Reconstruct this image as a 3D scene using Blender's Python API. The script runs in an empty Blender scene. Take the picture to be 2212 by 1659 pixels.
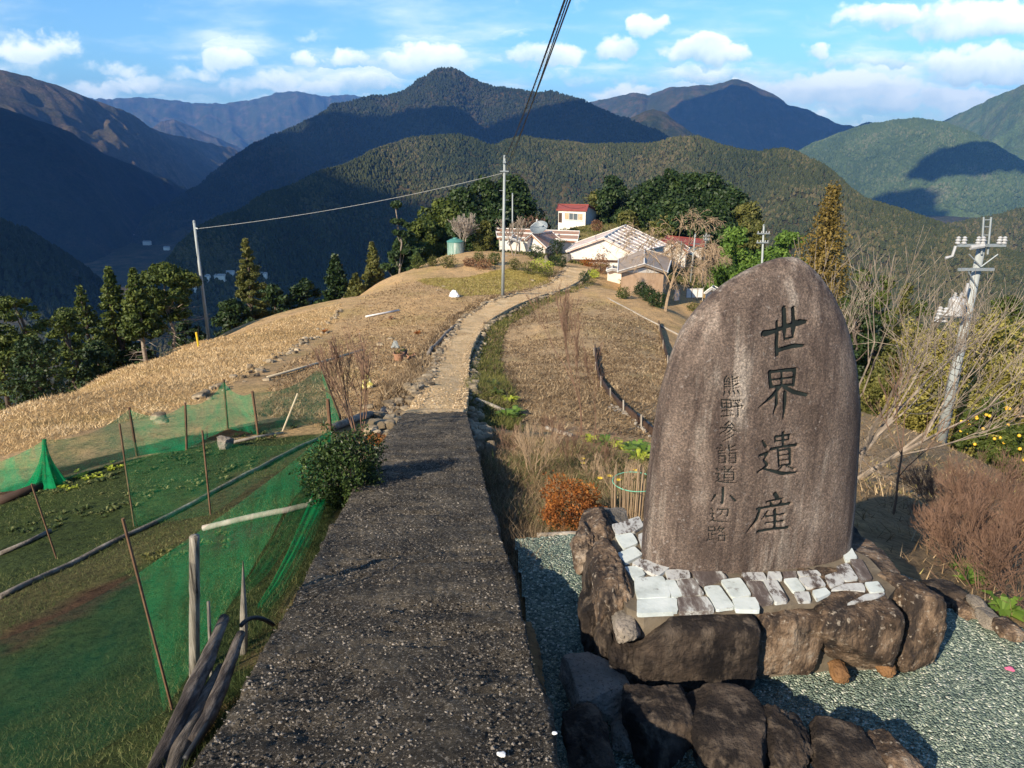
import bpy, math, random
import numpy as np
from mathutils import Vector, Matrix
random.seed(7); RNG = np.random.default_rng(7)
R = math.radians
sc = bpy.context.scene
COL = sc.collection

# ------------------------------------------------------------------ camera
PITCH = R(18.9); SP, CP = math.sin(PITCH), math.cos(PITCH)
FX = 1600.0                                   # focal length in units of a 2212 px wide frame
cam_d = bpy.data.cameras.new('camera'); cam = bpy.data.objects.new('camera', cam_d); COL.objects.link(cam)
cam.location = (0, 0, 0); cam.rotation_euler = (R(90) - PITCH, 0, 0)
cam_d.sensor_width = 36; cam_d.lens = 36 * FX / 2212; cam_d.clip_start = .05; cam_d.clip_end = 60000
sc.camera = cam

def ray(px, py):
    u = (px - 1106) / FX; v = (py - 829.5) / FX
    return np.array([u, CP - v * SP, -(SP + v * CP)])
def at(px, py, fwd):
    d = ray(px, py); return d * (fwd / d[1])
def atz(px, py, z):
    d = ray(px, py); return d * (z / d[2])

# ------------------------------------------------------------------ light
SUN_EL, SUN_AZ = R(30), R(40)                 # the sun stands behind the viewer, to the left
TO_SUN = np.array([-math.sin(SUN_AZ) * math.cos(SUN_EL), -math.cos(SUN_AZ) * math.cos(SUN_EL), math.sin(SUN_EL)])
sd = bpy.data.lights.new('sun', 'SUN'); so = bpy.data.objects.new('sun', sd); COL.objects.link(so)
sd.energy = 5.0; sd.angle = R(.5); sd.color = (1, .87, .68)
so.rotation_euler = Vector(TO_SUN).to_track_quat('Z', 'Y').to_euler()
SKY = 0.06
sc.view_settings.view_transform = 'Standard'; sc.view_settings.look = 'None'
sc.view_settings.exposure = 0.75; sc.view_settings.gamma = 1

def build_world():
    w = bpy.data.worlds.new('World'); sc.world = w; w.use_nodes = True
    nt = w.node_tree; N = nt.nodes; L = nt.links; N.clear()
    out = N.new('ShaderNodeOutputWorld'); bg = N.new('ShaderNodeBackground'); L.new(bg.outputs[0], out.inputs[0])
    bg.inputs[1].default_value = SKY
    sky = N.new('ShaderNodeTexSky'); sky.sky_type = 'NISHITA'; sky.sun_disc = False
    sky.sun_elevation = SUN_EL; sky.sun_rotation = R(220); sky.altitude = 400; sky.air_density = 1.0; sky.dust_density = .6; sky.ozone_density = 2.2
    def M(op, a, b=None, c=None):
        n = N.new('ShaderNodeMath'); n.operation = op
        for i, x in enumerate((a, b, c)):
            if x is None: continue
            if isinstance(x, (int, float)): n.inputs[i].default_value = x
            else: L.new(x, n.inputs[i])
        return n.outputs[0]
    tc = N.new('ShaderNodeTexCoord'); sp = N.new('ShaderNodeSeparateXYZ'); L.new(tc.outputs['Generated'], sp.inputs[0])
    X, Y, Z = sp.outputs
    ys = M('MAXIMUM', Y, .02); u = M('DIVIDE', X, ys); v = M('DIVIDE', Z, ys)
    front = M('GREATER_THAN', Y, .1)
    def noise(scale, detail, sx=1, sy=1, off=0):
        cb = N.new('ShaderNodeCombineXYZ'); L.new(M('MULTIPLY', u, sx), cb.inputs[0]); L.new(M('MULTIPLY', v, sy), cb.inputs[1]); cb.inputs[2].default_value = off
        n = N.new('ShaderNodeTexNoise'); n.inputs['Scale'].default_value = scale; n.inputs['Detail'].default_value = detail; n.inputs['Roughness'].default_value = .55
        L.new(cb.outputs[0], n.inputs['Vector']); return n.outputs[0]
    # cumulus banks: centre and half size in the photograph's frame, turned into directions of the sky, amount
    C = [(500,132,62,34,1.1),(400,160,85,26,.8),(668,128,36,26,.95),(752,126,44,26,.95),(905,130,105,30,1.15),(215,195,70,20,1.0),(700,186,75,24,1.0),
         (800,182,60,22,.95),(1185,122,82,28,1.1),(1395,62,36,34,1.0),(1335,108,44,26,1.0),(1495,110,70,34,1.15),(1570,125,60,18,.8),(1770,113,36,18,.8),
         (1880,35,110,28,1.0),(2120,50,170,50,1.1),(2140,150,130,38,1.3),(1830,195,200,38,1.25),(1960,230,190,30,.9),(2060,225,150,36,1.0),(60,115,110,36,.8),(330,180,120,26,.7),(950,150,110,20,.6),(620,165,90,22,.6),(1250,165,120,20,.55),(1600,160,140,18,.5),(1900,130,160,22,.5),(2100,255,150,22,.9),(1500,215,60,16,.6),(240,150,140,18,.5),
         (20,150,190,40,.55),(560,190,190,24,.6),(1340,205,90,24,.95),(1700,270,140,24,.8),(120,105,70,26,.8),(660,72,34,14,.45),(1110,86,46,16,.45)]
    num = den = msk = None
    wob = M('MULTIPLY', M('SUBTRACT', noise(20, 6), .5), .085); wob2 = M('MULTIPLY', M('SUBTRACT', noise(24, 6, off=3.3), .5), .045)
    uu = M('ADD', u, wob); vv = M('ADD', v, wob2)
    for (px, py, a, b, k) in C:
        d = ray(px, py); u0 = d[0] / d[1]; v0 = d[2] / d[1]
        du = M('DIVIDE', M('SUBTRACT', uu, float(u0)), a / FX * 1.15); dv = M('DIVIDE', M('SUBTRACT', vv, float(v0)), b / FX * 1.15)
        # flat base, puffed top
        dvb = M('MULTIPLY', dv, M('ADD', M('MULTIPLY', M('LESS_THAN', dv, 0), .35), 1))
        q = M('MULTIPLY', M('MAXIMUM', M('SUBTRACT', 1.15, M('ADD', M('MULTIPLY', du, du), M('MULTIPLY', dvb, dvb))), 0), k)
        sh = M('MULTIPLY', q, dv)
        msk = q if msk is None else M('MAXIMUM', msk, q)
        num = sh if num is None else M('ADD', num, sh)
        den = q if den is None else M('ADD', den, q)
    shade = M('DIVIDE', num, M('MAXIMUM', den, .01))
    n1 = noise(17, 7, 1, 1.5, 5); n2 = noise(5, 6, 1, 4.5, 9)
    dens = M('MULTIPLY', M('SUBTRACT', M('ADD', msk, M('MULTIPLY', M('SUBTRACT', n1, .5), 2.3)), .26), 1.5)
    hor = M('MAXIMUM', M('SUBTRACT', 1, M('MULTIPLY', M('ABSOLUTE', M('SUBTRACT', v, .03)), 9)), 0)
    thin = M('MULTIPLY', M('MAXIMUM', M('SUBTRACT', n2, .42), 0), M('ADD', 1.8, M('MULTIPLY', hor, 4.0)))
    dens = M('MINIMUM', M('MAXIMUM', M('MAXIMUM', dens, thin), 0), 1)
    dens = M('MULTIPLY', dens, front)
    sm = M('MULTIPLY', M('MULTIPLY', dens, dens), M('SUBTRACT', 3, M('MULTIPLY', dens, 2)))
    lit = M('MINIMUM', M('MAXIMUM', M('ADD', M('ADD', M('MULTIPLY', shade, .95), .62), M('MULTIPLY', M('SUBTRACT', noise(22, 5, off=7.7), .5), 1.2)), 0), 1)
    cc = N.new('ShaderNodeMixRGB'); L.new(lit, cc.inputs[0]); cc.inputs[1].default_value = (5.2, 7.5, 8.4, 1); cc.inputs[2].default_value = (11.2, 11.9, 11.0, 1)
    # the clear sky, a little deeper blue as in the picture
    hs = N.new('ShaderNodeMixRGB'); hs.blend_type = 'MULTIPLY'; hs.inputs[0].default_value = 1; L.new(sky.outputs[0], hs.inputs[1]); hs.inputs[2].default_value = (.70, 1.12, 1.48, 1)
    mx = N.new('ShaderNodeMixRGB'); L.new(sm, mx.inputs[0]); L.new(hs.outputs[0], mx.inputs[1]); L.new(cc.outputs[0], mx.inputs[2])
    lowb = M('ADD', 1, M('MULTIPLY', .36, M('MINIMUM', M('MAXIMUM', M('SUBTRACT', 1.6, M('MULTIPLY', Z, 3)), 0), 1)))
    mm = N.new('ShaderNodeMixRGB'); mm.blend_type = 'MULTIPLY'; mm.inputs[0].default_value = 1; L.new(mx.outputs[0], mm.inputs[1]); L.new(lowb, mm.inputs[2]); L.new(mm.outputs[0], bg.inputs[0])
build_world()

# ------------------------------------------------------------------ numeric noise
def _h(ix, iy, iz, s):
    n = (ix * 374761393 + iy * 668265263 + iz * 2147483647 + s * 974634777) & 0xffffffff
    n = ((n ^ (n >> 13)) * 1274126177) & 0xffffffff
    n = n ^ (n >> 16)
    return (n & 0xffff) / 65535.0
def vn(p, s=0):
    p = np.asarray(p, float); i = np.floor(p).astype(np.int64); f = p - i; f = f * f * (3 - 2 * f)
    r = 0
    for dx in (0, 1):
        for dy in (0, 1):
            for dz in (0, 1):
                w = (f[:, 0] if dx else 1 - f[:, 0]) * (f[:, 1] if dy else 1 - f[:, 1]) * (f[:, 2] if dz else 1 - f[:, 2])
                r = r + w * _h(i[:, 0] + dx, i[:, 1] + dy, i[:, 2] + dz, s)
    return r * 2 - 1
def fbm(p, s=0, o=4, gain=.5):
    p = np.asarray(p, float); a = 1; r = 0; t = 0
    for k in range(o):
        r = r + a * vn(p * 2 ** k + 17.3 * k, s + k); t += a; a *= gain
    return r / t
def n2(x, y, sc_, s=0, o=4):
    x = np.atleast_1d(x).ravel(); y = np.atleast_1d(y).ravel()
    return fbm(np.stack([x * sc_, y * sc_, np.zeros_like(x)], 1), s, o)

# ------------------------------------------------------------------ object helpers
def tag(o, label=None, cat=None, group=None, kind=None):
    if label: o['label'] = label
    if cat: o['category'] = cat
    if group: o['group'] = group
    if kind: o['kind'] = kind
    return o
def thing(name, label, cat, loc=(0, 0, 0), group=None, rz=0):
    o = bpy.data.objects.new(name, None); COL.objects.link(o); o.location = tuple(float(c) for c in loc); o.rotation_euler = (0, 0, rz); o.empty_display_size = .2
    return tag(o, label, cat, group)
def link_mesh(name, me, mat, parent=None, loc=None):
    o = bpy.data.objects.new(name, me); COL.objects.link(o)
    if mat is not None:
        for m in (mat if isinstance(mat, (list, tuple)) else [mat]): me.materials.append(m)
    if loc is not None: o.location = tuple(float(c) for c in loc)
    if parent is not None:
        o.parent = parent
    return o
def npmesh(name, V, F, mat, parent=None, tint=None, rgb=None, smooth=False, origin=None, label=None, cat=None, group=None, kind=None, mi=None):
    """V (n,3) world coordinates, F (m,k) equal-sized faces. Stored relative to the parent (or to origin)."""
    V = np.asarray(V, np.float64)
    o0 = np.array(parent.location) if parent is not None else (np.array(origin, float) if origin is not None else V.mean(0) * 0)
    if parent is not None and parent.parent is not None: o0 = o0 + np.array(parent.parent.location)
    F = np.asarray(F, np.int32); m, k = F.shape
    me = bpy.data.meshes.new(name)
    me.vertices.add(len(V)); me.vertices.foreach_set('co', (V - o0).astype(np.float32).ravel())
    me.loops.add(m * k); me.loops.foreach_set('vertex_index', F.ravel())
    me.polygons.add(m); me.polygons.foreach_set('loop_start', np.arange(0, m * k, k, dtype=np.int32))
    if mi is not None: me.polygons.foreach_set('material_index', np.asarray(mi, np.int32))
    me.polygons.foreach_set('use_smooth', np.full(m, smooth))
    if tint is not None:
        tint = np.asarray(tint, np.float32)
        a = me.attributes.new('tint', 'FLOAT', 'FACE' if len(tint) == m else 'POINT'); a.data.foreach_set('value', tint)
    if rgb is not None:
        a = me.attributes.new('zone', 'FLOAT_COLOR', 'POINT'); c = np.ones((len(V), 4), np.float32); c[:, :3] = rgb; a.data.foreach_set('color', c.ravel())
    me.update(calc_edges=True); me.validate()
    o = link_mesh(name, me, mat, parent)
    if parent is None and origin is not None: o.location = tuple(float(c) for c in origin)
    tag(o, label, cat, group, kind)
    return o
class MB:
    """collects boxes, prisms, tubes; build() links them as one mesh, world coordinates in"""
    def __init__(s): s.v = []; s.f = []
    def add(s, vs, fs):
        b = len(s.v); s.v += [tuple(float(c) for c in q) for q in vs]; s.f += [tuple(b + i for i in f) for f in fs]; return s
    def box(s, c, size, rz=0, ax=None):
        hx, hy, hz = [q / 2 for q in size]
        m = Matrix.Rotation(rz, 3, 'Z') if ax is None else ax
        vs = [Vector(c) + m @ Vector((x * hx, y * hy, z * hz)) for x in (-1, 1) for y in (-1, 1) for z in (-1, 1)]
        return s.add(vs, [(0, 1, 3, 2), (4, 6, 7, 5), (0, 4, 5, 1), (2, 3, 7, 6), (0, 2, 6, 4), (1, 5, 7, 3)])
    def tube(s, pts, rad, n=8, cap=True):
        pts = [Vector([float(c) for c in q]) for q in pts]
        rad = [rad] * len(pts) if isinstance(rad, (int, float)) else list(rad)
        vs = []; up = None
        for i, q in enumerate(pts):
            t = (pts[min(i + 1, len(pts) - 1)] - pts[max(i - 1, 0)]).normalized()
            if up is None: up = Vector((0, 0, 1)) if abs(t.z) < .9 else Vector((1, 0, 0))
            a = t.cross(up).normalized(); b = a.cross(t).normalized(); up = b
            for k in range(n):
                w = 2 * math.pi * k / n; vs.append(q + (a * math.cos(w) + b * math.sin(w)) * rad[i])
        fs = [(i * n + k, i * n + (k + 1) % n, (i + 1) * n + (k + 1) % n, (i + 1) * n + k) for i in range(len(pts) - 1) for k in range(n)]
        if cap: fs += [tuple(range(n))[::-1], tuple((len(pts) - 1) * n + k for k in range(n))]
        return s.add(vs, fs)
    def prism(s, poly, dvec):
        n = len(poly); a = [Vector([float(c) for c in q]) for q in poly]; d = Vector([float(c) for c in dvec])
        return s.add(a + [q + d for q in a], [tuple(range(n)), tuple(range(2 * n - 1, n - 1, -1))] + [(i, i + n, (i + 1) % n + n, (i + 1) % n) for i in range(n)])
    def lathe(s, c, prof, n=24):
        vs = []; 
        for r, z in prof:
            for k in range(n): w = 2 * math.pi * k / n; vs.append((c[0] + r * math.cos(w), c[1] + r * math.sin(w), c[2] + z))
        fs = [(i * n + k, i * n + (k + 1) % n, (i + 1) * n + (k + 1) % n, (i + 1) * n + k) for i in range(len(prof) - 1) for k in range(n)]
        fs += [tuple(range(n))[::-1], tuple((len(prof) - 1) * n + k for k in range(n))]
        return s.add(vs, fs)
    def build(s, name, mat, parent=None, smooth=False, label=None, cat=None, group=None, kind=None, origin=None):
        o0 = Vector((0, 0, 0))
        if parent is not None:
            o0 = parent.location.copy()
            if parent.parent is not None: o0 += parent.parent.location
        elif origin is not None: o0 = Vector([float(c) for c in origin])
        me = bpy.data.meshes.new(name); me.from_pydata([tuple(Vector(q) - o0) for q in s.v], [], s.f); me.update()
        import bmesh
        bm = bmesh.new(); bm.from_mesh(me); bmesh.ops.recalc_face_normals(bm, faces=bm.faces); bm.to_mesh(me); bm.free()
        if smooth: me.polygons.foreach_set('use_smooth', [True] * len(me.polygons))
        o = link_mesh(name, me, mat, parent)
        if parent is None and origin is not None: o.location = o0
        return tag(o, label, cat, group, kind)

# ------------------------------------------------------------------ materials
def mat_base(name, rough=.8, spec=.3):
    m = bpy.data.materials.new(name); m.use_nodes = True; nt = m.node_tree
    b = nt.nodes['Principled BSDF']; b.inputs['Roughness'].default_value = rough
    b.inputs['Specular IOR Level'].default_value = spec
    return m, nt, b
def ramp(nt, fac, stops):
    r = nt.nodes.new('ShaderNodeValToRGB'); e = r.color_ramp.elements
    while len(e) < len(stops): e.new(.5)
    for i, (p, c) in enumerate(stops): e[i].position = p; e[i].color = (*c, 1)
    nt.links.new(fac, r.inputs[0]); return r.outputs[0]
def tnoise(nt, scale, detail=6, rough=.6, stretch=None, off=0, kind='noise', coord='Object'):
    tc = nt.nodes.new('ShaderNodeTexCoord'); mp = nt.nodes.new('ShaderNodeMapping'); nt.links.new(tc.outputs[coord], mp.inputs[0])
    if stretch: mp.inputs['Scale'].default_value = stretch
    mp.inputs['Location'].default_value = (off, off * 1.7, off * .6)
    if kind == 'noise':
        n = nt.nodes.new('ShaderNodeTexNoise'); n.inputs['Detail'].default_value = detail; n.inputs['Roughness'].default_value = rough
    else:
        n = nt.nodes.new('ShaderNodeTexVoronoi')
    n.inputs['Scale'].default_value = scale; nt.links.new(mp.outputs[0], n.inputs['Vector'])
    return n.outputs[0] if kind in ('noise', 'vdist') else n.outputs['Color']
def mixc(nt, fac, a, b, mode='MIX'):
    n = nt.nodes.new('ShaderNodeMixRGB'); n.blend_type = mode
    for i, x in enumerate((fac, a, b)):
        if isinstance(x, (int, float)): n.inputs[i].default_value = x
        elif isinstance(x, tuple): n.inputs[i].default_value = (*x, 1)
        else: nt.links.new(x, n.inputs[i])
    return n.outputs[0]
def bump(nt, b, h, strength=.5, dist=.02):
    n = nt.nodes.new('ShaderNodeBump'); n.inputs['Strength'].default_value = strength; n.inputs['Distance'].default_value = dist
    nt.links.new(h, n.inputs['Height']); nt.links.new(n.outputs[0], b.inputs['Normal']); return n
def nm(name, stops, scale=3, detail=8, rough=.85, bs=None, bstr=.5, bdist=.02, stretch=None, nrough=.62, spec=.25, speck=None, layer=None):
    """noise material; speck = (scale, lo, hi, color) bright or dark grains; layer = (scale, lo, hi, color, stretch) blotches"""
    m, nt, b = mat_base(name, rough, spec)
    f = tnoise(nt, scale, detail, nrough, stretch); c = ramp(nt, f, stops)
    if layer:
        g = tnoise(nt, layer[0], 7, .65, layer[4] if len(layer) > 4 else None, off=5.1)
        c = mixc(nt, ramp(nt, g, [(layer[1], (0, 0, 0)), (layer[2], (1, 1, 1))]), c, layer[3])
    if speck:
        g = tnoise(nt, speck[0], 2, .7, None, off=2.3)
        c = mixc(nt, ramp(nt, g, [(speck[1], (0, 0, 0)), (speck[2], (1, 1, 1))]), c, speck[3])
    nt.links.new(c, b.inputs['Base Color'])
    if bs: bump(nt, b, tnoise(nt, bs, 8, .65, stretch, off=1.1), bstr, bdist)
    return m
def plain(name, col, rough=.5, metal=0, var=.15, scale=6, spec=.4):
    m, nt, b = mat_base(name, rough, spec); b.inputs['Metallic'].default_value = metal
    c = ramp(nt, tnoise(nt, scale, 5), [(.3, tuple(q * (1 - var) for q in col)), (.7, tuple(min(1, q * (1 + var)) for q in col))])
    nt.links.new(c, b.inputs['Base Color']); return m
def leafmat(name, lo, mid, hi, rough=.6, trans=.25, nscale=.8):
    """foliage: each leaf face carries its own tint, plus a slow change over the plant"""
    m, nt, b = mat_base(name, rough, .25)
    a = nt.nodes.new('ShaderNodeAttribute'); a.attribute_name = 'tint'
    f = nt.nodes.new('ShaderNodeMath'); f.operation = 'MULTIPLY_ADD'; nt.links.new(a.outputs['Fac'], f.inputs[0]); f.inputs[1].default_value = .65
    g = nt.nodes.new('ShaderNodeMath'); g.operation = 'MULTIPLY_ADD'; nt.links.new(tnoise(nt, nscale, 4), g.inputs[0]); g.inputs[1].default_value = 1.1; g.inputs[2].default_value = -.38
    nt.links.new(g.outputs[0], f.inputs[2])
    c = ramp(nt, f.outputs[0], [(.05, lo), (.5, mid), (.95, hi)])
    nt.links.new(c, b.inputs['Base Color'])
    if trans:
        t = nt.nodes.new('ShaderNodeBsdfTranslucent'); nt.links.new(c, t.inputs[0])
        mx = nt.nodes.new('ShaderNodeMixShader'); mx.inputs[0].default_value = trans
        out = [n for n in nt.nodes if n.type == 'OUTPUT_MATERIAL'][0]
        nt.links.new(b.outputs[0], mx.inputs[1]); nt.links.new(t.outputs[0], mx.inputs[2]); nt.links.new(mx.outputs[0], out.inputs[0])
    return m
# ------------------------------------------------------------------ the lie of the land
SLAB = [(1659,400,1215,1.68),(1500,505,1180,2.11),(1400,565,1150,2.5),(1250,650,1115,3.26),(1100,735,1065,4.75),(1000,795,1040,6.4),(940,835,1022,8.5),(888,880,1007,12.0)]
DIRT = [(888,880,1007,12.0),(850,905,1012,14.5),(800,935,1013,19.5),(760,950,1018,24.5),(725,972,1034,30),(690,1000,1062,35.5),(660,1045,1115,40.5),(640,1110,1165,45),(625,1165,1215,50),(608,1200,1250,55),(592,1213,1266,60),(580,1225,1272,64)]
def edge_pts(rows): return [(at(l, y, f), at(r, y, f)) for y, l, r, f in rows]
SE = edge_pts(SLAB); DE = edge_pts(DIRT)
_e = (SE[-1][0] - SE[-2][0]); SE.append((SE[-1][0] + _e * .25 - [0, 0, .05], SE[-1][1] + (SE[-1][1] - SE[-2][1]) * .25 - [0, 0, .05]))
SE = [(np.array([-.80, -8, .90]), np.array([.15, -8, .90])), (np.array([-.86, -.5, -1.17]), np.array([.12, -.5, -1.17]))] + SE
GZ = -2.45
CP_ = []
def cp(px, py, f, dz=0): q = at(px, py, f); CP_.append((q[0], q[1], q[2] + dz))
for l, r in SE:
    c = (l + r) / 2; CP_.append((c[0], c[1], c[2] - .2)); CP_.append((l[0] - .12, l[1], l[2] - .22)); 
for l, r in SE[6:]: CP_.append((r[0] + .15, r[1], r[2] - .28))
for l, r in DE[1:]:
    c = (l + r) / 2; CP_.append(tuple(c)); CP_.append((l[0] - .35, l[1], l[2] + .05)); CP_.append((r[0] + .5, r[1], r[2] - .28))
for x, y in [(.15,3),(.15,1.5),(1.5,2.5),(2.55,3.1),(1,4.1),(2.25,3.65),(.05,4.0),(3,2),(2,1),(.3,.3)]: CP_.append((x, y, GZ - .03))
for a in [(0,1659,2.49),(300,1500,2.8),(0,1380,3.86),(0,1100,7.2),(0,960,11.2),(0,890,15),(200,822,24),(350,772,32),(450,742,42),(600,700,48),(730,660,52),
          (830,602,60),(900,577,66),(950,557,70),(1190,600,56),(1010,600,57),(450,1000,8),(480,960,9),(735,900,11),(270,900,13.5),(500,830,17),(620,760,26),(850,770,23),
          (790,820,18),(980,640,42),(820,680,38),(700,730,33),(550,1250,3.9),(450,1100,6.2),(120,1200,5.6),(300,1300,4.2),(600,1100,5.5),
          (1150,900,14),(1350,900,14.5),(1400,950,14),(1300,700,34),(1200,700,33),(1450,680,42),(1500,700,48),(1420,760,30),(1440,800,24),(1100,1000,7.7),(1350,1000,8),
          (1200,1130,5),(1380,1050,6.5),(1250,850,17),(1380,640,47),(1270,625,50),(1440,665,57),(1560,650,65),(1300,585,66),(1240,565,72),(1150,550,83),(985,549,72),
          (1240,492,125),(1350,505,112),(1450,505,125),(1250,505,105),(1500,555,92),(1080,545,86),(1600,560,110),
          (1900,1050,8),(1900,950,17),(1900,905,24),(1990,960,25),(2045,975,26),(2200,1040,19),(2120,1010,23),(2200,1200,6),(2100,1150,7),(2000,1100,10),(2212,1350,3.45),(2212,1280,4.6)]: cp(*a)
for q in [(-3,-3,-1.2),(3,-3,-1.3),(0,-15,2.3),(-15,-15,-3),(15,-15,-2),(-12,6,-6.4),(-20,10,-13),(-26,0,-18),(-17,18,-11),(-22,27,-17),(-28,38,-24),(-27,48,-22),(-24,58,-24),(-19,66,-21),(-14,76,-19),
          (-35,20,-27),(-45,50,-45),(-30,75,-34),(-20,95,-26),(-10,130,-30),(-90,60,-95),(-150,60,-160),(-80,-20,-60),(-150,-20,-140),(-60,130,-75),(-150,220,-170),(0,225,-75),(-150,140,-150),
          (6,4,-3.9),(10,6,-6),(8,0,-3.6),(12,-3,-5),(16,12,-10),(22,20,-14.5),(24,30,-17),(30,10,-18),(20,38,-17.5),(24,50,-20),(30,70,-24),(40,30,-30),(60,60,-48),(90,20,-72),(60,-20,-40),(150,30,-130),(150,-20,-120),
          (60,100,-50),(55,130,-50),(90,160,-85),(150,220,-150),(150,110,-130),(20,160,-30),(45,160,-45),(34,95,-24),(10,100,-16.5)]: CP_.append(q)
CP_ = np.array(CP_, float)
_C = 1.2
def _phi(d2): return np.sqrt(d2 + _C * _C)
_n = len(CP_); _A = np.zeros((_n + 3, _n + 3)); _d = ((CP_[:, None, :2] - CP_[None, :, :2]) ** 2).sum(2)
_A[:_n, :_n] = _phi(_d) + np.eye(_n) * (-.04); _A[:_n, _n] = 1; _A[:_n, _n + 1:] = CP_[:, :2]; _A[_n, :_n] = 1; _A[_n + 1:, :_n] = CP_[:, :2].T
_W = np.linalg.solve(_A, np.concatenate([CP_[:, 2], [0, 0, 0]]))
def _inpoly(x, y, P):
    r = np.zeros(len(x), bool); n = len(P)
    for i in range(n):
        x1, y1 = P[i]; x2, y2 = P[(i + 1) % n]
        if y1 == y2: continue
        c = ((y1 > y) != (y2 > y)) & (x < (x2 - x1) * (y - y1) / (y2 - y1) + x1); r ^= c
    return r
PAD = [(0.17, .2), (.17, 2.0), (.1, 3.0), (.02, 4.12), (.45, 4.2), (1.2, 4.05), (2.28, 3.74), (2.66, 3.22), (3.2, 2.5), (4.6, .8), (4.6, .2)]
SLABP = [(l[0] - .02, l[1]) for l, r in SE] + [(r[0] + .03, r[1]) for l, r in SE[::-1]]
SLY = np.array([l[1] for l, r in SE]); SLZ = np.array([l[2] for l, r in SE])
def G0(x, y):
    x = np.atleast_1d(np.asarray(x, float)).ravel(); y = np.atleast_1d(np.asarray(y, float)).ravel(); out = np.empty(len(x))
    for s in range(0, len(x), 20000):
        e = slice(s, s + 20000); d = (x[e, None] - CP_[None, :, 0]) ** 2 + (y[e, None] - CP_[None, :, 1]) ** 2
        out[e] = _phi(d) @ _W[:_n] + _W[_n] + _W[_n + 1] * x[e] + _W[_n + 2] * y[e]
    return out
def G(x, y, rough=True):
    x = np.atleast_1d(np.asarray(x, float)).ravel(); y = np.atleast_1d(np.asarray(y, float)).ravel()
    z = G0(x, y)
    if rough:
        z = z + n2(x, y, 1.3, 3, 3) * .035 + n2(x, y, .28, 5, 3) * .10 * np.clip((y - 6) / 10, 0, 1)
    m = _inpoly(x, y, PAD); z[m] = GZ - .06
    m = _inpoly(x, y, SLABP); z[m] = np.minimum(z[m], np.interp(y[m], SLY, SLZ) - .16)
    return z
def g1(x, y): return float(G([x], [y])[0])
def hit(px, py, f0=1.2, f1=260):
    d = ray(px, py); f = f0 * (f1 / f0) ** np.linspace(0, 1, 700); P = d[None, :] * (f / d[1])[:, None]
    z = G(P[:, 0], P[:, 1]); b = P[:, 2] < z
    i = int(np.argmax(b)) if b.any() else len(f) - 1
    if i == 0: return P[0]
    a, c = P[i - 1], P[i]; za, zc = z[i - 1], z[i]; t = (a[2] - za) / max(1e-9, (a[2] - za) + (zc - c[2])); t = min(max(t, 0), 1)
    q = a * (1 - t) + c * t; q[2] = za * (1 - t) + zc * t; return q
def gp(px, py): return hit(px, py)
def wp(px, py): q = hit(px, py); return (q[0], q[1])

# colour zones of the soil, in world coordinates (albedo)
ZONES = [  # polygon outlines given where the boundaries lie on the ground
  ('straw', [(0,985),(120,955),(300,905),(450,860),(560,795),(640,745),(735,690),(738,655),(600,690),(450,735),(200,812),(0,880)]),
  ('lawn', [(1000,640),(1100,632),(1200,612),(1160,590),(1100,580),(1000,600),(900,605)]),
  ('garden', [(-260,1659),(390,1659),(575,1400),(695,1200),(770,1040),(740,960),(712,940),(560,945),(430,960),(200,1015),(-60,1100),(-260,1200)]),
  ('soilrow', [(0,1440),(290,1258),(240,1240),(0,1372)]),
  ('soilrow', [(340,1205),(500,1190),(620,1120),(430,1150)]),
  ('soilrow', [(0,1090),(200,1010),(420,960),(650,920),(650,905),(400,940),(0,1060)]),
  ('row', [(-200,1385),(0,1290),(330,1130),(700,945),(700,985),(440,1140),(0,1375),(-200,1480)]),
  ('bed', [(1060,1170),(1045,1000),(1030,930),(1250,960),(1400,1000),(1420,1180),(1250,1165)]),
  ('field', [(1030,900),(1030,760),(1130,660),(1260,640),(1420,700),(1450,800),(1410,950),(1250,935)]),
  ('kaki', [(1860,890),(2040,900),(2212,1020),(2212,1380),(1990,1250),(1850,1150)]),
]
ALB = dict(base=(.49,.335,.18), straw=(.46,.31,.15), lawn=(.36,.27,.08), garden=(.055,.078,.026), soilrow=(.085,.05,.03), row=(.11,.10,.045), bed=(.075,.052,.028), field=(.44,.315,.185), kaki=(.36,.255,.15))
def zone_rgb(x, y):
    c = np.tile(np.array(ALB['base']), (len(x), 1)); wx = x + n2(x, y, 1.1, 31, 3) * .18; wy = y + n2(x, y, 1.1, 37, 3) * .25
    far = np.sqrt(x * x + y * y)
    jit = n2(x, y, .15, 33, 3) * 6; k = np.clip(np.maximum.reduce([(-20 - x + jit * .4) / 4, (x - 19 + jit * .4) / 5, (y - 72 + jit) / 8]), 0, 1)[:, None]; o_ = np.where((np.abs(x + jit * .5 - 2) < 22)[:, None] & (y > 60)[:, None] & (y < 140)[:, None], np.array([[.20, .165, .075]]), np.array([[.08, .07, .03]])); c = c * (1 - k) + o_ * k
    for nme, P in ZP: c[_inpoly(wx, wy, P)] = ALB[nme]
    return c
ZP = [(nme, [wp(*q) for q in P]) for nme, P in ZONES]

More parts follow.
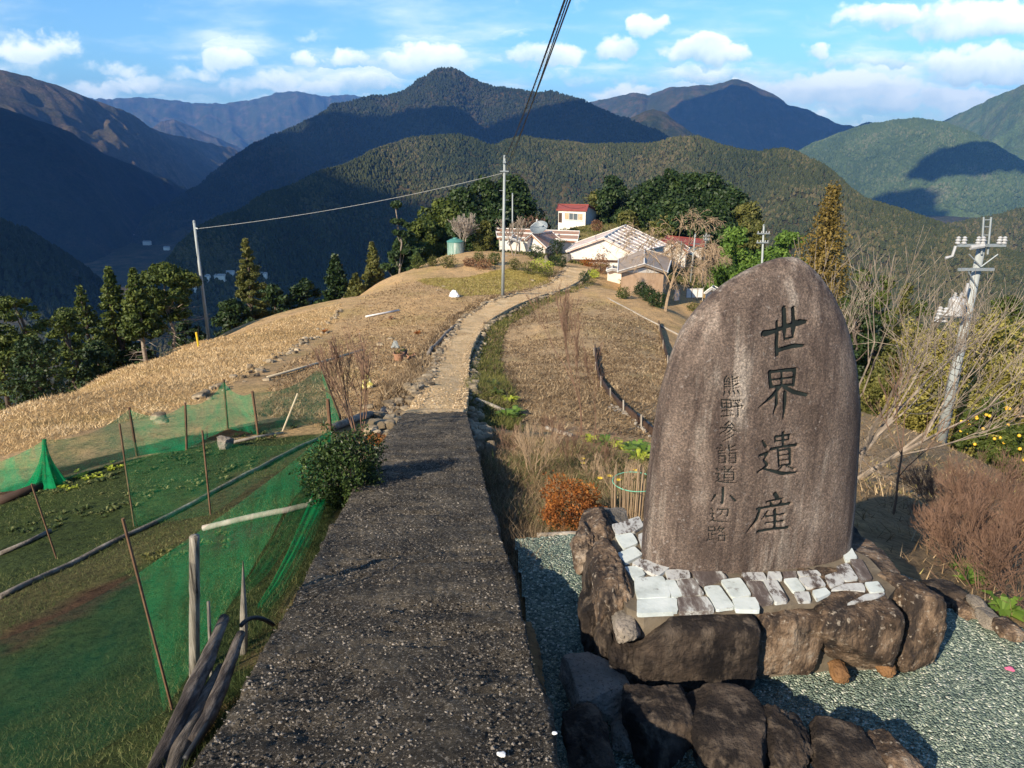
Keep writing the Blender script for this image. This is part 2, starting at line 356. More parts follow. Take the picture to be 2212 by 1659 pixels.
def terrain_mat():
    m, nt, b = mat_base('soil_and_turf', .95, .1)
    a = nt.nodes.new('ShaderNodeAttribute'); a.attribute_name = 'zone'
    f = tnoise(nt, 1.4, 10, .7); g = tnoise(nt, 14, 8, .75, off=3); h = tnoise(nt, .35, 5, .6, off=8)
    c = mixc(nt, 1.0, a.outputs['Color'], ramp(nt, f, [(.3, (.62, .60, .55)), (.5, (1, 1, 1)), (.7, (1.3, 1.22, 1.1))]), 'MULTIPLY')
    c = mixc(nt, 1.0, c, ramp(nt, g, [(.34, (.36, .36, .34)), (.48, (.95, .95, .95)), (.66, (1.4, 1.35, 1.25))]), 'MULTIPLY')
    c = mixc(nt, ramp(nt, h, [(.5, (0, 0, 0)), (.72, (.55, .55, .55))]), c, mixc(nt, 1.0, c, (.75, .85, .5), 'MULTIPLY'))
    nt.links.new(c, b.inputs['Base Color']); bump(nt, b, tnoise(nt, 11, 12, .75, off=1), 1.0, .09)
    return m
def build_terrain():
    NX, NY = 430, 560
    a = np.linspace(-1, 1, NX); b = np.linspace(-.40, 1, NY)
    X = 165 * np.sinh(3.6 * a) / math.sinh(3.6); Y = 3 + 232 * np.sinh(3.6 * b) / math.sinh(3.6)
    gx, gy = np.meshgrid(X, Y, indexing='ij'); x = gx.ravel(); y = gy.ravel(); z = G(x, y)
    # gentle terraces of the slope towards the valley stay as they are; the rim runs down to the valley floor
    Z = z.reshape(NX, NY); xx = gx.copy(); yy = gy.copy()
    for sl in ((0, slice(None)), (-1, slice(None)), (slice(None), 0), (slice(None), -1)):
        Z[sl] = -440; xx[sl] = gx[sl] * 2.6; yy[sl] = np.where(gy[sl] < 3, 3 + (gy[sl] - 3) * 6, gy[sl] * 2.2)
    V = np.stack([xx.ravel(), yy.ravel(), Z.ravel()], 1)
    idx = np.arange(NX * NY).reshape(NX, NY)
    F = np.stack([idx[:-1, :-1].ravel(), idx[1:, :-1].ravel(), idx[1:, 1:].ravel(), idx[:-1, 1:].ravel()], 1)
    npmesh('ground', V, F, terrain_mat(), rgb=zone_rgb(x, y), smooth=True, kind='structure')
build_terrain()

# the concrete ramp and the dirt track
def smooth_rows(E, n):
    L_ = np.array([l for l, r in E]); R_ = np.array([r for l, r in E]); t = np.r_[0, np.cumsum(np.linalg.norm(np.diff((L_ + R_) / 2, axis=0), axis=1))]
    tt = np.concatenate([np.linspace(0, t[-1], n)])
    def cr(P):
        o = np.empty((n, 3))
        for k in range(3):
            m = np.gradient(P[:, k], t)
            i = np.clip(np.searchsorted(t, tt) - 1, 0, len(t) - 2); h = t[i + 1] - t[i]; s = (tt - t[i]) / h
            o[:, k] = (2*s**3-3*s**2+1)*P[i,k]+(s**3-2*s**2+s)*h*m[i]+(-2*s**3+3*s**2)*P[i+1,k]+(s**3-s**2)*h*m[i+1]
        return o
    return cr(L_), cr(R_)
def build_slab():
    l, r = smooth_rows(SE, 900); NW = 90; V = []; s = np.linspace(0, 1, NW)
    P = l[:, None, :] * (1 - s)[None, :, None] + r[:, None, :] * s[None, :, None]
    P[:, 0, 0] += n2(P[:, 0, 0] * 0, P[:, 0, 1], 3, 61, 6) * .06; P[:, -1, 0] += n2(P[:, 0, 0] * 0, P[:, 0, 1], 3.3, 67, 6) * .045
    x = P[..., 0].ravel(); y = P[..., 1].ravel()
    h = n2(x, y, 4, 71, 4) * .018 + n2(x, y, 38, 73, 3) * .012 + np.minimum(0, n2(x * .3, y, 9, 79, 4) - .05) * .045
    P[..., 2] += h.reshape(P.shape[:2]); P[:, 0, 2] -= .015; P[:, -1, 2] -= .012
    bot = [P[:, 0].copy(), P[:, -1].copy()]; bot[0][:, 2] -= .55; bot[1][:, 2] -= .95
    A = np.concatenate([bot[0][:, None], P, bot[1][:, None]], 1); n, m = A.shape[:2]; idx = np.arange(n * m).reshape(n, m)
    F = np.stack([idx[:-1, :-1].ravel(), idx[:-1, 1:].ravel(), idx[1:, 1:].ravel(), idx[1:, :-1].ravel()], 1)
    mt, nt, b = mat_base('mossy_concrete', .9, .2)
    f = tnoise(nt, 3.0, 10, .75); c = ramp(nt, f, [(.36, (.028, .024, .020)), (.5, (.082, .069, .052)), (.62, (.175, .145, .105))])
    gr = tnoise(nt, 40, 6, .8, off=2); c = mixc(nt, ramp(nt, gr, [(.36, (1, 1, 1)), (.50, (0, 0, 0))]), c, (.018, .017, .016))
    pb = tnoise(nt, 75, 3, .75, off=7); c = mixc(nt, ramp(nt, pb, [(.56, (0, 0, 0)), (.63, (.9, .9, .9))]), c, (.36, .32, .27))
    pb2 = tnoise(nt, 24, 3, .8, off=4); c = mixc(nt, ramp(nt, pb2, [(.63, (0, 0, 0)), (.70, (.7, .7, .7))]), c, (.17, .14, .11))
    nt.links.new(c, b.inputs['Base Color']); bump(nt, b, tnoise(nt, 45, 10, .8, off=1), 1.0, .035)
    npmesh('path', A.reshape(-1, 3), F, mt, smooth=True, kind='structure')
build_slab()
def build_track():
    l, r = smooth_rows(DE, 420); s = np.linspace(.0, 1.0, 24)
    P = l[:, None, :] * (1 - s)[None, :, None] + r[:, None, :] * s[None, :, None]
    x = P[..., 0].ravel(); y = P[..., 1].ravel(); z = G(x, y).reshape(P.shape[:2])
    cen = (l[:, 2] + r[:, 2]) / 2
    zz = np.maximum(z + .05, cen[:, None] + .02)  + n2(x, y, 5, 83).reshape(z.shape) * .006
    P[..., 2] = zz
    for k in range(8): w_ = (1 - k / 8); P[k, :, 1] += (n2(P[k, :, 0] * 0 + P[0, :, 0], P[k, :, 0] * 0, 4, 87, 4) * .9 - .55) * w_; P[k, :, 2] = np.maximum(P[k, :, 2], np.interp(P[k, :, 1], SLY, SLZ) + .012 + .02 * (k > 2))
    A = np.concatenate([P[:, :1] - [0, 0, .8], P, P[:, -1:] - [0, 0, 1.2]], 1); n, m = A.shape[:2]; idx = np.arange(n * m).reshape(n, m)
    F = np.stack([idx[:-1, :-1].ravel(), idx[:-1, 1:].ravel(), idx[1:, 1:].ravel(), idx[1:, :-1].ravel()], 1)
    mt = nm('trodden_earth', [(.3, (.44, .29, .14)), (.5, (.64, .44, .225)), (.7, (.76, .56, .32))], 1.2, 9, .95, bs=16, bstr=1, bdist=.07, speck=(18, .60, .68, (.70, .62, .50)), layer=(2.2, .55, .75, (.22, .18, .10)))
    npmesh('dirt_track', A.reshape(-1, 3), F, mt, smooth=True, kind='structure')
build_track()
def build_pad():
    from mathutils.geometry import tessellate_polygon
    # the gravel court as a fine sheet cut to the pad outline
    n = 260; X = np.linspace(.02, 4.6, n); Y = np.linspace(.2, 4.22, n); gx, gy = np.meshgrid(X, Y, indexing='ij'); x = gx.ravel(); y = gy.ravel()
    z = GZ + n2(x, y, 3, 91, 3) * .012 + n2(x, y, 55, 93, 2) * .006
    idx = np.arange(n * n).reshape(n, n); F = np.stack([idx[:-1, :-1].ravel(), idx[1:, :-1].ravel(), idx[1:, 1:].ravel(), idx[:-1, 1:].ravel()], 1)
    cx = x[F].mean(1); cy = y[F].mean(1); F = F[_inpoly(cx, cy, PAD)]
    m, nt, b = mat_base('green_gravel', .9, .2)
    v = nt.nodes.new('ShaderNodeTexVoronoi'); v.inputs['Scale'].default_value = 95; tc = nt.nodes.new('ShaderNodeTexCoord'); nt.links.new(tc.outputs['Object'], v.inputs['Vector'])
    sx = nt.nodes.new('ShaderNodeSeparateColor'); nt.links.new(v.outputs['Color'], sx.inputs[0])
    c = ramp(nt, sx.outputs[0], [(.0, (.07, .10, .088)), (.35, (.155, .205, .175)), (.65, (.225, .28, .23)), (.88, (.34, .39, .31)), (.97, (.64, .65, .57))])
    c = mixc(nt, 1.0, c, ramp(nt, tnoise(nt, 3, 6), [(.3, (.75, .8, .8)), (.7, (1.15, 1.12, 1.05))]), 'MULTIPLY')
    nt.links.new(c, b.inputs['Base Color']); bump(nt, b, v.outputs['Distance'], .9, -.02)
    npmesh('gravel_court', np.stack([x, y, z], 1), F, m, smooth=True, kind='structure')
build_pad()

# ------------------------------------------------------------------ mountains
def forest_mat(name, dark, mid, brown, pale, scale=.012, bsc=.05):
    m, nt, b = mat_base(name, .95, .05)
    f = tnoise(nt, scale, 8, .65); g = tnoise(nt, scale * 9, 8, .75, off=40); h = tnoise(nt, scale * .35, 4, .6, off=90)
    c = ramp(nt, f, [(.32, dark), (.46, mid), (.58, brown), (.72, pale)])
    c = mixc(nt, ramp(nt, h, [(.42, (0, 0, 0)), (.6, (.75, .75, .75))]), c, mid)
    c = mixc(nt, 1.0, c, ramp(nt, g, [(.3, (.45, .45, .45)), (.5, (1, 1, 1)), (.7, (1.6, 1.55, 1.4))]), 'MULTIPLY')
    nt.links.new(c, b.inputs['Base Color']); bump(nt, b, tnoise(nt, bsc, 9, .75, off=10), 1.0, 14)
    return m
FM = forest_mat('mountain_forest', (.018,.028,.014), (.04,.046,.02), (.085,.062,.034), (.13,.10,.055))
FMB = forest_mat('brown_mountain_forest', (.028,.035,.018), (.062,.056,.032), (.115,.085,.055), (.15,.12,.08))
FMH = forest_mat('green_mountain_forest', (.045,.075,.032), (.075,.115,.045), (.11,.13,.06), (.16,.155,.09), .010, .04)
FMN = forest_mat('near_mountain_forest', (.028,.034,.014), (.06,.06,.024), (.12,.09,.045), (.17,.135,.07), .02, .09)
FMD = forest_mat('shaded_evergreen_forest', (.010,.016,.010), (.018,.026,.014), (.03,.03,.018), (.05,.045,.026), .015)  # darkened evergreens: the shade on the left slopes is put into the colour
class Mtn: pass
def mountain(name, prof, seed, amp, mat, zb=-430, slope=30, rough=10, NC=360, NR=110, back=.35, sgn=0, spur=None, cres=1.0):
    P = np.array([(p[0], p[1], p[2] if len(p) > 2 else 0) for p in prof], float)
    px = np.linspace(P[0, 0], P[-1, 0], NC); py = np.interp(px, P[:, 0], P[:, 1]); D = np.interp(px, P[:, 0], P[:, 2])
    # soften the polyline
    k = np.array([1, 2, 3, 2, 1]) / 9.; pys = np.convolve(np.pad(py, 2, mode='edge'), k, 'valid')
    u = (px - 1106) / FX; v = (pys - 829.5) / FX; dx = u; dy = CP - v * SP; dz = -(SP + v * CP); hl = np.hypot(dx, dy)
    cx = dx / hl * D; cy = dy / hl * D; cz = dz / hl * D
    cz = cz + fbm(np.stack([cx / 60, cy / 60, cx * 0], 1), seed + 50, 4) * rough * cres
    t = np.r_[np.linspace(-back, 0, 16)[:-1], np.linspace(0, 1, NR) ** 1.15]
    H = cz - zb; Lr = H / math.tan(R(slope))
    T, J = np.meshgrid(t, np.arange(NC), indexing='ij')
    ux = -dx / hl; uy = -dy / hl
    if sgn: # turn the fall line sideways
        c, s_ = math.cos(sgn), math.sin(sgn); ux, uy = ux * c - uy * s_, ux * s_ + uy * c
    x = cx[J] + ux[J] * Lr[J] * T; y = cy[J] + uy[J] * Lr[J] * T
    f = np.abs(T) * (.80 + .20 * np.abs(T)); z = cz[J] - H[J] * np.minimum(f, 1)
    q = np.stack([x.ravel() / amp / 5.2, y.ravel() / amp / 5.2, x.ravel() * 0], 1)
    w = fbm(q * .7 + 9, seed + 9, 3); q2 = q + np.stack([w, w, w * 0], 1) * .5
    rid = (1 - np.abs(fbm(q2, seed, 5, .55)) * 2.6)
    env = np.clip(np.abs(T) * 4, 0, 1) * np.clip((1.02 - np.abs(T)) * 3, 0, 1)
    z = z + (rid.reshape(z.shape) - .45) * amp * env * 1.0
    # keep everything under the line of sight of the crest
    if spur: 
        for (spx, st, sr, sh) in spur: z += sh * np.exp(-(((px[J] - spx) / sr[0]) ** 2 + ((T - st) / sr[1]) ** 2))
    n = len(t); V = np.stack([x.ravel(), y.ravel(), z.ravel()], 1); idx = np.arange(n * NC).reshape(n, NC)
    F = np.stack([idx[:-1, :-1].ravel(), idx[1:, :-1].ravel(), idx[1:, 1:].ravel(), idx[:-1, 1:].ravel()], 1)
    npmesh('mountain', V, F, mat, smooth=True, kind='structure')
    m = Mtn(); m.V = V.reshape(n, NC, 3); m.n = n; m.NC = NC; return m
# A far blue range, left
mountain('A', [(120,205,12000),(205,213,12000),(330,211,12000),(420,223,12000),(480,224,12000),(560,214,12000),(600,199,12000),(640,197,12000),(700,208,12000),(745,204,12000),(815,211,12000),(1000,240,12500),(1200,300,12500)], 11, 330, FM, -500, 25, 22)
# B left mountain with lit flanks
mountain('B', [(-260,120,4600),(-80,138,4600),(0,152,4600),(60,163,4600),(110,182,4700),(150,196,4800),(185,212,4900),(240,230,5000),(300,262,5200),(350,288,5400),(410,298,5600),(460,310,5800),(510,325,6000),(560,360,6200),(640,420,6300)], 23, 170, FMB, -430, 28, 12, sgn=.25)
mountain('B2', [(300,300,8300),(345,262,8500),(375,256,8600),(420,277,8700),(470,300,8700),(530,330,8700),(620,380,8700)], 29, 150, FMB, -430, 28, 12)
# C spur in shade, left
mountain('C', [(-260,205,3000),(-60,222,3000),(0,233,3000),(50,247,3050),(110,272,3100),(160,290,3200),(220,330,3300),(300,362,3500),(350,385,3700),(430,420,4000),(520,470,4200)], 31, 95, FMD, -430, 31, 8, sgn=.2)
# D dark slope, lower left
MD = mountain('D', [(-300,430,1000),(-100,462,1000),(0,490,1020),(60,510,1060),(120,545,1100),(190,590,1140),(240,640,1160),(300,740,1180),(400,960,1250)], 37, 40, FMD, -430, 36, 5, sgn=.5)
# E the central peak
ME = mountain('E', [(250,560,2600),(330,470,2700),(430,405,2850),(500,345,2950),(560,310,3050),(620,285,3100),(680,258,3200),(720,230,3250),(760,222,3300),(800,213,3350),(860,207,3400),(880,195,3420),(905,177,3450),(935,158,3450),(960,152,3450),(985,154,3450),(1005,166,3450),(1040,183,3450),(1070,192,3400),(1120,196,3350),(1150,203,3300),(1190,199,3300),(1215,209,3250),(1250,219,3200),(1290,240,3150),(1330,252,3100),(1380,268,3000),(1420,286,2950),(1460,310,2900),(1540,370,2850),(1640,450,2800)], 41, 105, FM, -430, 32, 9, NC=560, NR=170, cres=1.2)
# G the far blue mountain, right
mountain('G', [(1180,260,7600),(1266,222,7500),(1330,208,7400),(1366,200,7300),(1400,205,7200),(1446,188,7100),(1500,185,7000),(1541,183,7000),(1570,175,7000),(1591,171,7000),(1620,180,7000),(1651,195,7000),(1676,206,7000),(1701,227,7000),(1746,236,6900),(1780,252,6800),(1806,266,6800),(1846,272,6700),(1875,266,6700),(1900,268,6700),(1960,300,6700),(2050,360,6700)], 43, 200, FM, -430, 29, 12, NC=420)
mountain('G2', [(1310,290,3900),(1361,254,3900),(1395,240,3900),(1412,236,3900),(1435,241,3900),(1460,262,3850),(1500,290,3800),(1540,312,3700),(1600,338,3600),(1680,400,3500)], 47, 90, FM, -430, 31, 7)
# H mountains on the right, two folds
mountain('H2', [(1980,290,6200),(2036,262,6000),(2081,240,5900),(2120,222,5800),(2156,205,5700),(2212,181,5600),(2330,150,5600),(2500,140,5600)], 53, 170, FMH, -430, 27, 12)
MH = mountain('H', [(1680,370,4000),(1726,328,4100),(1760,310,4150),(1806,295,4200),(1850,280,4200),(1886,271,4200),(1930,263,4200),(1975,262,4200),(2036,268,4150),(2100,292,4050),(2150,318,3950),(2212,355,3850),(2350,420,3800)], 59, 130, FMH, -430, 27, 9, NC=420, NR=150)
# J wooded foot of the right side
MJ = mountain('J', [(1960,530,1500),(2051,492,1550),(2120,482,1600),(2160,472,1600),(2212,456,1650),(2330,430,1700),(2500,420,1700)], 61, 50, FMN, -430, 31, 5)
# F the long ridge behind the hamlet
MF = mountain('F', [(240,690,820),(330,600,900),(380,545,960),(420,508,1000),(480,472,1060),(560,438,1130),(640,402,1200),(700,376,1250),(760,352,1300),(800,335,1330),(840,318,1370),(880,305,1400),(940,300,1420),(990,295,1430),(1030,306,1430),(1060,320,1420),(1100,308,1410),(1130,301,1400),(1170,300,1400),(1200,305,1390),(1250,314,1380),(1290,318,1370),(1360,315,1360),(1420,308,1350),(1450,300,1340),(1500,296,1330),(1530,306,1320),(1560,320,1310),(1600,330,1300),(1640,334,1290),(1690,330,1270),(1720,334,1250),(1760,356,1230),(1800,380,1210),(1860,428,1180),(1920,456,1160),(2020,490,1140),(2110,520,1120),(2212,556,1100),(2330,600,1080)], 67, 52, FMN, -430, 33, 5, NC=760, NR=230, cres=1.3)
# valley floor
def build_valley():
    n = 160; X = np.linspace(-9000, 9000, n); Y = np.linspace(-3000, 14000, n); gx, gy = np.meshgrid(X, Y, indexing='ij'); x = gx.ravel(); y = gy.ravel()
    z = -335 + fbm(np.stack([x / 900, y / 900, x * 0], 1), 77, 4) * 55 + np.where(y > 2600, 0, 0) - .012 * np.maximum(0, 1500 - y)
    z = np.where((y < 900), -430, z)
    idx = np.arange(n * n).reshape(n, n); F = np.stack([idx[:-1, :-1].ravel(), idx[1:, :-1].ravel(), idx[1:, 1:].ravel(), idx[:-1, 1:].ravel()], 1)
    npmesh('valley_floor', np.stack([x, y, z], 1), F, FMN, smooth=True, kind='structure')
build_valley()

# the woods on the nearer slopes: crowns standing on the mountain faces
def woods(M_, count, h0, h1, mat, tmax=.8, seed=1, browns=.35, name='forest'):
    rg = np.random.default_rng(seed); n, NC = M_.n, M_.NC
    i = rg.uniform(8, n * tmax, count); j = rg.uniform(0, NC - 1.01, count)
    # more of them along the crest
    c = rg.random(count) < .12; i[c] = rg.uniform(13, 17, c.sum())
    a = i.astype(int); b = j.astype(int); fi = (i - a)[:, None]; fj = (j - b)[:, None]
    Vv = M_.V; P = Vv[a, b] * (1 - fi) * (1 - fj) + Vv[a + 1, b] * fi * (1 - fj) + Vv[a, b + 1] * (1 - fi) * fj + Vv[a + 1, b + 1] * fi * fj
    clump = fbm(np.stack([P[:, 0] / 90, P[:, 1] / 90, P[:, 2] / 90], 1), seed + 3, 3); isb = (clump + rg.normal(0, .25, count)) > (.28 - browns)
    h = rg.uniform(h0, h1, count) * np.where(isb, .75, .95); r = h * np.where(isb, .52, .37) * rg.uniform(.8, 1.2, count)
    k = 5; rings = [(1.0, .12), (.86, .42), (.45, .8)]
    V = np.empty((count, k * 3 + 1, 3)); off = rg.uniform(0, 6.28, count)
    for q, (rr, hh) in enumerate(rings):
        for s in range(k):
            w = off + 2 * math.pi * s / k + q * .5; jr = rr * rg.uniform(.75, 1.2, count) * np.where(isb & (q == 2), 1.3, 1)
            V[:, q * k + s, 0] = P[:, 0] + np.cos(w) * r * jr; V[:, q * k + s, 1] = P[:, 1] + np.sin(w) * r * jr; V[:, q * k + s, 2] = P[:, 2] + h * hh
    V[:, -1] = P; V[:, -1, 2] += h
    tri = []
    for q in range(2):
        for s in range(k):
            p, p2 = q * k + s, q * k + (s + 1) % k; tri += [(p, p2, p2 + k), (p, p2 + k, p + k)]
    for s in range(k): tri.append((2 * k + s, 2 * k + (s + 1) % k, 3 * k))
    tri = np.array(tri); F = (np.arange(count)[:, None, None] * (3 * k + 1) + tri[None]).reshape(-1, 3)
    tint = np.where(isb, rg.uniform(.5, 1, count), rg.uniform(0, .42, count)); tint = np.repeat(tint, len(tri)) + rg.normal(0, .04, len(F))
    npmesh(name, V.reshape(-1, 3), F, mat, tint=tint, kind='stuff', label='mixed evergreen and bare woodland covering the mountain slopes', cat='forest')
FT = leafmat('far_crowns', (.016,.025,.008), (.050,.055,.018), (.115,.092,.042), .9, 0, .004)
FTD = leafmat('far_dark_crowns', (.012,.02,.010), (.026,.034,.016), (.065,.055,.034), .9, 0, .004)
woods(MF, 70000, 4, 8.5, FT, .75, 3, .16)
woods(ME, 26000, 9, 17, FTD, .7, 5, .12)
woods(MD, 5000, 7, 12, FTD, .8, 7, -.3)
woods(MH, 30000, 9, 17, leafmat('far_green_crowns', (.035,.06,.024), (.075,.11,.042), (.15,.15,.085), .9, 0, .004), .8, 11, .1)
woods(MJ, 9000, 6, 12, FT, .8, 9, .30)

# clouds high behind the viewer: their shadows lie on the mountains
def cloud(target, rad, zc=1700, seed=0, thick=.22, yaw=0):
    t = np.array(target, float); k = (zc - t[2]) / TO_SUN[2]; c = t + TO_SUN * k
    n = 40; th, ph = np.meshgrid(np.linspace(0, math.pi, n), np.linspace(0, 2 * math.pi, 2 * n, endpoint=False), indexing='ij')
    d = np.stack([np.sin(th) * np.cos(ph), np.sin(th) * np.sin(ph), np.cos(th)], -1).reshape(-1, 3)
    rr = 1 + fbm(d * 1.6 + seed, seed, 5, .6) * .55
    V = d * rr[:, None] * np.array([rad[0], rad[1], max(rad) * thick]); cy, sy = math.cos(yaw), math.sin(yaw)
    V = np.stack([V[:, 0] * cy - V[:, 1] * sy, V[:, 0] * sy + V[:, 1] * cy, V[:, 2]], 1) + c
    idx = np.arange(n * 2 * n).reshape(n, 2 * n); ix2 = np.roll(idx, -1, 1)
    F = np.stack([idx[:-1].ravel(), ix2[:-1].ravel(), ix2[1:].ravel(), idx[1:].ravel()], 1)
    npmesh('cloud', V, F, plain('cloud_white', (.85, .86, .88), 1, var=.02), smooth=True, kind='structure')
CLOUDS = True
if CLOUDS:
    cloud((250, 2780, -60), (1150, 400), seed=3)
    cloud((-900, 2500, -100), (600, 420), seed=33)         # over the middle peak's lower slopes
    cloud((-1500, 2100, -220), (1000, 900), seed=5)        # the dark valley side
    cloud((-2600, 3000, -60), (700, 520), seed=8)        # left slopes
    cloud((2500, 6050, 0), (1500, 620), seed=11)         # foot of the far blue mountain
    cloud((2150, 3300, -190), (400, 200), seed=14)       # dark patch on the right
    cloud((-330, 1050, -180), (330, 330), seed=17)        # left flank of the near ridge

# air
def build_haze():
    mb = MB(); mb.box((0, 5500, 60), (21000, 17500, 1240)); 
    m = bpy.data.materials.new('air'); m.use_nodes = True; nt = m.node_tree; nt.nodes.clear()
    o = nt.nodes.new('ShaderNodeOutputMaterial'); v = nt.nodes.new('ShaderNodeVolumePrincipled')
    v.inputs['Color'].default_value = (.16, .42, 1, 1); v.inputs['Density'].default_value = 6.3e-5; v.inputs['Anisotropy'].default_value = 0
    nt.links.new(v.outputs[0], o.inputs['Volume']); h = mb.build('haze', m, kind='stuff', label='thin blue haze in the air between the mountains', cat='haze')
build_haze()

def mpoint(M_, px, py):
    """the point of a mountain face seen at this place"""
    V = M_.V.reshape(-1, 3); k = (V[:, 1] > 10); u = V[:, 0]; f = V[:, 1] * CP - V[:, 2] * SP; X = 1106 + FX * u / f; Y = 829.5 - FX * (V[:, 1] * SP + V[:, 2] * CP) / f
    d = (X - px) ** 2 + (Y - py) ** 2 + (~k) * 1e9; c = np.where(d < d.min() + 60)[0]; return V[c[np.argmin((V[c] ** 2).sum(1))]]
# ------------------------------------------------------------------ stones
def sphere_grid(n):
    """cube sphere: verts, quads"""
    V = []; F = []; key = {}
    def vid(p):
        k = tuple(np.round(p, 6)); 
        if k not in key: key[k] = len(V); V.append(p)
        return key[k]
    for ax in range(3):
        for s in (-1, 1):
            for i in range(n):
                for j in range(n):
                    q = []
                    for a, b in ((i, j), (i + 1, j), (i + 1, j + 1), (i, j + 1)):
                        p = [0, 0, 0]; p[ax] = s; p[(ax + 1) % 3] = (2 * a / n - 1); p[(ax + 2) % 3] = (2 * b / n - 1)
                        q.append(vid(np.array(p, float)))
                    F.append(q if s > 0 else q[::-1])
    return np.array(V), np.array(F)
SG = {n: sphere_grid(n) for n in (4, 8, 22, 34)}
def rock_geo(c, size, seed, n=34, pw=5, rough=.10, rz=0, tilt=0, facets=5):
    V, F = SG[n]; V = V / (np.abs(V) ** pw).sum(1)[:, None] ** (1 / pw)
    rg = np.random.default_rng(seed)
    for _ in range(facets):                       # knock off corners with planes
        d = rg.normal(size=3); d /= np.linalg.norm(d); h = rg.uniform(.80, 1.02); e = V @ d - h; V = V - np.maximum(e, 0)[:, None] * d
    V = V + V * (fbm(V * 1.3 + seed, seed, 6, .62) * rough * 2)[:, None] + (V / np.linalg.norm(V, axis=1)[:, None]) * ((np.abs(fbm(V * 4 + seed * 3, seed + 1, 5)) - .2) * rough * 1.1)[:, None]
    V = V * (np.array(size) / 2)
    ct, st = math.cos(tilt), math.sin(tilt); V = np.stack([V[:, 0] * ct + V[:, 2] * st, V[:, 1], -V[:, 0] * st + V[:, 2] * ct], 1)
    c_, s_ = math.cos(rz), math.sin(rz); V = np.stack([V[:, 0] * c_ - V[:, 1] * s_, V[:, 0] * s_ + V[:, 1] * c_, V[:, 2]], 1)
    return V + np.array(c, float), F
def rock(name, c, size, seed, mat, parent=None, **k):
    k['facets'] = k.get('facets', 5) * (2 if parent is None else 1) + (3 if parent is None else 1)
    tags = {q: k.pop(q) for q in ('label', 'cat', 'group') if q in k}
    V, F = rock_geo(c, size, seed, **k)
    return npmesh(name, V, F, mat, parent=parent, smooth=True, origin=None if parent else c, **tags)
M_ROCKD = nm('shaded_dark_rock', [(.36, (.008,.006,.006)), (.5, (.024,.018,.015)), (.66, (.085,.062,.046))], 5.0, 11, .85, bs=34, bstr=1, bdist=.03, layer=(9, .50, .66, (.13,.10,.075), (1.4, 1.4, .5)))  # dark rock, near black: shadow over the plinth foot is put into the colour
M_ROCKB = nm('brown_rock', [(.36, (.022,.016,.012)), (.45, (.095,.063,.042)), (.55, (.24,.165,.108)), (.68, (.42,.34,.26))], 5.5, 11, .85, bs=34, bstr=1, bdist=.035, stretch=(1.2, 1.2, .7), nrough=.72, layer=(7, .47, .60, (.040,.030,.025), (1.5, 1.5, .35)), speck=(34, .60, .72, (.40,.34,.27)))
M_ROCKG = nm('grey_rock', [(.3, (.12,.105,.085)), (.5, (.22,.19,.155)), (.7, (.33,.28,.23))], 4, 9, .9, bs=28, bstr=1, bdist=.02, speck=(80, .56, .66, (.10,.085,.07)))
M_RUST = nm('rust_rock', [(.3, (.10,.05,.022)), (.7, (.26,.14,.06))], 5, 8, .8, bs=12, bstr=.6)
M_MORTAR = nm('mortar', [(.3, (.09,.072,.052)), (.7, (.20,.165,.12))], 8, 9, .95, bs=30, bstr=.8, bdist=.01)
M_SLABW = nm('pale_paving', [(.25, (.36,.40,.38)), (.5, (.55,.60,.58)), (.75, (.66,.70,.68))], 9, 9, .85, bs=30, bstr=.35, bdist=.006, layer=(16, .60, .70, (.17,.15,.14)))
M_SLABM = nm('lichen_paving', [(.36, (.06,.045,.04)), (.44, (.13,.11,.10)), (.48, (.42,.42,.41)), (.7, (.60,.63,.60))], 11, 10, .85, bs=30, bstr=.4, bdist=.006, stretch=(1, .5, 1), nrough=.75)
M_SLABD = nm('dark_paving', [(.3, (.05,.038,.034)), (.48, (.12,.095,.085)), (.54, (.24,.22,.20)), (.60, (.52,.53,.50))], 10, 10, .8, bs=30, bstr=.4, bdist=.006, stretch=(1, .3, 1), nrough=.75)

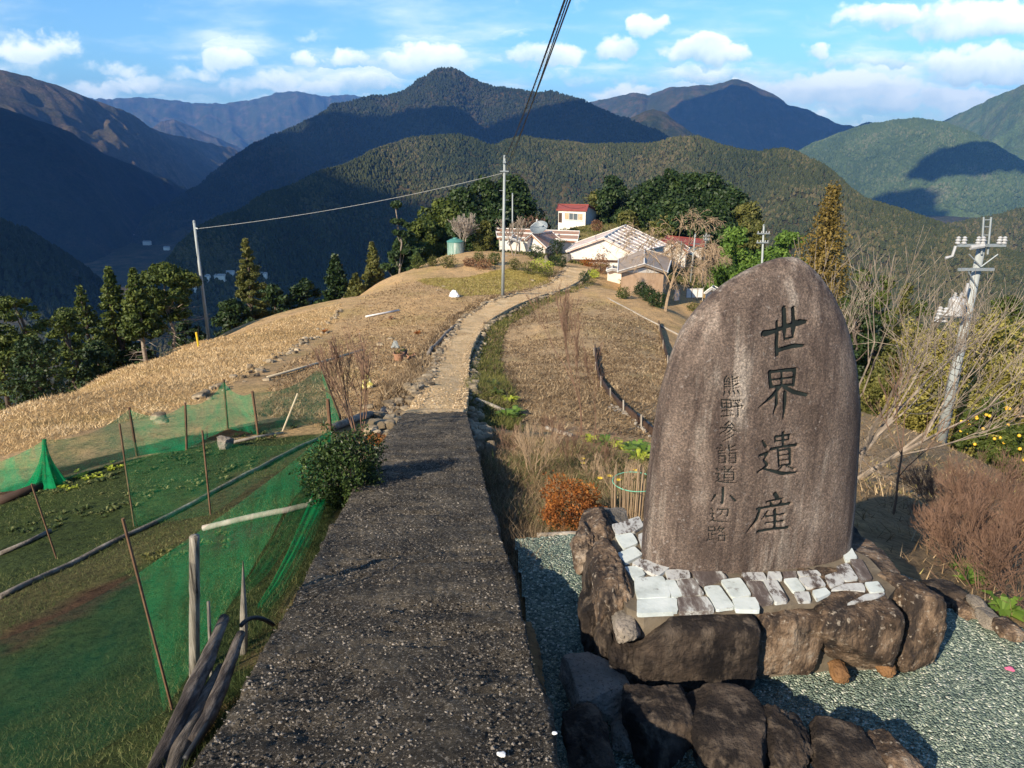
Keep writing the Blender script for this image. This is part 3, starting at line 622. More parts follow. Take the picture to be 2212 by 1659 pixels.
def Z3(X, Y): return (1123.3 + X * .4922, 1036.9 + Y * .4922)     # notes taken on an enlargement of the plinth
PT = -2.04                                                         # top of the plinth
plinth = thing('stone_plinth', 'low mortared boulder plinth topped with white paving pieces, under the engraved stone', 'plinth', (1.2, 3.35, GZ))
mb = MB()
_bc = atz(*Z3(1000, 380), PT)
body = [(lambda p_: _bc + (p_ - _bc) * .95 * np.array([1, 1, 0]) - np.array([0, 0, .012]) )(atz(*Z3(*q), PT)) for q in [(355,190),(460,165),(700,150),(1400,200),(1480,290),(1560,330),(1690,465),(1650,520),(1500,520),(1310,540),(1040,560),(1000,578),(520,596),(440,560),(355,400)]]
mb.prism(body, (0, 0, -(PT - GZ) - .06)); mb.build('mortar_core', M_MORTAR, plinth)
SL = [('m',[(405,195),(455,185),(485,225),(425,238)]),('w',[(420,240),(490,232),(515,275),(455,298)]),('w',[(420,325),(500,292),(535,325),(465,360)]),
 ('m',[(495,365),(525,345),(660,375),(605,418)]),('w',[(460,382),(520,378),(548,412),(500,432)]),('w',[(505,432),(625,423),(658,508),(520,516)]),('w',[(520,522),(682,518),(688,575),(520,583)]),
 ('m',[(640,395),(735,390),(745,428),(655,435)]),('w',[(640,440),(680,442),(712,505),(668,512)]),('d',[(690,440),(760,432),(805,495),(715,508)]),('d',[(695,515),(815,512),(850,568),(703,575)]),
 ('d',[(755,392),(880,400),(905,430),(785,458)]),('w',[(810,470),(875,465),(940,555),(862,565)]),('w',[(885,440),(965,430),(1012,500),(935,512)]),('w',[(935,518),(1035,515),(1050,568),(950,565)]),
 ('m',[(975,405),(1065,405),(1080,435),(995,438)]),('d',[(995,445),(1060,445),(1110,530),(1050,540)]),('m',[(1070,440),(1125,440),(1175,525),(1120,532)]),('w',[(1160,435),(1215,430),(1250,480),(1200,487)]),
 ('m',[(1090,402),(1140,402),(1150,430),(1085,434)]),('d',[(1155,402),(1208,400),(1216,424),(1160,428)]),
 ('m',[(1218,400),(1300,395),(1320,415),(1235,422)]),('m',[(1225,430),(1310,422),(1340,460),(1262,468)]),('m',[(1205,492),(1265,490),(1275,528),(1225,530)]),('w',[(1285,485),(1340,472),(1362,495),(1305,520)]),
 ('m',[(1390,380),(1440,365),(1482,430),(1425,440)]),('w',[(1415,305),(1455,298),(1480,340),(1430,352)]),('m',[(1340,420),(1400,400),(1422,450),(1365,468)]),('w',[(1515,450),(1570,445),(1598,485),(1540,490)]),
 ('d',[(1450,350),(1500,350),(1545,430),(1492,438)]),('m',[(1370,478),(1425,456),(1500,452),(1512,486),(1385,496)]),('m',[(1440,540),(1520,500),(1600,495),(1560,520)]),
 ('m',[(430,190),(520,160),(540,200),(500,225)]),('m',[(520,240),(560,225),(565,275),(535,290)])]
for k_, P in SL:
    c = np.mean(P, 0); rg = np.random.default_rng(int(c[0])); Q = []
    for i in range(4):                                             # rounded, uneven outline
        a, b, d = np.array(P[i - 1], float), np.array(P[i], float), np.array(P[(i + 1) % 4], float)
        for w in (.88, .94): pass
        Q += [b + (a - b) * .13 + (c - b) * .02, b + (c - b) * .07, b + (d - b) * .13 + (c - b) * .02]
        m_ = (b + d) / 2; Q.append(m_ + (c - m_) * rg.uniform(-.02, .05))
    mb = MB(); hgt = rg.uniform(.002, .008); Q = [c + (np.array(q) - c) * 1.10 for q in Q]; mb.prism([atz(*Z3(*q), PT + hgt) for q in Q], (0, 0, -.022))
    mb.build('paving_stone', {'w': M_SLABW, 'm': M_SLABM, 'd': M_SLABD}[k_], plinth)
def rock_box(x0, y0, x1, y1, fwd, dep, seed, mat, name='boulder', parent=None, conv=Z3, **k):
    """a block whose near face stands at distance fwd and fills the noted outline"""
    a = conv(x0, y0) if conv else (x0, y0); b = conv(x1, y1) if conv else (x1, y1); cx = (a[0] + b[0]) / 2
    zt = at(cx, a[1], fwd + dep * .55)[2]; zb = at(cx, b[1], fwd)[2]; dx_ = -.02 if parent is not None else dep * .25; xl = at(a[0], (a[1] + b[1]) / 2, fwd + dx_)[0]; xr = at(b[0], (a[1] + b[1]) / 2, fwd + dx_)[0]
    c = ((xl + xr) / 2, fwd + dep / 2 - (.05 if parent is not None else 0), (zt + zb) / 2 + (.045 if parent is not None else 0)); return rock(name, c, ((xr - xl) * 1.03, dep * 1.10, max(.06, zt - zb) * 1.17), seed, mat, parent, **k)
for i, (bx, f, dp, m_, kw) in enumerate([
   ((512,578,1045,918), 2.77, .30, M_ROCKD, dict(pw=9, rough=.035, facets=0)),
   ((1030,545,1318,850), 2.86, .28, M_ROCKB, dict(pw=9, rough=.06, facets=1)),
   ((1303,495,1672,862), 2.84, .40, M_ROCKB, dict(pw=8, rough=.05, facets=3)),
   ((1625,480,1842,838), 2.92, .30, M_ROCKB, dict(pw=6, rough=.07, rz=.35, facets=4)),
   ((422,585,532,735), 2.80, .24, M_ROCKG, dict(pw=4, rough=.08)),
   ((335,370,500,720), 2.96, .50, M_ROCKB, dict(pw=4, rough=.12)),
   ((280,185,440,400), 3.42, .42, M_ROCKB, dict(pw=4, rough=.12, facets=7)),
   ((235,240,345,440), 3.38, .32, M_ROCKB, dict(pw=4, rough=.14)),
   ((290,330,400,560), 3.20, .30, M_ROCKD, dict(pw=4, rough=.14)),
   ((275,500,400,760), 3.02, .32, M_ROCKD, dict(pw=4, rough=.14)),
   ((400,690,570,928), 2.78, .24, M_ROCKD, dict(pw=4, rough=.12)),
   ((340,600,460,855), 2.88, .26, M_ROCKD, dict(pw=4, rough=.14)),
   ((1475,300,1610,395), 3.42, .30, M_ROCKB, dict(pw=5, rough=.06)),
   ((1520,370,1700,475), 3.18, .34, M_ROCKB, dict(pw=5, rough=.06)),
   ((1640,465,1735,560), 3.02, .20, M_ROCKD, dict(pw=4, rough=.12)),
   ((360,160,480,225), 3.75, .2, M_ROCKG, dict(pw=4, rough=.1)),
   ((1368,815,1442,902), 2.80, .10, M_RUST, dict(pw=3, rough=.15)),
   ((1565,795,1645,872), 2.84, .12, M_RUST, dict(pw=3, rough=.15)),
   ((1400,215,1500,300), 3.65, .22, M_ROCKD, dict(pw=4, rough=.12))]):
    rock_box(*bx, f, dp, 100 + i * 7, m_, name='boulder', parent=plinth, **kw)

# the loose boulders between the ramp and the court
FR = [((205,850,482,1085), 2.50, .34, M_ROCKG, 'pale pinkish grey boulder with a flat top, nearest the ramp beside the plinth', dict(pw=5, rough=.06, facets=6, rz=.2)),
      ((405,1075,525,1215), 2.36, .18, M_ROCKG, 'small pale stone wedged just below the pale pinkish grey boulder', dict(pw=4, rough=.12)),
      ((480,970,780,1300), 2.22, .34, M_ROCKD, 'dark mossy boulder with pale lichen flecks right of the small wedged stone', dict(pw=5, rough=.10)),
      ((770,1035,1130,1340), 2.12, .40, M_ROCKD, 'largest rounded dark boulder at the bottom edge of the court', dict(pw=4, rough=.07)),
      ((1080,1085,1300,1340), 2.14, .28, M_ROCKD, 'jagged dark stone right of the largest rounded dark boulder', dict(pw=5, rough=.15)),
      ((1285,1150,1600,1380), 2.08, .30, M_ROCKD, 'low brown grey stone at the bottom edge, second from the right of its row', dict(pw=4, rough=.10)),
      ((1590,1188,1770,1360), 2.08, .24, M_ROCKB, 'smallest brown stone at the right end of the row of boulders', dict(pw=4, rough=.12)),
      ((195,1090,420,1340), 2.12, .30, M_ROCKD, 'dark shaded stone against the side of the ramp at the bottom', dict(pw=4, rough=.15))]
for i, (bx, f, dp, m_, lb, kw) in enumerate(FR):
    rock_box(*bx, f, dp, 300 + i * 5, m_, name='boulder', label=lb, cat='boulder', group='boulders along the near side of the gravel court', **kw)
CURB = [((1805,468,1955,575), 3.42, .2, M_ROCKD, 'dark rounded stone at the corner of the gravel court behind the plinth'),
        ((1985,535,2055,590), 3.32, .12, M_ROCKG, 'small tan stone on the court edge right of the dark rounded stone'),
        ((1930,560,2010,620), 3.30, .14, M_ROCKB, 'flat brown stone on the court edge below the small tan stone'),
        ((2040,600,2130,665), 3.16, .14, M_ROCKG, 'middle grey stone of the court edging by the green tuft'),
        ((2110,640,2215,710), 3.06, .14, M_ROCKB, 'brown edging stone where the court edge leaves the picture')]
for i, (bx, f, dp, m_, lb) in enumerate(CURB):
    rock_box(*bx, f, dp, 400 + i * 5, m_, name='edging_stone', label=lb, cat='stone', group='edging stones of the gravel court', pw=4, rough=.12)

# ------------------------------------------------------------------ the engraved stone
MU = np.array([math.cos(R(8)), math.sin(R(8)), 0]); MN = np.array([MU[1], -MU[0], 0])       # MN points to the viewer
M0 = at(1600, 1210, 3.35); M0[2] = PT
def on_plane(px, py, off=0):
    d = ray(px, py); o = M0 + MN * off; t = (o @ MN) / (d @ MN); q = d * t - M0; return q @ MU, q[2]
OL = [(1386,1215),(1388,1185),(1395,1090),(1409,960),(1425,860),(1447,780),(1470,718),(1500,675),(1540,634),(1585,600),(1635,573),(1680,558),(1712,555)]
OR = [(1822,1222),(1830,1185),(1840,1080),(1846,990),(1852,880),(1845,790),(1832,725),(1818,680),(1795,632),(1770,595),(1745,570),(1725,558),(1712,555)]
LU = np.array([on_plane(*q) for q in OL]); RU = np.array([on_plane(*q) for q in OR])
ZTOP = max(LU[-1, 1], RU[-1, 1]); LU[:, 1] = np.maximum.accumulate(LU[:, 1]); RU[:, 1] = np.maximum.accumulate(RU[:, 1])
ZB = -.03
def _sm(Z, P):
    from_z = P[:, 1]; return np.interp(Z, from_z, P[:, 0])
def lims(z):
    z = np.asarray(z, float); l = 0; r = 0
    for d in (-.03, -.015, 0, .015, .03):
        zz = np.minimum(z + d, ZTOP - (ZTOP - z) * .02 * 0); l = l + _sm(np.clip(zz, -1, ZTOP), LU); r = r + _sm(np.clip(zz, -1, ZTOP), RU)
    l, r = l / 5, r / 5; k = np.clip((z - (ZTOP - .06)) / .06, 0, 1) ** 1; l0, r0 = _sm(z, LU), _sm(z, RU)
    return l * (1 - k) + l0 * k, r * (1 - k) + r0 * k
TF, TB = .21, .22
def thick(z): h = np.clip(z / ZTOP, 0, 1); return np.sqrt(np.clip(1 - h ** 3.2, 0, 1)) * (1 - .06 * h)
def front(u, z):
    l, r = lims(z); c = (l + r) / 2; a = np.maximum((r - l) / 2, 1e-4); s = np.clip((u - c) / a, -1, 1)
    f = np.abs(s) ** 3.0; w = fbm(np.stack([u * 3, z * 2.2, u * 0], 1), 201, 4) * .022 + fbm(np.stack([u * 24, z * 5, u * 0], 1), 203, 3) * .0022
    return TF * thick(z) * np.sqrt(np.clip(1 - f, 0, 1)) + w * np.clip(1 - f, 0, 1)
# brush strokes, noted on an enlargement of the inscription
def ZC(X, Y): return ((1720 + X / 2.5125) / 1.15733, (740 + Y / 2.5125) / 1.15733)
BIG = {
 'se': [([(522,262),(560,255),(610,240),(700,208),(750,196),(798,190)],[12,10,8,8,12,6]),([(610,188),(606,260),(598,330),(598,392)],[5,8,7,8]),([(665,108),(662,160),(658,215),(652,300)],[9,9,10,3]),([(722,108),(720,160),(718,205),(704,282)],[8,8,12,4]),([(600,368),(650,352),(700,338),(764,334)],[9,8,9,5]),([(652,296),(680,290),(708,282)],[4,4,4])],
 'kai': [([(545,498),(546,540),(550,592)],[7,7,8]),([(548,500),(620,490),(706,484)],[6,6,8]),([(703,486),(698,530),(690,582)],[8,7,6]),([(622,495),(620,535),(616,585)],[5,5,5]),([(556,548),(620,540),(690,532)],[4,4,4]),([(550,592),(620,582),(690,576)],[5,5,5]),([(606,590),(550,648),(466,712)],[8,8,2]),([(632,590),(690,622),(766,638)],[7,8,7]),([(582,628),(578,690),(554,750)],[6,7,3]),([(636,622),(630,690),(614,778)],[8,8,3])],
 'i': [([(556,888),(555,918)],[4,4]),([(556,892),(648,880)],[5,5]),([(646,880),(640,908)],[4,4]),([(556,918),(640,908)],[4,4]),([(606,868),(604,945)],[6,5]),([(526,966),(600,952),(686,942)],[7,5,7]),([(570,972),(572,1066)],[5,4]),([(572,976),(646,966)],[4,4]),([(646,966),(642,1062)],[6,5]),([(576,1006),(640,997)],[3,3]),([(576,1036),(640,1027)],[3,3]),([(574,1066),(640,1058)],[4,4]),([(590,1072),(562,1094)],[4,3]),([(622,1068),(662,1086)],[4,4]),([(474,914),(494,950)],[4,6]),([(452,1004),(504,986),(476,1030),(500,1062),(436,1104)],[6,6,4,6,4]),([(470,1084),(520,1096),(590,1114),(680,1110)],[4,6,8,4])],
 'san': [([(545,1240),(562,1266)],[8,8]),([(494,1292),(540,1282),(590,1272)],[5,5,5]),([(520,1300),(532,1322)],[5,5]),([(588,1290),(566,1312)],[6,4]),([(436,1336),(540,1318),(638,1304)],[6,6,7]),([(452,1338),(430,1404),(366,1482)],[6,7,2]),([(496,1354),(466,1396)],[5,3]),([(492,1384),(545,1376),(602,1368)],[5,4,5]),([(546,1342),(546,1400),(544,1462)],[7,6,6]),([(488,1424),(596,1412)],[4,5]),([(438,1478),(530,1462),(626,1452)],[7,6,7])]}
def U(box, S): x0, y0, x1, y1 = box; return [([(x0 + a * (x1 - x0), y0 + b * (y1 - y0) - (a - .5) * 8) for a, b in P], [3.0] * (len(P) - 1) + [1.8]) for P in S]
SHIN = [[(.1,.1),(.18,.25)],[(.05,.42),(.22,.4),(.12,.6),(.22,.72),(.02,.92)],[(.1,.85),(.4,.92),(1,.95)]]
SMALL = {
 'kuma': U((245,525,355,640), [[(.25,0),(.1,.2),(.4,.18)],[(.35,.1),(.42,.2)],[(.12,.28),(.1,.68)],[(.12,.28),(.42,.28),(.42,.68)],[(.12,.42),(.42,.42)],[(.12,.55),(.42,.55)],[(.58,.05),(.58,.3),(.85,.28)],[(.85,.1),(.6,.18)],[(.58,.4),(.58,.66),(.88,.62)],[(.85,.42),(.6,.52)],[(.1,.8),(.05,.98)],[(.35,.8),(.38,.95)],[(.6,.8),(.65,.95)],[(.82,.78),(.95,.97)]]),
 'no': U((230,665,365,775), [[(.05,.05),(.45,.05),(.45,.45),(.05,.45),(.05,.05)],[(.25,.05),(.25,.9)],[(.05,.25),(.45,.25)],[(.05,.65),(.45,.62)],[(0,.95),(.5,.88)],[(.55,.1),(.9,.08),(.72,.28)],[(.65,.2),(.78,.35)],[(.52,.42),(1,.38),(.92,.5)],[(.75,.42),(.75,.98),(.65,.9)]]),
 'san2': U((210,805,330,920), [[(.5,0),(.3,.18),(.7,.16)],[(.65,.08),(.78,.22)],[(.1,.32),(.9,.28)],[(.5,.18),(.35,.42),(.05,.62)],[(.55,.3),(.75,.45),(1,.55)],[(.55,.45),(.35,.58)],[(.6,.58),(.3,.75)],[(.72,.7),(.2,1)]]),
 'kei': U((195,945,315,1060), [[(.2,0),(.28,.08)],[(.02,.18),(.45,.16)],[(.1,.32),(.38,.3)],[(.1,.46),(.38,.44)],[(.1,.6),(.1,.95)],[(.1,.6),(.4,.6),(.4,.95),(.1,.95)],[(.6,.02),(.6,.3),(.95,.28)],[(.9,.05),(.62,.17)],[(.62,.45),(.62,.95)],[(.62,.45),(.92,.45),(.92,.95),(.62,.95)],[(.62,.7),(.92,.7)]]),
 'do': U((180,1080,305,1185), [[(.45,0),(.52,.1)],[(.8,0),(.7,.12)],[(.35,.18),(1,.15)],[(.65,.17),(.6,.28)],[(.45,.3),(.45,.8)],[(.45,.3),(.88,.3),(.88,.8),(.45,.8)],[(.45,.46),(.88,.46)],[(.45,.63),(.88,.63)]] + SHIN),
 'ko': [([(228,1212),(226,1270),(222,1312),(212,1304)],[5,5,5,2]),([(182,1262),(160,1300)],[5,3]),([(272,1258),(298,1288)],[4,6])],
 'he': U((145,1335,270,1430), [[(.4,.15),(.9,.12),(.85,.6),(.72,.55)],[(.62,.15),(.55,.45),(.35,.65)]] + SHIN),
 'ji': U((130,1455,245,1545), [[(.08,.05),(.4,.05),(.4,.3),(.08,.3),(.08,.05)],[(.25,.3),(.25,.85)],[(.25,.55),(.42,.52)],[(.08,.5),(.08,.9)],[(0,.95),(.45,.85)],[(.65,0),(.5,.3)],[(.6,.12),(.9,.12),(.45,.55)],[(.62,.25),(1,.55)],[(.58,.62),(.58,.98)],[(.58,.62),(.9,.62),(.9,.98),(.58,.98)]])}
UPX = None
def stroke_uz(P, W, small=False):
    """resample one brush stroke on the face: centres (u,z) and half widths in metres"""
    P = np.array([on_plane(*ZC(*q), off=TF * .96) for q in P]); sc_ = 2.55 / FX / 2.5125 / 1.15733 * (2.15 if not small else 1.95)
    W = np.array(W, float) * sc_; t = np.r_[0, np.cumsum(np.linalg.norm(np.diff(P, axis=0), axis=1))]; n = max(4, int(t[-1] / .008)); tt = np.linspace(0, t[-1], n)
    C = np.stack([np.interp(tt, t, P[:, 0]), np.interp(tt, t, P[:, 1])], 1); return C, np.interp(tt, t, W)
ALLS = [(k, [stroke_uz(P, W, k in SMALL) for P, W in S]) for k, S in list(BIG.items()) + list(SMALL.items())]
def build_monument():
    root = thing('engraved_stone', 'tall rounded brown stone engraved with two columns of characters, standing on the plinth', 'monument', M0)
    NZ, NF, NB = 520, 330, 60
    q = np.linspace(0, 1, NZ); z = ZB + (ZTOP - ZB) * (1 - (1 - q) ** 1.35); z[-1] = ZTOP - 1e-4
    s = np.concatenate([np.sin(np.linspace(-1, 1, NF) * math.pi / 2) * .35 + np.linspace(-1, 1, NF) * .65, np.cos(np.linspace(0, 1, NB + 2)[1:-1] * math.pi)])
    side = np.r_[np.ones(NF), -np.ones(NB)]
    l, r = lims(z); l[-1] = r[-1] = (l[-1] + r[-1]) / 2; c = (l + r) / 2; a = (r - l) / 2
    Uu = c[:, None] + a[:, None] * s[None]; Zz = np.repeat(z[:, None], len(s), 1)
    fr = front(Uu.ravel(), Zz.ravel()).reshape(Uu.shape)
    bk = -TB * thick(Zz) * np.sqrt(np.clip(1 - np.abs(s[None]) ** 2.6, 0, 1))
    off = np.where(side[None] > 0, fr, bk)
    # cut the characters into the face
    dep = np.zeros(NZ * NF); fu = Uu[:, :NF].ravel(); fz = Zz[:, :NF].ravel()
    for k, S in ALLS:
        for C, W in S:
            lo = C.min(0) - .03; hi = C.max(0) + .03; m = np.where((fu > lo[0]) & (fu < hi[0]) & (fz > lo[1]) & (fz < hi[1]))[0]
            if not len(m): continue
            d = np.sqrt((fu[m, None] - C[None, :, 0]) ** 2 + (fz[m, None] - C[None, :, 1]) ** 2) - W[None] * 1.05; d = d.min(1)
            g = np.clip(-d / .003 + 1, 0, 1); dep[m] = np.maximum(dep[m], g * (.014 if k in BIG else .008))
    off[:, :NF] -= dep.reshape(NZ, NF)
    # slight shear so that the foot meets the plinth all round
    V = M0[None] + MU[None] * Uu.ravel()[:, None] + MN[None] * off.ravel()[:, None] + np.array([0, 0, 1])[None] * Zz.ravel()[:, None]
    n = len(s); idx = np.arange(NZ * n).reshape(NZ, n); i2 = np.roll(idx, -1, 1)
    F = np.stack([idx[:-1].ravel(), i2[:-1].ravel(), i2[1:].ravel(), idx[1:].ravel()], 1)
    m, nt, b = mat_base('weathered_boulder_face', .72, .35)
    f = tnoise(nt, 3.2, 9, .65, (1.6, 1.6, .55)); cst = ramp(nt, f, [(.30, (.035, .024, .020)), (.44, (.088, .063, .050)), (.58, (.145, .108, .086)), (.74, (.28, .23, .19))])
    st = tnoise(nt, 9, 6, .6, (1.5, 1.5, .12), off=3); cst = mixc(nt, ramp(nt, st, [(.50, (0, 0, 0)), (.64, (.85, .85, .85))]), cst, (.050, .034, .028))
    st2 = tnoise(nt, 6, 6, .6, (1.5, 1.5, .15), off=13); cst = mixc(nt, ramp(nt, st2, [(.54, (0, 0, 0)), (.68, (.65, .65, .65))]), cst, (.36, .31, .26))
    gr = tnoise(nt, 110, 4, .8, off=6); cst = mixc(nt, 1.0, cst, ramp(nt, gr, [(.34, (.45, .45, .45)), (.5, (1, 1, 1)), (.64, (1.9, 1.85, 1.8))]), 'MULTIPLY')
    cr = tnoise(nt, 38, 5, .75, off=9); cst = mixc(nt, ramp(nt, cr, [(.6, (0, 0, 0)), (.68, (.5, .5, .5))]), cst, (.38, .34, .31))
    nt.links.new(cst, b.inputs['Base Color']); bump(nt, b, tnoise(nt, 55, 10, .75, (1, 1, .7), off=1), .9, .010)
    npmesh('stone_body', V, F, m, parent=root, smooth=True)
    mi = nm('carved_grooves', [(.3, (.005, .008, .008)), (.6, (.014, .020, .019)), (.8, (.05, .065, .06))], 14, 6, .85)
    for k, S in ALLS:
        VV = []; FF = []; nb = 0; dp = .0105 if k in BIG else .006
        for C, W in S:
            t = np.gradient(C, axis=0); t /= np.linalg.norm(t, axis=1)[:, None] + 1e-9; nn = np.stack([-t[:, 1], t[:, 0]], 1)
            # pointed ends like a brush
            C2 = np.concatenate([C[:1] - t[:1] * W[0] * .7, C, C[-1:] + t[-1:] * W[-1] * .7]); W2 = np.r_[W[0] * .35, W, W[-1] * .3]; nn = np.concatenate([nn[:1], nn, nn[-1:]])
            uz = np.concatenate([C2 + nn * W2[:, None], C2 - nn * W2[:, None]]); o = front(uz[:, 0], uz[:, 1]) - dp
            VV.append(M0 + MU * uz[:, :1] + MN * o[:, None] + np.array([0, 0, 1]) * uz[:, 1:]); k2 = len(C2)
            i = np.arange(k2 - 1); FF.append(np.stack([i, i + 1, i + 1 + k2, i + k2], 1) + nb); nb += 2 * k2
        npmesh('inscription', np.concatenate(VV), np.concatenate(FF), mi, parent=root)
    return root
build_monument()
# ------------------------------------------------------------------ houses of the hamlet
M_WHITE = nm('cream_plaster', [(.3, (.66,.60,.52)), (.7, (.80,.75,.67))], 2, 6, .85, layer=(1.2, .58, .75, (.55,.48,.40)))
M_TAN = nm('tan_clay_wall', [(.3, (.42,.27,.165)), (.5, (.52,.35,.22)), (.7, (.60,.42,.28))], 1.6, 8, .9, stretch=(1, 1, .35), layer=(1.4, .55, .7, (.34,.20,.12)))
M_DKWOOD = nm('dark_timber', [(.3, (.035,.022,.016)), (.7, (.09,.055,.04))], 4, 6, .8)
M_PALEWOOD = nm('weathered_timber', [(.3, (.20,.17,.135)), (.5, (.33,.29,.24)), (.7, (.46,.42,.36))], 8, 9, .85, stretch=(1, 1, .2), bs=20, bstr=.6)
M_GLASS = plain('window_glass', (.10,.12,.13), .15, 0, .1, spec=.8)
M_CREAMW = plain('white_paint', (.68,.67,.64), .5)
M_TRIM = plain('roof_trim', (.70,.67,.62), .6)
def roofmat(name, a, b, rust=None, ribs=3.2):
    m, nt, bs = mat_base(name, .6, .35)
    c = ramp(nt, tnoise(nt, 1.3, 8, .65), [(.3, a), (.7, b)])
    if rust: c = mixc(nt, ramp(nt, tnoise(nt, .7, 6, .65, off=6), [(.48, (0, 0, 0)), (.62, (1, 1, 1))]), c, rust)
    c = mixc(nt, ramp(nt, tnoise(nt, 9, 5, .7, off=2), [(.35, (.35, .35, .35)), (.6, (0, 0, 0))]), c, (.12, .10, .09))
    nt.links.new(c, bs.inputs['Base Color']); bump(nt, bs, tnoise(nt, 14, 4, .6), .5, .03); return m
R_PINK = roofmat('pale_rusty_sheet', (.72,.58,.50), (.82,.72,.65), (.60,.43,.35))
R_BROWN = roofmat('rusty_sheet', (.36,.21,.15), (.48,.31,.22), (.45,.19,.09))
R_RED = roofmat('red_sheet', (.26,.045,.035), (.38,.075,.05))
R_REDW = roofmat('worn_red_sheet', (.32,.11,.07), (.42,.17,.11), (.34,.22,.17))
R_TILE = roofmat('brown_tile', (.30,.22,.15), (.44,.34,.25))
R_GREY = roofmat('grey_sheet', (.30,.30,.30), (.42,.42,.41))
def V3(q): return Vector([float(c) for c in q])
def roof_quad(mb, a, b, c, d, th=.14):
    """slab from four corners (eave a-b, ridge d-c), real thickness"""
    a, b, c, d = map(V3, (a, b, c, d)); n = (b - a).cross(d - a).normalized() * th
    if n.z < 0: n = -n
    mb.add([a, b, c, d, a - n, b - n, c - n, d - n], [(0, 1, 2, 3), (7, 6, 5, 4), (0, 4, 5, 1), (1, 5, 6, 2), (2, 6, 7, 3), (3, 7, 4, 0)])
def house(name, label, cat, FL, FA, FR, BL, BA, BR, zg, wall, roof, inset=.35, ribs=0, rib_mat=None, group=None, battens=0):
    """gabled house from its six roof corners; walls drop to zg"""
    FL, FA, FR, BL, BA, BR = map(V3, (FL, FA, FR, BL, BA, BR)); c = (FL + FR + BL + BR) / 4
    if c.y < 200: zg = min([zg] + [g1(q.x, q.y) - .3 for q in (FL, FR)])
    root = thing(name, label, cat, (c.x, c.y, zg), group=group)
    ctr = (FL + FR + BL + BR) / 4
    def ins(p, q, k=inset):                    # under the eaves
        d = (p - q); d.z = 0; return p - d.normalized() * k
    fl = ins(ins(FL, FR), BL, .3); fr = ins(ins(FR, FL), BR, .3); bl = ins(ins(BL, BR), FL, .3); br = ins(ins(BR, BL), FR, .3); fa = ins(FA, BA, .3); ba = ins(BA, FA, .3)
    dz = Vector((0, 0, -.16)); W = [q + dz for q in (fl, fa, fr, br, ba, bl)]; B = [Vector((q.x, q.y, zg)) for q in (fl, fr, br, bl)]
    mb = MB(); vs = W + B
    mb.add(vs, [(0, 6, 7, 2, 1), (3, 8, 9, 5, 4), (2, 7, 8, 3), (5, 9, 6, 0), (0, 1, 4, 5), (1, 2, 3, 4)]); mb.build('wall', wall, root)
    mb = MB(); roof_quad(mb, FL, BL, BA, FA); roof_quad(mb, FR, BR, BA, FA); rf = mb.build('roof', roof, root)
    mb = MB(); up = Vector((0, 0, .06)); mb.tube([FA + up, BA + up], .06, 6)
    for a, b in ((FL, FA), (FR, FA), (BL, BA), (BR, BA)): mb.tube([a + up, b + up], .04, 5)
    for k in range(1, ribs):
        t = k / ribs; p = FR.lerp(BR, t); q = FA.lerp(BA, t); mb.tube([p + up * .6, q + up * .6], .06, 5)
    mb.tube([FR + up * .6, BR + up * .6], .06, 5); mb.tube([FL + up * .6, BL + up * .6], .06, 5)
    mb.build('ridge_trim', rib_mat or M_TRIM, rf)
    if battens:
        for k in range(1, battens + 1):
            t = k / (battens + 1) * .55 + .38; p = FR.lerp(FA, t) + up * .6; q = BR.lerp(BA, t) + up * .6
            for j in range(0, 7): mb = MB(); mb.tube([p.lerp(q, (j + .12) / 7), p.lerp(q, (j + .72) / 7)], .06, 4); mb.build('roof_weight', M_PALEWOOD, rf)
    root['w'] = 0; del root['w']
    return root, (fl, fr, br, bl, fa, ba)
def panel(root, name, mat, a, b, z0, z1, t0, t1, proud=.04, th=.05, label=None):
    """a flat piece on the wall line a-b between fractions t0 and t1"""
    a, b = V3(a), V3(b); a.z = b.z = 0; p = a.lerp(b, t0); q = a.lerp(b, t1); d = (b - a).normalized(); n = Vector((d.y, -d.x, 0)); cam_side = (Vector((0, 0, 0)) - a)
    if n.dot(cam_side) < 0: n = -n
    mb = MB(); o = n * proud; mb.add([p + o + Vector((0, 0, z0)), q + o + Vector((0, 0, z0)), q + o + Vector((0, 0, z1)), p + o + Vector((0, 0, z1)), p + o - n * th + Vector((0, 0, z0)), q + o - n * th + Vector((0, 0, z0)), q + o - n * th + Vector((0, 0, z1)), p + o - n * th + Vector((0, 0, z1))],
        [(0, 1, 2, 3), (7, 6, 5, 4), (0, 4, 5, 1), (1, 5, 6, 2), (2, 6, 7, 3), (3, 7, 4, 0)])
    return mb.build(name, mat, root, label=label)
def off(p, x, y, z): return np.array(p) + np.array([x, y, z])

# big gabled barn
FL = at(1222,543,72.5); FA = at(1304,514,72); FR = at(1370,547,71.5); BR = at(1444,530,80.5); BA = at(1352,487,82); BL = off(BA, -5.3, 2.0, -2.2)
zg = g1(9, 72) - .3
h, W_ = house('gabled_barn', 'large cream walled barn with a pale ribbed sheet roof where the track ends', 'barn', FL, FA, FR, BL, BA, BR, min(zg, at(1300,572,71)[2]), M_WHITE, R_PINK, ribs=7, battens=2)
panel(h, 'foundation', M_DKWOOD, W_[0], W_[1], at(1300,571,71)[2], at(1300,566,71)[2], -.02, .9, .05, .06)
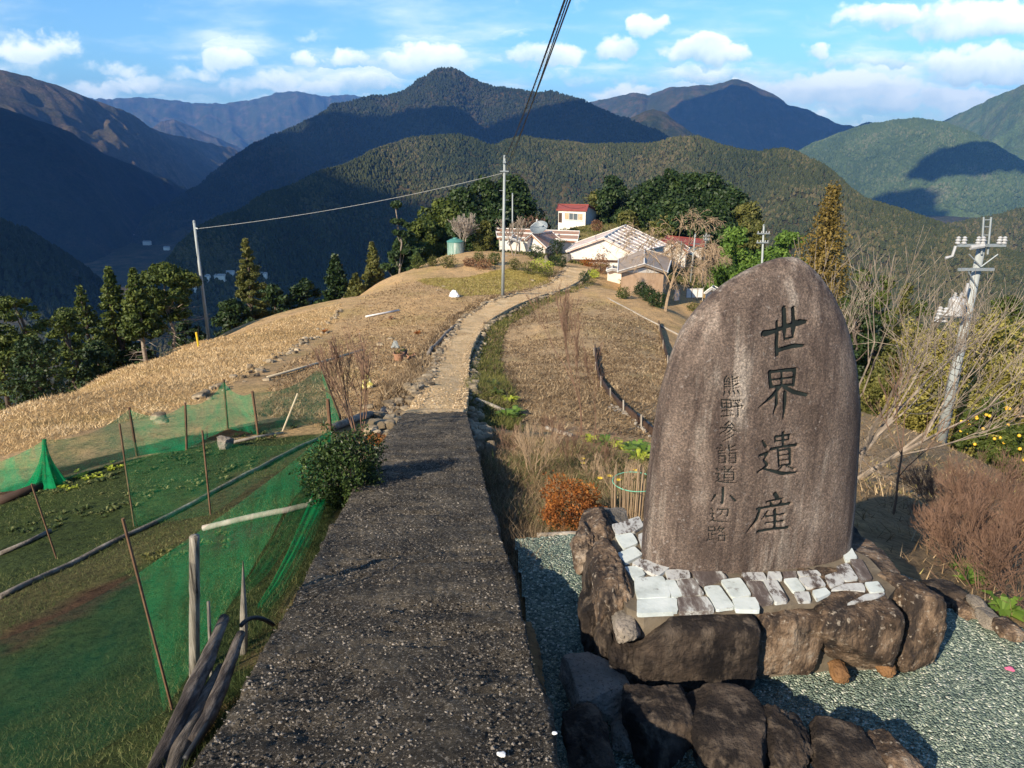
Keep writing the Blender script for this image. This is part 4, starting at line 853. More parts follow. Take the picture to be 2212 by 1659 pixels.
# second gable leaf in front of it, lower lean-to roof edge
# farmhouse on the left with its wing
zg = at(1150,548,84)[2]
FLs = at(1074,514,84); FRs = at(1248,521,84)
A_ = at(1070,494,89); B_ = at(1252,500.5,89)
h, W_ = house('farmhouse', 'long low farmhouse with a rusty brown sheet roof, left of the big barn', 'house', FRs, B_, off(B_, 0, 5, -1.6), FLs, A_, off(A_, 0, 5, -1.6), zg, M_WHITE, R_BROWN, inset=.3)
up = np.array([0, 0, .12]); mb = MB(); 
for k in (.02, .5): mb.tube([FLs * (1 - k) + A_ * k + up, FRs * (1 - k) + B_ * k + up], .09, 5)
mb.build('roof_rail', M_TRIM, h)
for t0, t1 in ((.08, .2), (.26, .4), (.46, .62), (.72, .92)): panel(h, 'doorway', M_DKWOOD, FRs, FLs, zg + .1, zg + 1.6, t0, t1, -.30, .05)
wl = at(1128,523,76); wr = at(1178,538,75); wa = at(1152,507,75.5); 
h, W_ = house('farmhouse_wing', 'wing with a rust red gable roof and white gable standing before the long farmhouse', 'house', at(1133,519,78), at(1148,506,79), at(1180,536,78), at(1180,510,84), at(1192,501,86), at(1214,520,85), at(1150,549,79)[2], M_WHITE, R_BROWN, inset=.2)
h, W_ = house('tool_shed', 'small shed with a grey white gable roof behind the tall concrete pole', 'shed', at(1094,526,77), at(1104,515,77), at(1124,522,77), at(1100,516,82), at(1110,508,83), at(1128,515,82), at(1100,549,78)[2], M_WHITE, R_GREY, inset=.2)
# hut on the knoll
zg = at(1240,481,124)[2] - .3
a, b = at(1202,453,124), at(1268,455,121)
rA, rB = at(1206,441.5,128), at(1272,443,125)
h, W_ = house('cottage', 'small cream cottage with a bright red roof standing alone on the knoll', 'house', b, rB, off(rB, 2.0, 3.2, -1.2), a, rA, off(rA, 2.0, 3.2, -1.2), zg, M_WHITE, R_RED, inset=.25, rib_mat=R_RED)
fl, fr = W_[3], W_[0]
panel(h, 'door', M_DKWOOD, fl, fr, zg + .35, zg + 1.9, .02, .14)
fzm = zg + .95
for t0, t1, m_ in ((.26, .40, M_TAN), (.42, .55, M_GLASS), (.58, .71, M_GLASS), (.74, .90, M_TAN)):
    w_ = panel(h, 'window' if m_ is M_GLASS else 'shutter', m_, fl, fr, fzm, fzm + 1.0, t0, t1, .06)
panel(h, 'window_sill', M_CREAMW, fl, fr, fzm - .14, fzm - .06, .24, .92, .12, .1)
for tt in (.245, .41, .565, .725, .905): panel(h, 'window_post', M_CREAMW, fl, fr, fzm - .05, fzm + 1.05, tt - .006, tt + .006, .10, .06)
# store house with the tan wall
zt = at(1385,590,57)[2]; zg = at(1433,664,58)[2] - .5
h, W_ = house('clay_storehouse', 'storehouse with a tall tan clay wall and weathered brown roof below the track', 'house', at(1334,588,55.5), at(1392,571,56.2), at(1442,589,57), at(1336,560,66), at(1392,539,68), at(1452,556,68), zg, M_TAN, R_TILE, inset=.35)
panel_a, panel_b = W_[0], W_[1]
mb = MB(); fa = W_[4] + Vector((0, -.06, -.3)); mb.prism([W_[0].lerp(W_[1], .08) + Vector((0, -.06, -.06)), fa, W_[0].lerp(W_[1], .92) + Vector((0, -.06, -.06))], (0, .05, 0)); mb.build('gable_panel', M_WHITE, h)
h, W_ = house('white_lean_to', 'low white lean-to between the round brown shrub and the tan storehouse', 'shed', at(1310,585,60), at(1322,581,60), at(1352,587,60), at(1312,579,64), at(1324,575,64), at(1352,580,64), at(1330,602,60)[2], M_WHITE, R_GREY, inset=.1)
# red roofed house beyond
zg = at(1490,562,92)[2]
h, W_ = house('red_roofed_house', 'house with a long red sheet roof seen past the barn, left of the green grove', 'house', at(1523,532,93), at(1520,518,98), off(at(1520,518,98), 0, 5, -1.6), at(1432,522,93), at(1440,510,98), off(at(1440,510,98), 0, 5, -1.6), zg, M_WHITE, R_RED, inset=.3, rib_mat=R_RED)
for t0, t1 in ((.08, .2), (.25, .37)): panel(h, 'window', M_GLASS, W_[0], W_[3], zg + 1.0, zg + 1.9, t0, t1, .05)
h, W_ = house('small_red_wing', 'small faded red gabled wing in front of the long red roofed house', 'house', at(1436,546,86), at(1462,526,86), at(1486,543,86), at(1442,540,91), at(1466,521,92), at(1490,537,91), at(1460,562,86)[2], M_WHITE, R_REDW, inset=.25)
h, W_ = house('grove_shed', 'tiny grey roofed shed under the dark grove above the red roofs', 'shed', at(1400,487,118), at(1407,482,118), at(1420,487,118), at(1404,484,122), at(1411,479,123), at(1424,484,122), at(1410,497,118)[2], M_WHITE, R_GREY, inset=.2)
h, W_ = house('yard_shed', 'little grey white shed with a low roof beside the shoulder of the engraved stone', 'shed', at(1521,634,63), at(1537,622,63), at(1556,632,63), at(1526,629,66), at(1541,618,66.5), at(1560,628,66), at(1540,652,63)[2], M_CREAMW, R_GREY, inset=.12)
# white boards and posts in the yard
def boards(name, label, cat, pts, h0, mat, n=0, th=.05, group=None):
    c = (np.array(pts[0]) + np.array(pts[-1])) / 2; root = thing(name, label, cat, c, group=group); a, b = V3(pts[0]), V3(pts[-1])
    k = max(1, n)
    for i in range(k):
        p, q = a.lerp(b, (i + .06) / k), a.lerp(b, (i + .90) / k); mb = MB(); mb.add([p, q, q + Vector((0, 0, h0)), p + Vector((0, 0, h0))] + [x + Vector((0, th, 0)) for x in (p, q, q + Vector((0, 0, h0)), p + Vector((0, 0, h0)))], [(0, 1, 2, 3), (7, 6, 5, 4), (0, 4, 5, 1), (1, 5, 6, 2), (2, 6, 7, 3), (3, 7, 4, 0)]); mb.build('board', mat, root)
    mb = MB(); 
    for i in range(k + 1): p = a.lerp(b, i / k); mb.tube([p - Vector((0, 0, .3)), p + Vector((0, 0, h0 + .1))], .035, 5)
    mb.tube([a + Vector((0, .02, h0 * .9)), b + Vector((0, .02, h0 * .9))], .03, 5); mb.build('frame', M_PALEWOOD, root); return root
boards('board_fence', 'white board fence panels standing in the yard between the weeping tree and the little shed', 'fence', [at(1482,643,62), at(1518,642,62)], .75, M_CREAMW, 3)
boards('white_gate', 'leaning white gate at the left end of the yard by the bare tree', 'gate', [at(1456,650,60), at(1468,648,60)], .9, M_CREAMW, 1)
# satellite dish
def dish():
    c = at(1166,497,80); root = thing('satellite_dish', 'big grey mesh satellite dish tilted skyward above the rusty farmhouse roof', 'satellite dish', off(c, 0, 0, -1.9)); n = Vector((-.25, -.55, .8)).normalized(); q = n.to_track_quat('Z', 'Y').to_matrix(); mb = MB(); r = .95; N_ = 22; vs = [V3(c)]; 
    rings = [(.25, .03), (.5, .12), (.75, .27), (1, .48)]
    for (a, b) in rings: vs += [V3(c) + q @ Vector((r * a * math.cos(2 * math.pi * k / N_), r * a * math.sin(2 * math.pi * k / N_), r * b)) for k in range(N_)]
    fs = [(0, 1 + k, 1 + (k + 1) % N_) for k in range(N_)]
    for i in range(3): fs += [(1 + i * N_ + k, 1 + (i + 1) * N_ + k, 1 + (i + 1) * N_ + (k + 1) % N_, 1 + i * N_ + (k + 1) % N_) for k in range(N_)]
    mb.add(vs, fs); d = mb.build('reflector', plain('dish_mesh', (.17,.20,.22), .5), root); md = d.modifiers.new('t', 'SOLIDIFY'); md.thickness = .03
    mb = MB(); mb.tube([V3(c) + q @ Vector((r, 0, .48 * r)), V3(c) + n * 1.3, V3(c) + q @ Vector((-r, 0, .48 * r))], .025, 5); mb.tube([V3(c) + n * 1.15, V3(c) + n * 1.45], .09, 8); mb.build('feed_arm', M_CREAMW, root)
    mb = MB(); mb.tube([V3(c) - n * .05, V3(c) + Vector((0, .2, -.5)), V3(c) + Vector((0, .2, -1.9))], .06, 6); mb.build('mast', M_PALEWOOD, root)
dish()
# green water tank
def tank():
    p = hit(984, 548, 60, 90); root = thing('water_tank', 'faded green plastic water tank with a domed lid behind the lawn shrubs', 'water tank', p); r = 17 / FX * p[1] / .97
    h = 31 / FX * p[1]; mt = nm('faded_green_plastic', [(.3, (.09,.20,.16)), (.5, (.22,.33,.28)), (.7, (.50,.55,.49))], 2.2, 8, .5, stretch=(2, 2, .25)); mb = MB(); mb.lathe(p, [(r, -.3), (r, h * .35), (r * 1.02, h * .36), (r, h * .38), (r, h * .8), (r * .97, h * .86)], 28); mb.build('tank_body', mt, root, smooth=False)
    mb = MB(); mb.lathe(p, [(r * 1.05, h * .83), (r * 1.05, h * .87), (r * .6, h * 1.0), (r * .3, h * 1.04), (r * .28, h * 1.10), (.02, h * 1.12)], 28); mb.build('lid', plain('green_lid', (.07,.22,.19), .5), root)
tank()

# ------------------------------------------------------------------ poles and wires
M_CONC = nm('pole_concrete', [(.3, (.26,.28,.275)), (.7, (.38,.41,.40))], 5, 6, .7, stretch=(1, 1, .2))
M_STEEL = plain('galvanised_steel', (.28,.31,.32), .5, .3)
M_WIRE = plain('black_cable', (.02,.02,.022), .6)
M_WIREL = plain('grey_cable', (.42,.42,.40), .5)
M_INS = plain('porcelain', (.40,.40,.40), .3)
def pole(name, label, px_base, f, py_top, r0, r1, px_top=None, rungs=0, **k):
    b = at(px_base[0], px_base[1], f); b[2] = g1(b[0], b[1]) - .15 if k.get('snap', True) else b[2]; t = at((px_top or px_base[0]), py_top, f); t[0] = b[0] if px_top is None else t[0]
    root = thing(name, label, 'utility pole', (b[0], b[1], b[2])); mb = MB(); mb.tube([b, (b + t) / 2, t], [r0, (r0 + r1) / 2, r1], 14); mb.build('shaft', k.get('mat', M_CONC), root, smooth=True)
    mb = MB(); mb.lathe(t, [(r1 * 1.08, -.08), (r1 * 1.08, .02), (r1 * .5, .06)], 10); mb.build('cap', M_STEEL, root)
    for i in range(rungs):
        z = .25 + .065 * i; q = b * (1 - z) + t * z; s = 1 if i % 2 else -1; mb = MB(); mb.tube([q, q + np.array([s * .28, 0, 0])], .014, 5); mb.build('step_bolt', M_STEEL, root)
    return root, b, t
cpole, CB, CT = pole('utility_pole', 'tall slim concrete pole in the middle, standing on the lawn beside the track', (1086,635), 44, 337, .10, .065, 1090, rungs=11)
mb = MB(); q = CB * .1 + CT * .9; mb.box(q + np.array([0, -.1, 0]), (.5, .06, .06)); mb.build('bracket', M_STEEL, cpole); mb = MB(); mb.box(q + np.array([0, -.1, .5]), (.16, .16, .12)); mb.build('junction_box', M_STEEL, cpole)
lpole, LB, LT = pole('utility_pole', 'white pole leaning left at the crest of the dry grass slope', (452,741), 41, 478, .10, .07, 419)
mb = MB(); mb.tube([LT + np.array([0, 0, -.35]), LT + np.array([.18, -.05, -.4])], .04, 6); mb.build('bracket', M_STEEL, lpole)
p3, B3, T3 = pole('utility_pole', 'thin pale pole behind the tall concrete pole, by the white barked tree', (1107,497), 80, 418, .09, .06)
for lb, bx, f, ty, arms in (('distribution pole without arms left of the pair beside the red roofed house', (1493,592), 80, 504, 0), ('distribution pole with short crossarms, right of the pair beside the red roofed house', (1518,588), 82, 504, 2), ('distribution pole with two wide crossarms just above the engraved stone', (1649,640), 60, 486, 3), ('shortest thin pole rising between the barn and red roofs', (1471,545), 84, 522, 0)):
    o, B, T = pole('utility_pole', lb, bx, f, ty, .11, .07, bx[0] + (9 if arms == 0 and bx[0] < 1500 and ty == 504 else (8 if arms == 2 else 1)))
    for i in range(2 if arms else 0):
        z = T[2] - (.55 + .6 * i) * (1.2 if arms == 3 else .6); mb = MB(); w = (1.0 if arms == 3 else .75) - .05 * i; mb.box((T[0], T[1] - .12, z), (w, .08, .09)); ca = mb.build('crossarm', M_STEEL, o)
        for s in (-.85, -.3, .45, .9): mb = MB(); mb.lathe((T[0] + s * w / 2, T[1] - .12, z + .04), [(.03, 0), (.05, .04), (.03, .08), (.05, .12), (.02, .15)], 8); mb.build('insulator', M_INS, ca)
    globals()['PT_' + str(int(bx[0]))] = T
# the big one on the right with transformer
def rpole():
    root, B, T = pole('transformer_pole', 'large leaning concrete pole with transformer and crossarms on the right slope', (2027,978), 26, 520, .205, .13, 2123)
    root['category'] = 'utility pole'
    def P(py, dx=0, dy=-.2): t = (978 - py) / (978 - 520.); return B * (1 - t) + T * t + np.array([dx, dy, 0])
    k = 26 / .96 / FX
    mb = MB(); t1, t2 = at(2131,468,26), at(2141,468,26); mb.tube([P(545, -.07), at(2125,469,25.9)], .035, 6); mb.tube([P(545, .14), at(2141,469,25.9)], .035, 6); 
    for y in (475, 490, 508): mb.tube([at(2124,y,25.9), at(2140,y,25.9)], .02, 5)
    mb.build('top_frame', M_STEEL, root)
    def arm(y, x0, x1, name='crossarm', h=.09):
        a, b = at(x0, y, 25.7), at(x1, y, 25.7); a[2] = b[2] = (a[2] + b[2]) / 2; mb = MB(); mb.box((a + b) / 2, (abs(b[0] - a[0]), .09, h)); return mb.build(name, M_STEEL, root), a, b
    def insul(par, p, s=1.0):
        mb = MB(); mb.lathe(p, [(.04 * s, 0), (.085 * s, .04 * s), (.05 * s, .08 * s), (.085 * s, .13 * s), (.045 * s, .17 * s), (.07 * s, .21 * s), (.02 * s, .25 * s)], 10); mb.build('insulator', M_INS, par)
    a1, p, q = arm(530, 2068, 2172)
    for t in (.0, .13, .42, .52, .86, .96): insul(a1, p * (1 - t) + q * t + np.array([0, 0, .03]), 1.1)
    mb = MB(); e = p + np.array([-.05, 0, -.02]); mb.tube([e, e + np.array([-.05, 0, -.35]), e + np.array([-.28, 0, -.42])], .05, 6); mb.tube([e + np.array([.5, -.02, -.05]), e + np.array([.95, -.02, .02])], .09, 8); mb.build('cable_head', M_INS, root)
    mb = MB(); mb.tube([P(570), P(545, .5)], .025, 5); mb.tube([P(570), P(545, -.5)], .025, 5); mb.build('brace', M_STEEL, root)
    a2, p, q = arm(582, 2070, 2147); mb = MB(); mb.tube([P(610), (p * .75 + q * .25)], .025, 5); mb.build('brace', M_STEEL, a2)
    a3, p, q = arm(684, 2032, 2094)
    for t in (.0, .12, .25): insul(a3, p * (1 - t) + q * t + np.array([0, -.05 if t > .1 else .1, .02]), 1.3); insul(a3, p * (1 - t) + q * t + np.array([0, .15, -.25]), 1.3)
    mb = MB(); c = at(2066,662,25.6); mb.lathe(c + np.array([0, 0, -.33]), [(.24, 0), (.27, .04), (.27, .55), (.23, .62), (.1, .66)], 18); tr = mb.build('transformer', M_INS, root)
    for s in (-.12, .1): insul(tr, c + np.array([s, 0, .30]), .8)
    mb = MB(); mb.box(P(672, -.22), (.35, .2, .08)); mb.build('hanger', M_STEEL, root)
    mb = MB(); mb.tube([at(2084,640,25.6), at(2092,612,25.6)], .06, 6); mb.build('cable_terminal', M_INS, root)
    mb = MB(); mb.lathe(P(905, 0, 0), [(.20, -.03), (.20, .03)], 14); mb.lathe(P(735, 0, 0), [(.175, -.03), (.175, .03)], 14); mb.build('band', M_STEEL, root)
    pts = []
    for i in range(160): t = i / 159; y = 745 + t * 190; w = t * 13 * 2 * math.pi; r = .19; c = P(y, 0, 0); pts.append(c + np.array([math.cos(w) * r, math.sin(w) * r, 0]))
    mb = MB(); mb.tube(pts, .009, 4); mb.build('spiral_wire', M_WIRE, root)
    return T
RT = rpole()
def wire(name, label, a, b, sag, r, mat, n=24, spiral=None, cat='cable', group=None):
    a, b = np.array(a, float), np.array(b, float); pts = [a * (1 - t) + b * t - np.array([0, 0, 4 * sag * t * (1 - t)]) for t in np.linspace(0, 1, n)]; mb = MB(); mb.tube(pts, r, 5)
    if spiral:
        sp = []; m = 1800
        for i in range(m): t = i / (m - 1) * spiral[2]; c = a * (1 - t) + b * t - np.array([0, 0, 4 * sag * t * (1 - t)]); w = t * spiral[0] * 2 * math.pi; sp.append(c + np.array([math.cos(w), 0, math.sin(w)]) * spiral[1] + np.array([0, 0, -spiral[1]]))
        mb.tube(sp, .0022, 3)
    return mb.build(name, mat, None, label=label, cat=cat, group=group, origin=a)
BP = np.array([2.6, -15, g1(2.6, -15)]); BT = BP + np.array([0, 0, 5.2])
root = thing('utility_pole', 'pole up the slope that carries the overhead cables', 'utility pole', BP); mb = MB(); mb.tube([BP, BT], [.16, .11], 12); mb.build('shaft', M_CONC, root)
G_ = 'overhead cables to the tall slim pole'
T1 = CT + np.array([0, -.1, -.1]); T2 = CT + np.array([.12, -.1, -.45]); T3_ = CT + np.array([.2, -.1, -.6])
E1 = at(1192, 0, 13); E2 = at(1206, 0, 13); E3 = at(1209, 0, 13)
def ext(T, E, y=-15): k = (y - T[1]) / (E[1] - T[1]); return T + (E - T) * k
wire('overhead_cable', 'thick black cable with a spiral hanger running from the top edge to the slim pole', T1, ext(T1, E1), .55, .016, M_WIRE, spiral=(150, .028, 1.0), group=G_)
wire('overhead_cable', 'thin black cable, right hand one of the pair descending to the slim pole', T2, ext(T2, E2), .50, .013, M_WIRE, group=G_)
wire('overhead_cable', 'middle black cable, close beside the thin right hand one', T3_, ext(T3_, E3), .35, .011, M_WIRE, group=G_)
wire('service_wire', 'pale wire strung from the leaning white pole to the tall slim pole', LT + np.array([.1, 0, -.4]), CT + np.array([-.15, 0, -.95]), .30, .011, M_WIREL)
wire('service_wire', 'dark thin wire from the slim pole towards the cottage on the knoll', CT + np.array([0, 0, -.3]), at(1265, 446, 122), 1.2, .02, M_WIRE)
wire('guy_wire', 'thin guy wire beside the leaning white pole', LT + np.array([.05, 0, -.8]), at(429, 742, 39), 0, .012, M_WIRE, cat='guy wire')
q = hit(429, 748, 20, 60); mb = MB(); mb.tube([q + np.array([0, 0, -.1]), q + np.array([-.02, 0, .62])], .045, 8); mb.build('guy_guard', plain('yellow_plastic', (.75,.50,.03), .5), None, label='yellow plastic guard on the guy wire at the foot of the leaning pole', cat='guard', origin=q)

# far hamlets in the valley
VH = 'houses far down in the valley'
for i, (M_, px, py, w, wl, rf, lb) in enumerate([(MF,480,598,22,M_WHITE,R_GREY,'largest white house of the far valley hamlet beside the pointed cypress'),(MF,500,590,18,M_WHITE,R_GREY,'grey roofed house behind the largest one in the far hamlet'),(MF,452,598,9,M_WHITE,R_GREY,'tiny white hut at the left of the far hamlet'),(MF,575,594,12,M_WHITE,R_GREY,'far valley house just right of the pointed cypress'),(MF,424,624,9,M_WHITE,R_TILE,'tiny far house by the foot of the leaning white pole')]):
    p = mpoint(M_, px, py); s = np.linalg.norm(p) / FX; a = w * s / 2; z = p[2] + 2
    q = lambda x, y, h: np.array([p[0] + x, p[1] + y, z + h])
    house('far_house', lb, 'house', q(a, -3, 3.2), q(a, 0, 5), q(a, 3, 3.2), q(-a, -3, 3.2), q(-a, 0, 5), q(-a, 3, 3.2), z - 4, wl, rf, inset=.3, group=VH)
for i, (x, y, w) in enumerate([(-1330, 2420, 26), (-1250, 2380, 20), (-1180, 2350, 18), (-1100, 2250, 22), (-1020, 2200, 16), (-930, 2100, 18), (-1400, 2520, 24)]):
    z = -330 + fbm([[x / 900, y / 900, 0]], 77, 4)[0] * 55 + 1; q = lambda u_, v_, h: np.array([x + u_, y + v_, z + h]); a = w / 2
    house('far_house', 'tiny pale roofed house among others on the shaded valley floor at far left', 'house', q(a, -6, 5), q(a, 0, 8), q(a, 6, 5), q(-a, -6, 5), q(-a, 0, 8), q(-a, 6, 5), z - 5, M_WHITE, R_GREY, inset=.5, group='houses on the shaded valley floor')
# ------------------------------------------------------------------ plants
def quads_at(P, size, rg, el=.55, up=.0, out=None):
    n = len(P); a = rg.normal(size=(n, 3)); a[:, 2] += up
    if out is not None: a = a + out * 1.2
    a /= np.linalg.norm(a, axis=1)[:, None]; b = np.cross(a, rg.normal(size=(n, 3))); b /= np.linalg.norm(b, axis=1)[:, None] + 1e-9; c = np.cross(a, b)
    s = (size * rg.uniform(.6, 1.35, n))[:, None]; b = b * s; c = c * s * el
    V = np.stack([P - b, P + c * .9, P + b, P - c * .9], 1).reshape(-1, 3); F = np.arange(4 * n).reshape(n, 4); return V, F
def tubes_np(segs, k=4):
    """segs: list of (p0,p1,r0,r1)"""
    S = np.array([np.r_[a, b, r, q] for a, b, r, q in segs], float); n = len(S); p0, p1 = S[:, :3], S[:, 3:6]; t = p1 - p0; t /= np.linalg.norm(t, axis=1)[:, None] + 1e-9
    ref = np.where(np.abs(t[:, 2:3]) < .9, np.array([[0, 0, 1.]]), np.array([[1., 0, 0]])); a = np.cross(t, ref); a /= np.linalg.norm(a, axis=1)[:, None]; b = np.cross(t, a)
    V = np.empty((n, 2 * k, 3))
    for i in range(k):
        w = 2 * math.pi * i / k; o = a * math.cos(w) + b * math.sin(w); V[:, i] = p0 + o * S[:, 6:7]; V[:, k + i] = p1 + o * S[:, 7:8]
    F = np.array([(i, (i + 1) % k, k + (i + 1) % k, k + i) for i in range(k)]); return V.reshape(-1, 3), (np.arange(n)[:, None, None] * 2 * k + F[None]).reshape(-1, 4)
M_BARK = nm('conifer_bark', [(.3, (.05,.036,.028)), (.7, (.13,.10,.08))], 6, 7, .9, stretch=(1, 1, .2), bs=20)
M_BARKP = nm('pale_bark', [(.3, (.16,.125,.095)), (.7, (.34,.28,.22))], 8, 7, .9)
M_BARKR = nm('reddish_twig', [(.3, (.11,.062,.042)), (.7, (.22,.135,.092))], 8, 5, .85)
M_BARKT = nm('tan_twig', [(.3, (.22,.15,.095)), (.7, (.42,.31,.20))], 8, 5, .85)
M_DEAD = nm('dead_branch', [(.3, (.20,.16,.13)), (.7, (.36,.31,.26))], 8, 5, .85)
L_GRN = leafmat('cypress_leaf', (.020,.034,.008), (.064,.090,.016), (.165,.185,.040), .6, .2, .5)
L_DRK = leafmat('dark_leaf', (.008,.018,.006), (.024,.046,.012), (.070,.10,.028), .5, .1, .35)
L_SUGI = leafmat('bright_cedar_leaf', (.035,.07,.012), (.095,.17,.025), (.19,.28,.05), .6, .2, .4)
L_GOLD = leafmat('golden_cypress_leaf', (.06,.045,.010), (.17,.12,.028), (.30,.21,.06), .6, .2, .5)
L_OLIV = leafmat('olive_leaf', (.035,.045,.010), (.10,.105,.025), (.21,.19,.055), .6, .2, .7)
L_BAMB = leafmat('bamboo_leaf', (.10,.095,.018), (.28,.25,.06), (.48,.41,.13), .6, .3, .3)
L_BUSH = leafmat('glossy_bush_leaf', (.010,.020,.006), (.030,.055,.014), (.11,.15,.045), .4, .15, 3)
L_ORNG = leafmat('rusty_leaf', (.12,.035,.010), (.28,.095,.022), (.42,.18,.04), .7, .2, 3)
L_REDB = leafmat('reddish_brown_leaf', (.10,.05,.025), (.22,.11,.055), (.34,.20,.11), .8, .1, 1)
L_YEL = leafmat('yellow_green_leaf', (.20,.24,.02), (.42,.48,.05), (.62,.66,.12), .6, .3, 2)
L_STRAW = leafmat('straw', (.30,.19,.085), (.52,.36,.18), (.74,.58,.36), .9, .15, .6)
L_GRASS = leafmat('short_grass', (.020,.038,.012), (.060,.090,.024), (.26,.25,.10), .8, .2, .9)
L_LITTER = leafmat('brown_litter', (.06,.038,.02), (.24,.16,.085), (.56,.42,.25), .9, .1, 1.2)
L_STUB = leafmat('dark_stubble', (.045,.028,.016), (.17,.115,.065), (.50,.38,.235), .9, .1, 1.6)
L_LAWN = leafmat('yellow_lawn', (.13,.11,.03), (.28,.23,.07), (.44,.37,.15), .9, .15, .5)
def tree(name, label, base, H, Rr, kind='broad', seed=0, nb=26, nl=5000, leaf=.12, mat=None, bark=None, h0=.15, tr=None, lean=(0, 0), dead=0, group=None, cat='tree', limbs=8, flat=.75, tight=1.0, bscale=1.0):
    rg = np.random.default_rng(seed); base = np.array(base, float); tr = tr or H * .022; top = base + np.array([lean[0] * H, lean[1] * H, H]); ax = lambda h: base + (top - base) * h[..., None] if isinstance(h, np.ndarray) else base + (top - base) * h
    root = thing(name, label, cat, base, group=group)
    h = rg.uniform(0, 1, nb) if kind != 'cone' else np.linspace(0, 1, nb) ** .85
    if kind == 'cone': rad = Rr * (1 - h) ** .8 * rg.uniform(.35, .8, nb); bs = Rr * (.16 + .34 * (1 - h)); ang = np.arange(nb) * 2.4 + rg.uniform(-.4, .4, nb)
    elif kind == 'column': rad = Rr * np.sqrt(np.clip(1 - (h * 1.0) ** 3, 0, 1)) * rg.uniform(.3, .7, nb); bs = Rr * rg.uniform(.32, .5, nb) * (1 - .4 * h); ang = rg.uniform(0, 6.28, nb)
    elif kind == 'pine': h = rg.uniform(.0, 1, nb); rad = Rr * (1 - h * .75) * rg.uniform(.25, 1, nb); bs = Rr * rg.uniform(.16, .30, nb); ang = rg.uniform(0, 6.28, nb)
    else: rad = Rr * np.sqrt(np.clip(1 - (2 * h - 1) ** 2, .02, 1)) * rg.uniform(.2, .78, nb); bs = Rr * rg.uniform(.24, .42, nb); ang = rg.uniform(0, 6.28, nb)
    bs = bs * bscale
    hh = h0 + (1 - h0) * (h * .93 if kind != 'cone' else h * .97)
    C = ax(hh) + np.stack([np.cos(ang) * rad, np.sin(ang) * rad, -rad * (.25 if kind in ('cone', 'column') else 0)], 1)
    w = bs ** 2; w /= w.sum(); ci = rg.choice(nb, nl, p=w); d = rg.normal(size=(nl, 3)); d /= np.linalg.norm(d, axis=1)[:, None]; rr = rg.uniform(.35, 1.0, nl) ** .5 * tight
    e = d * rr[:, None] * bs[ci][:, None]; e[:, 2] *= flat; P = C[ci] + e; P += fbm(P * (2.2 / max(Rr, .3)), seed, 3)[:, None] * d * bs[ci][:, None] * .5
    V, F = quads_at(P, leaf, rg, .6, .25, d); tint = np.clip(rg.uniform(.05, .85, nl) + (ci % 5) * .06 - .1, 0, 1)
    mb = []; n = 9; pts = [base + (top - base) * t * .93 + np.r_[rg.normal(0, .012, 2) * H * (t > 0), 0] for t in np.linspace(0, 1, n)]
    pts[0] = pts[0] - [0, 0, .3]
    for i in range(n - 1): mb.append((pts[i], pts[i + 1], tr * (1 - .85 * i / n), tr * (1 - .85 * (i + 1) / n)))
    for i in rg.choice(nb, min(limbs, nb), replace=False):
        s = pts[int(np.clip((hh[i] - .08) * (n - 1) / .93, 0, n - 1))]; m_ = (s + C[i]) / 2 + [0, 0, -.02 * H]; mb += [(s, m_, tr * .35, tr * .22), (m_, C[i], tr * .22, tr * .08)]
    tv, tf = tubes_np(mb, 7); t_ = npmesh('trunk', tv, tf, bark or M_BARK, parent=root, smooth=True)
    if dead:
        sg = []
        for i in range(dead):
            t = rg.uniform(.12, max(.2, h0 + .1)); s = base + (top - base) * t; a = rg.uniform(0, 6.28); L_ = Rr * rg.uniform(.5, 1.1); m_ = s + np.array([math.cos(a), math.sin(a), rg.uniform(-.1, .35)]) * L_ * .5; q = m_ + np.array([math.cos(a + .3), math.sin(a + .3), rg.uniform(-.3, .2)]) * L_ * .5; sg += [(s, m_, tr * .16, tr * .1), (m_, q, tr * .1, tr * .03), (m_, m_ + rg.normal(0, .3, 3) * L_, tr * .07, tr * .02)]
        dv, df = tubes_np(sg, 4); npmesh('dead_branches', dv, df, M_DEAD, parent=root)
    npmesh('crown', V, F, mat or L_GRN, parent=root, tint=tint); return root
def tree_px(name, label, px, py, f, wpx, **k):
    q = at(px, py, f); x, y = q[0], q[1]; z = k.pop('zb', None); z = g1(x, y) - .1 if z is None else z
    return tree(name, label, (x, y, z), q[2] - z, wpx / 2 * f / FX / .97, **k)
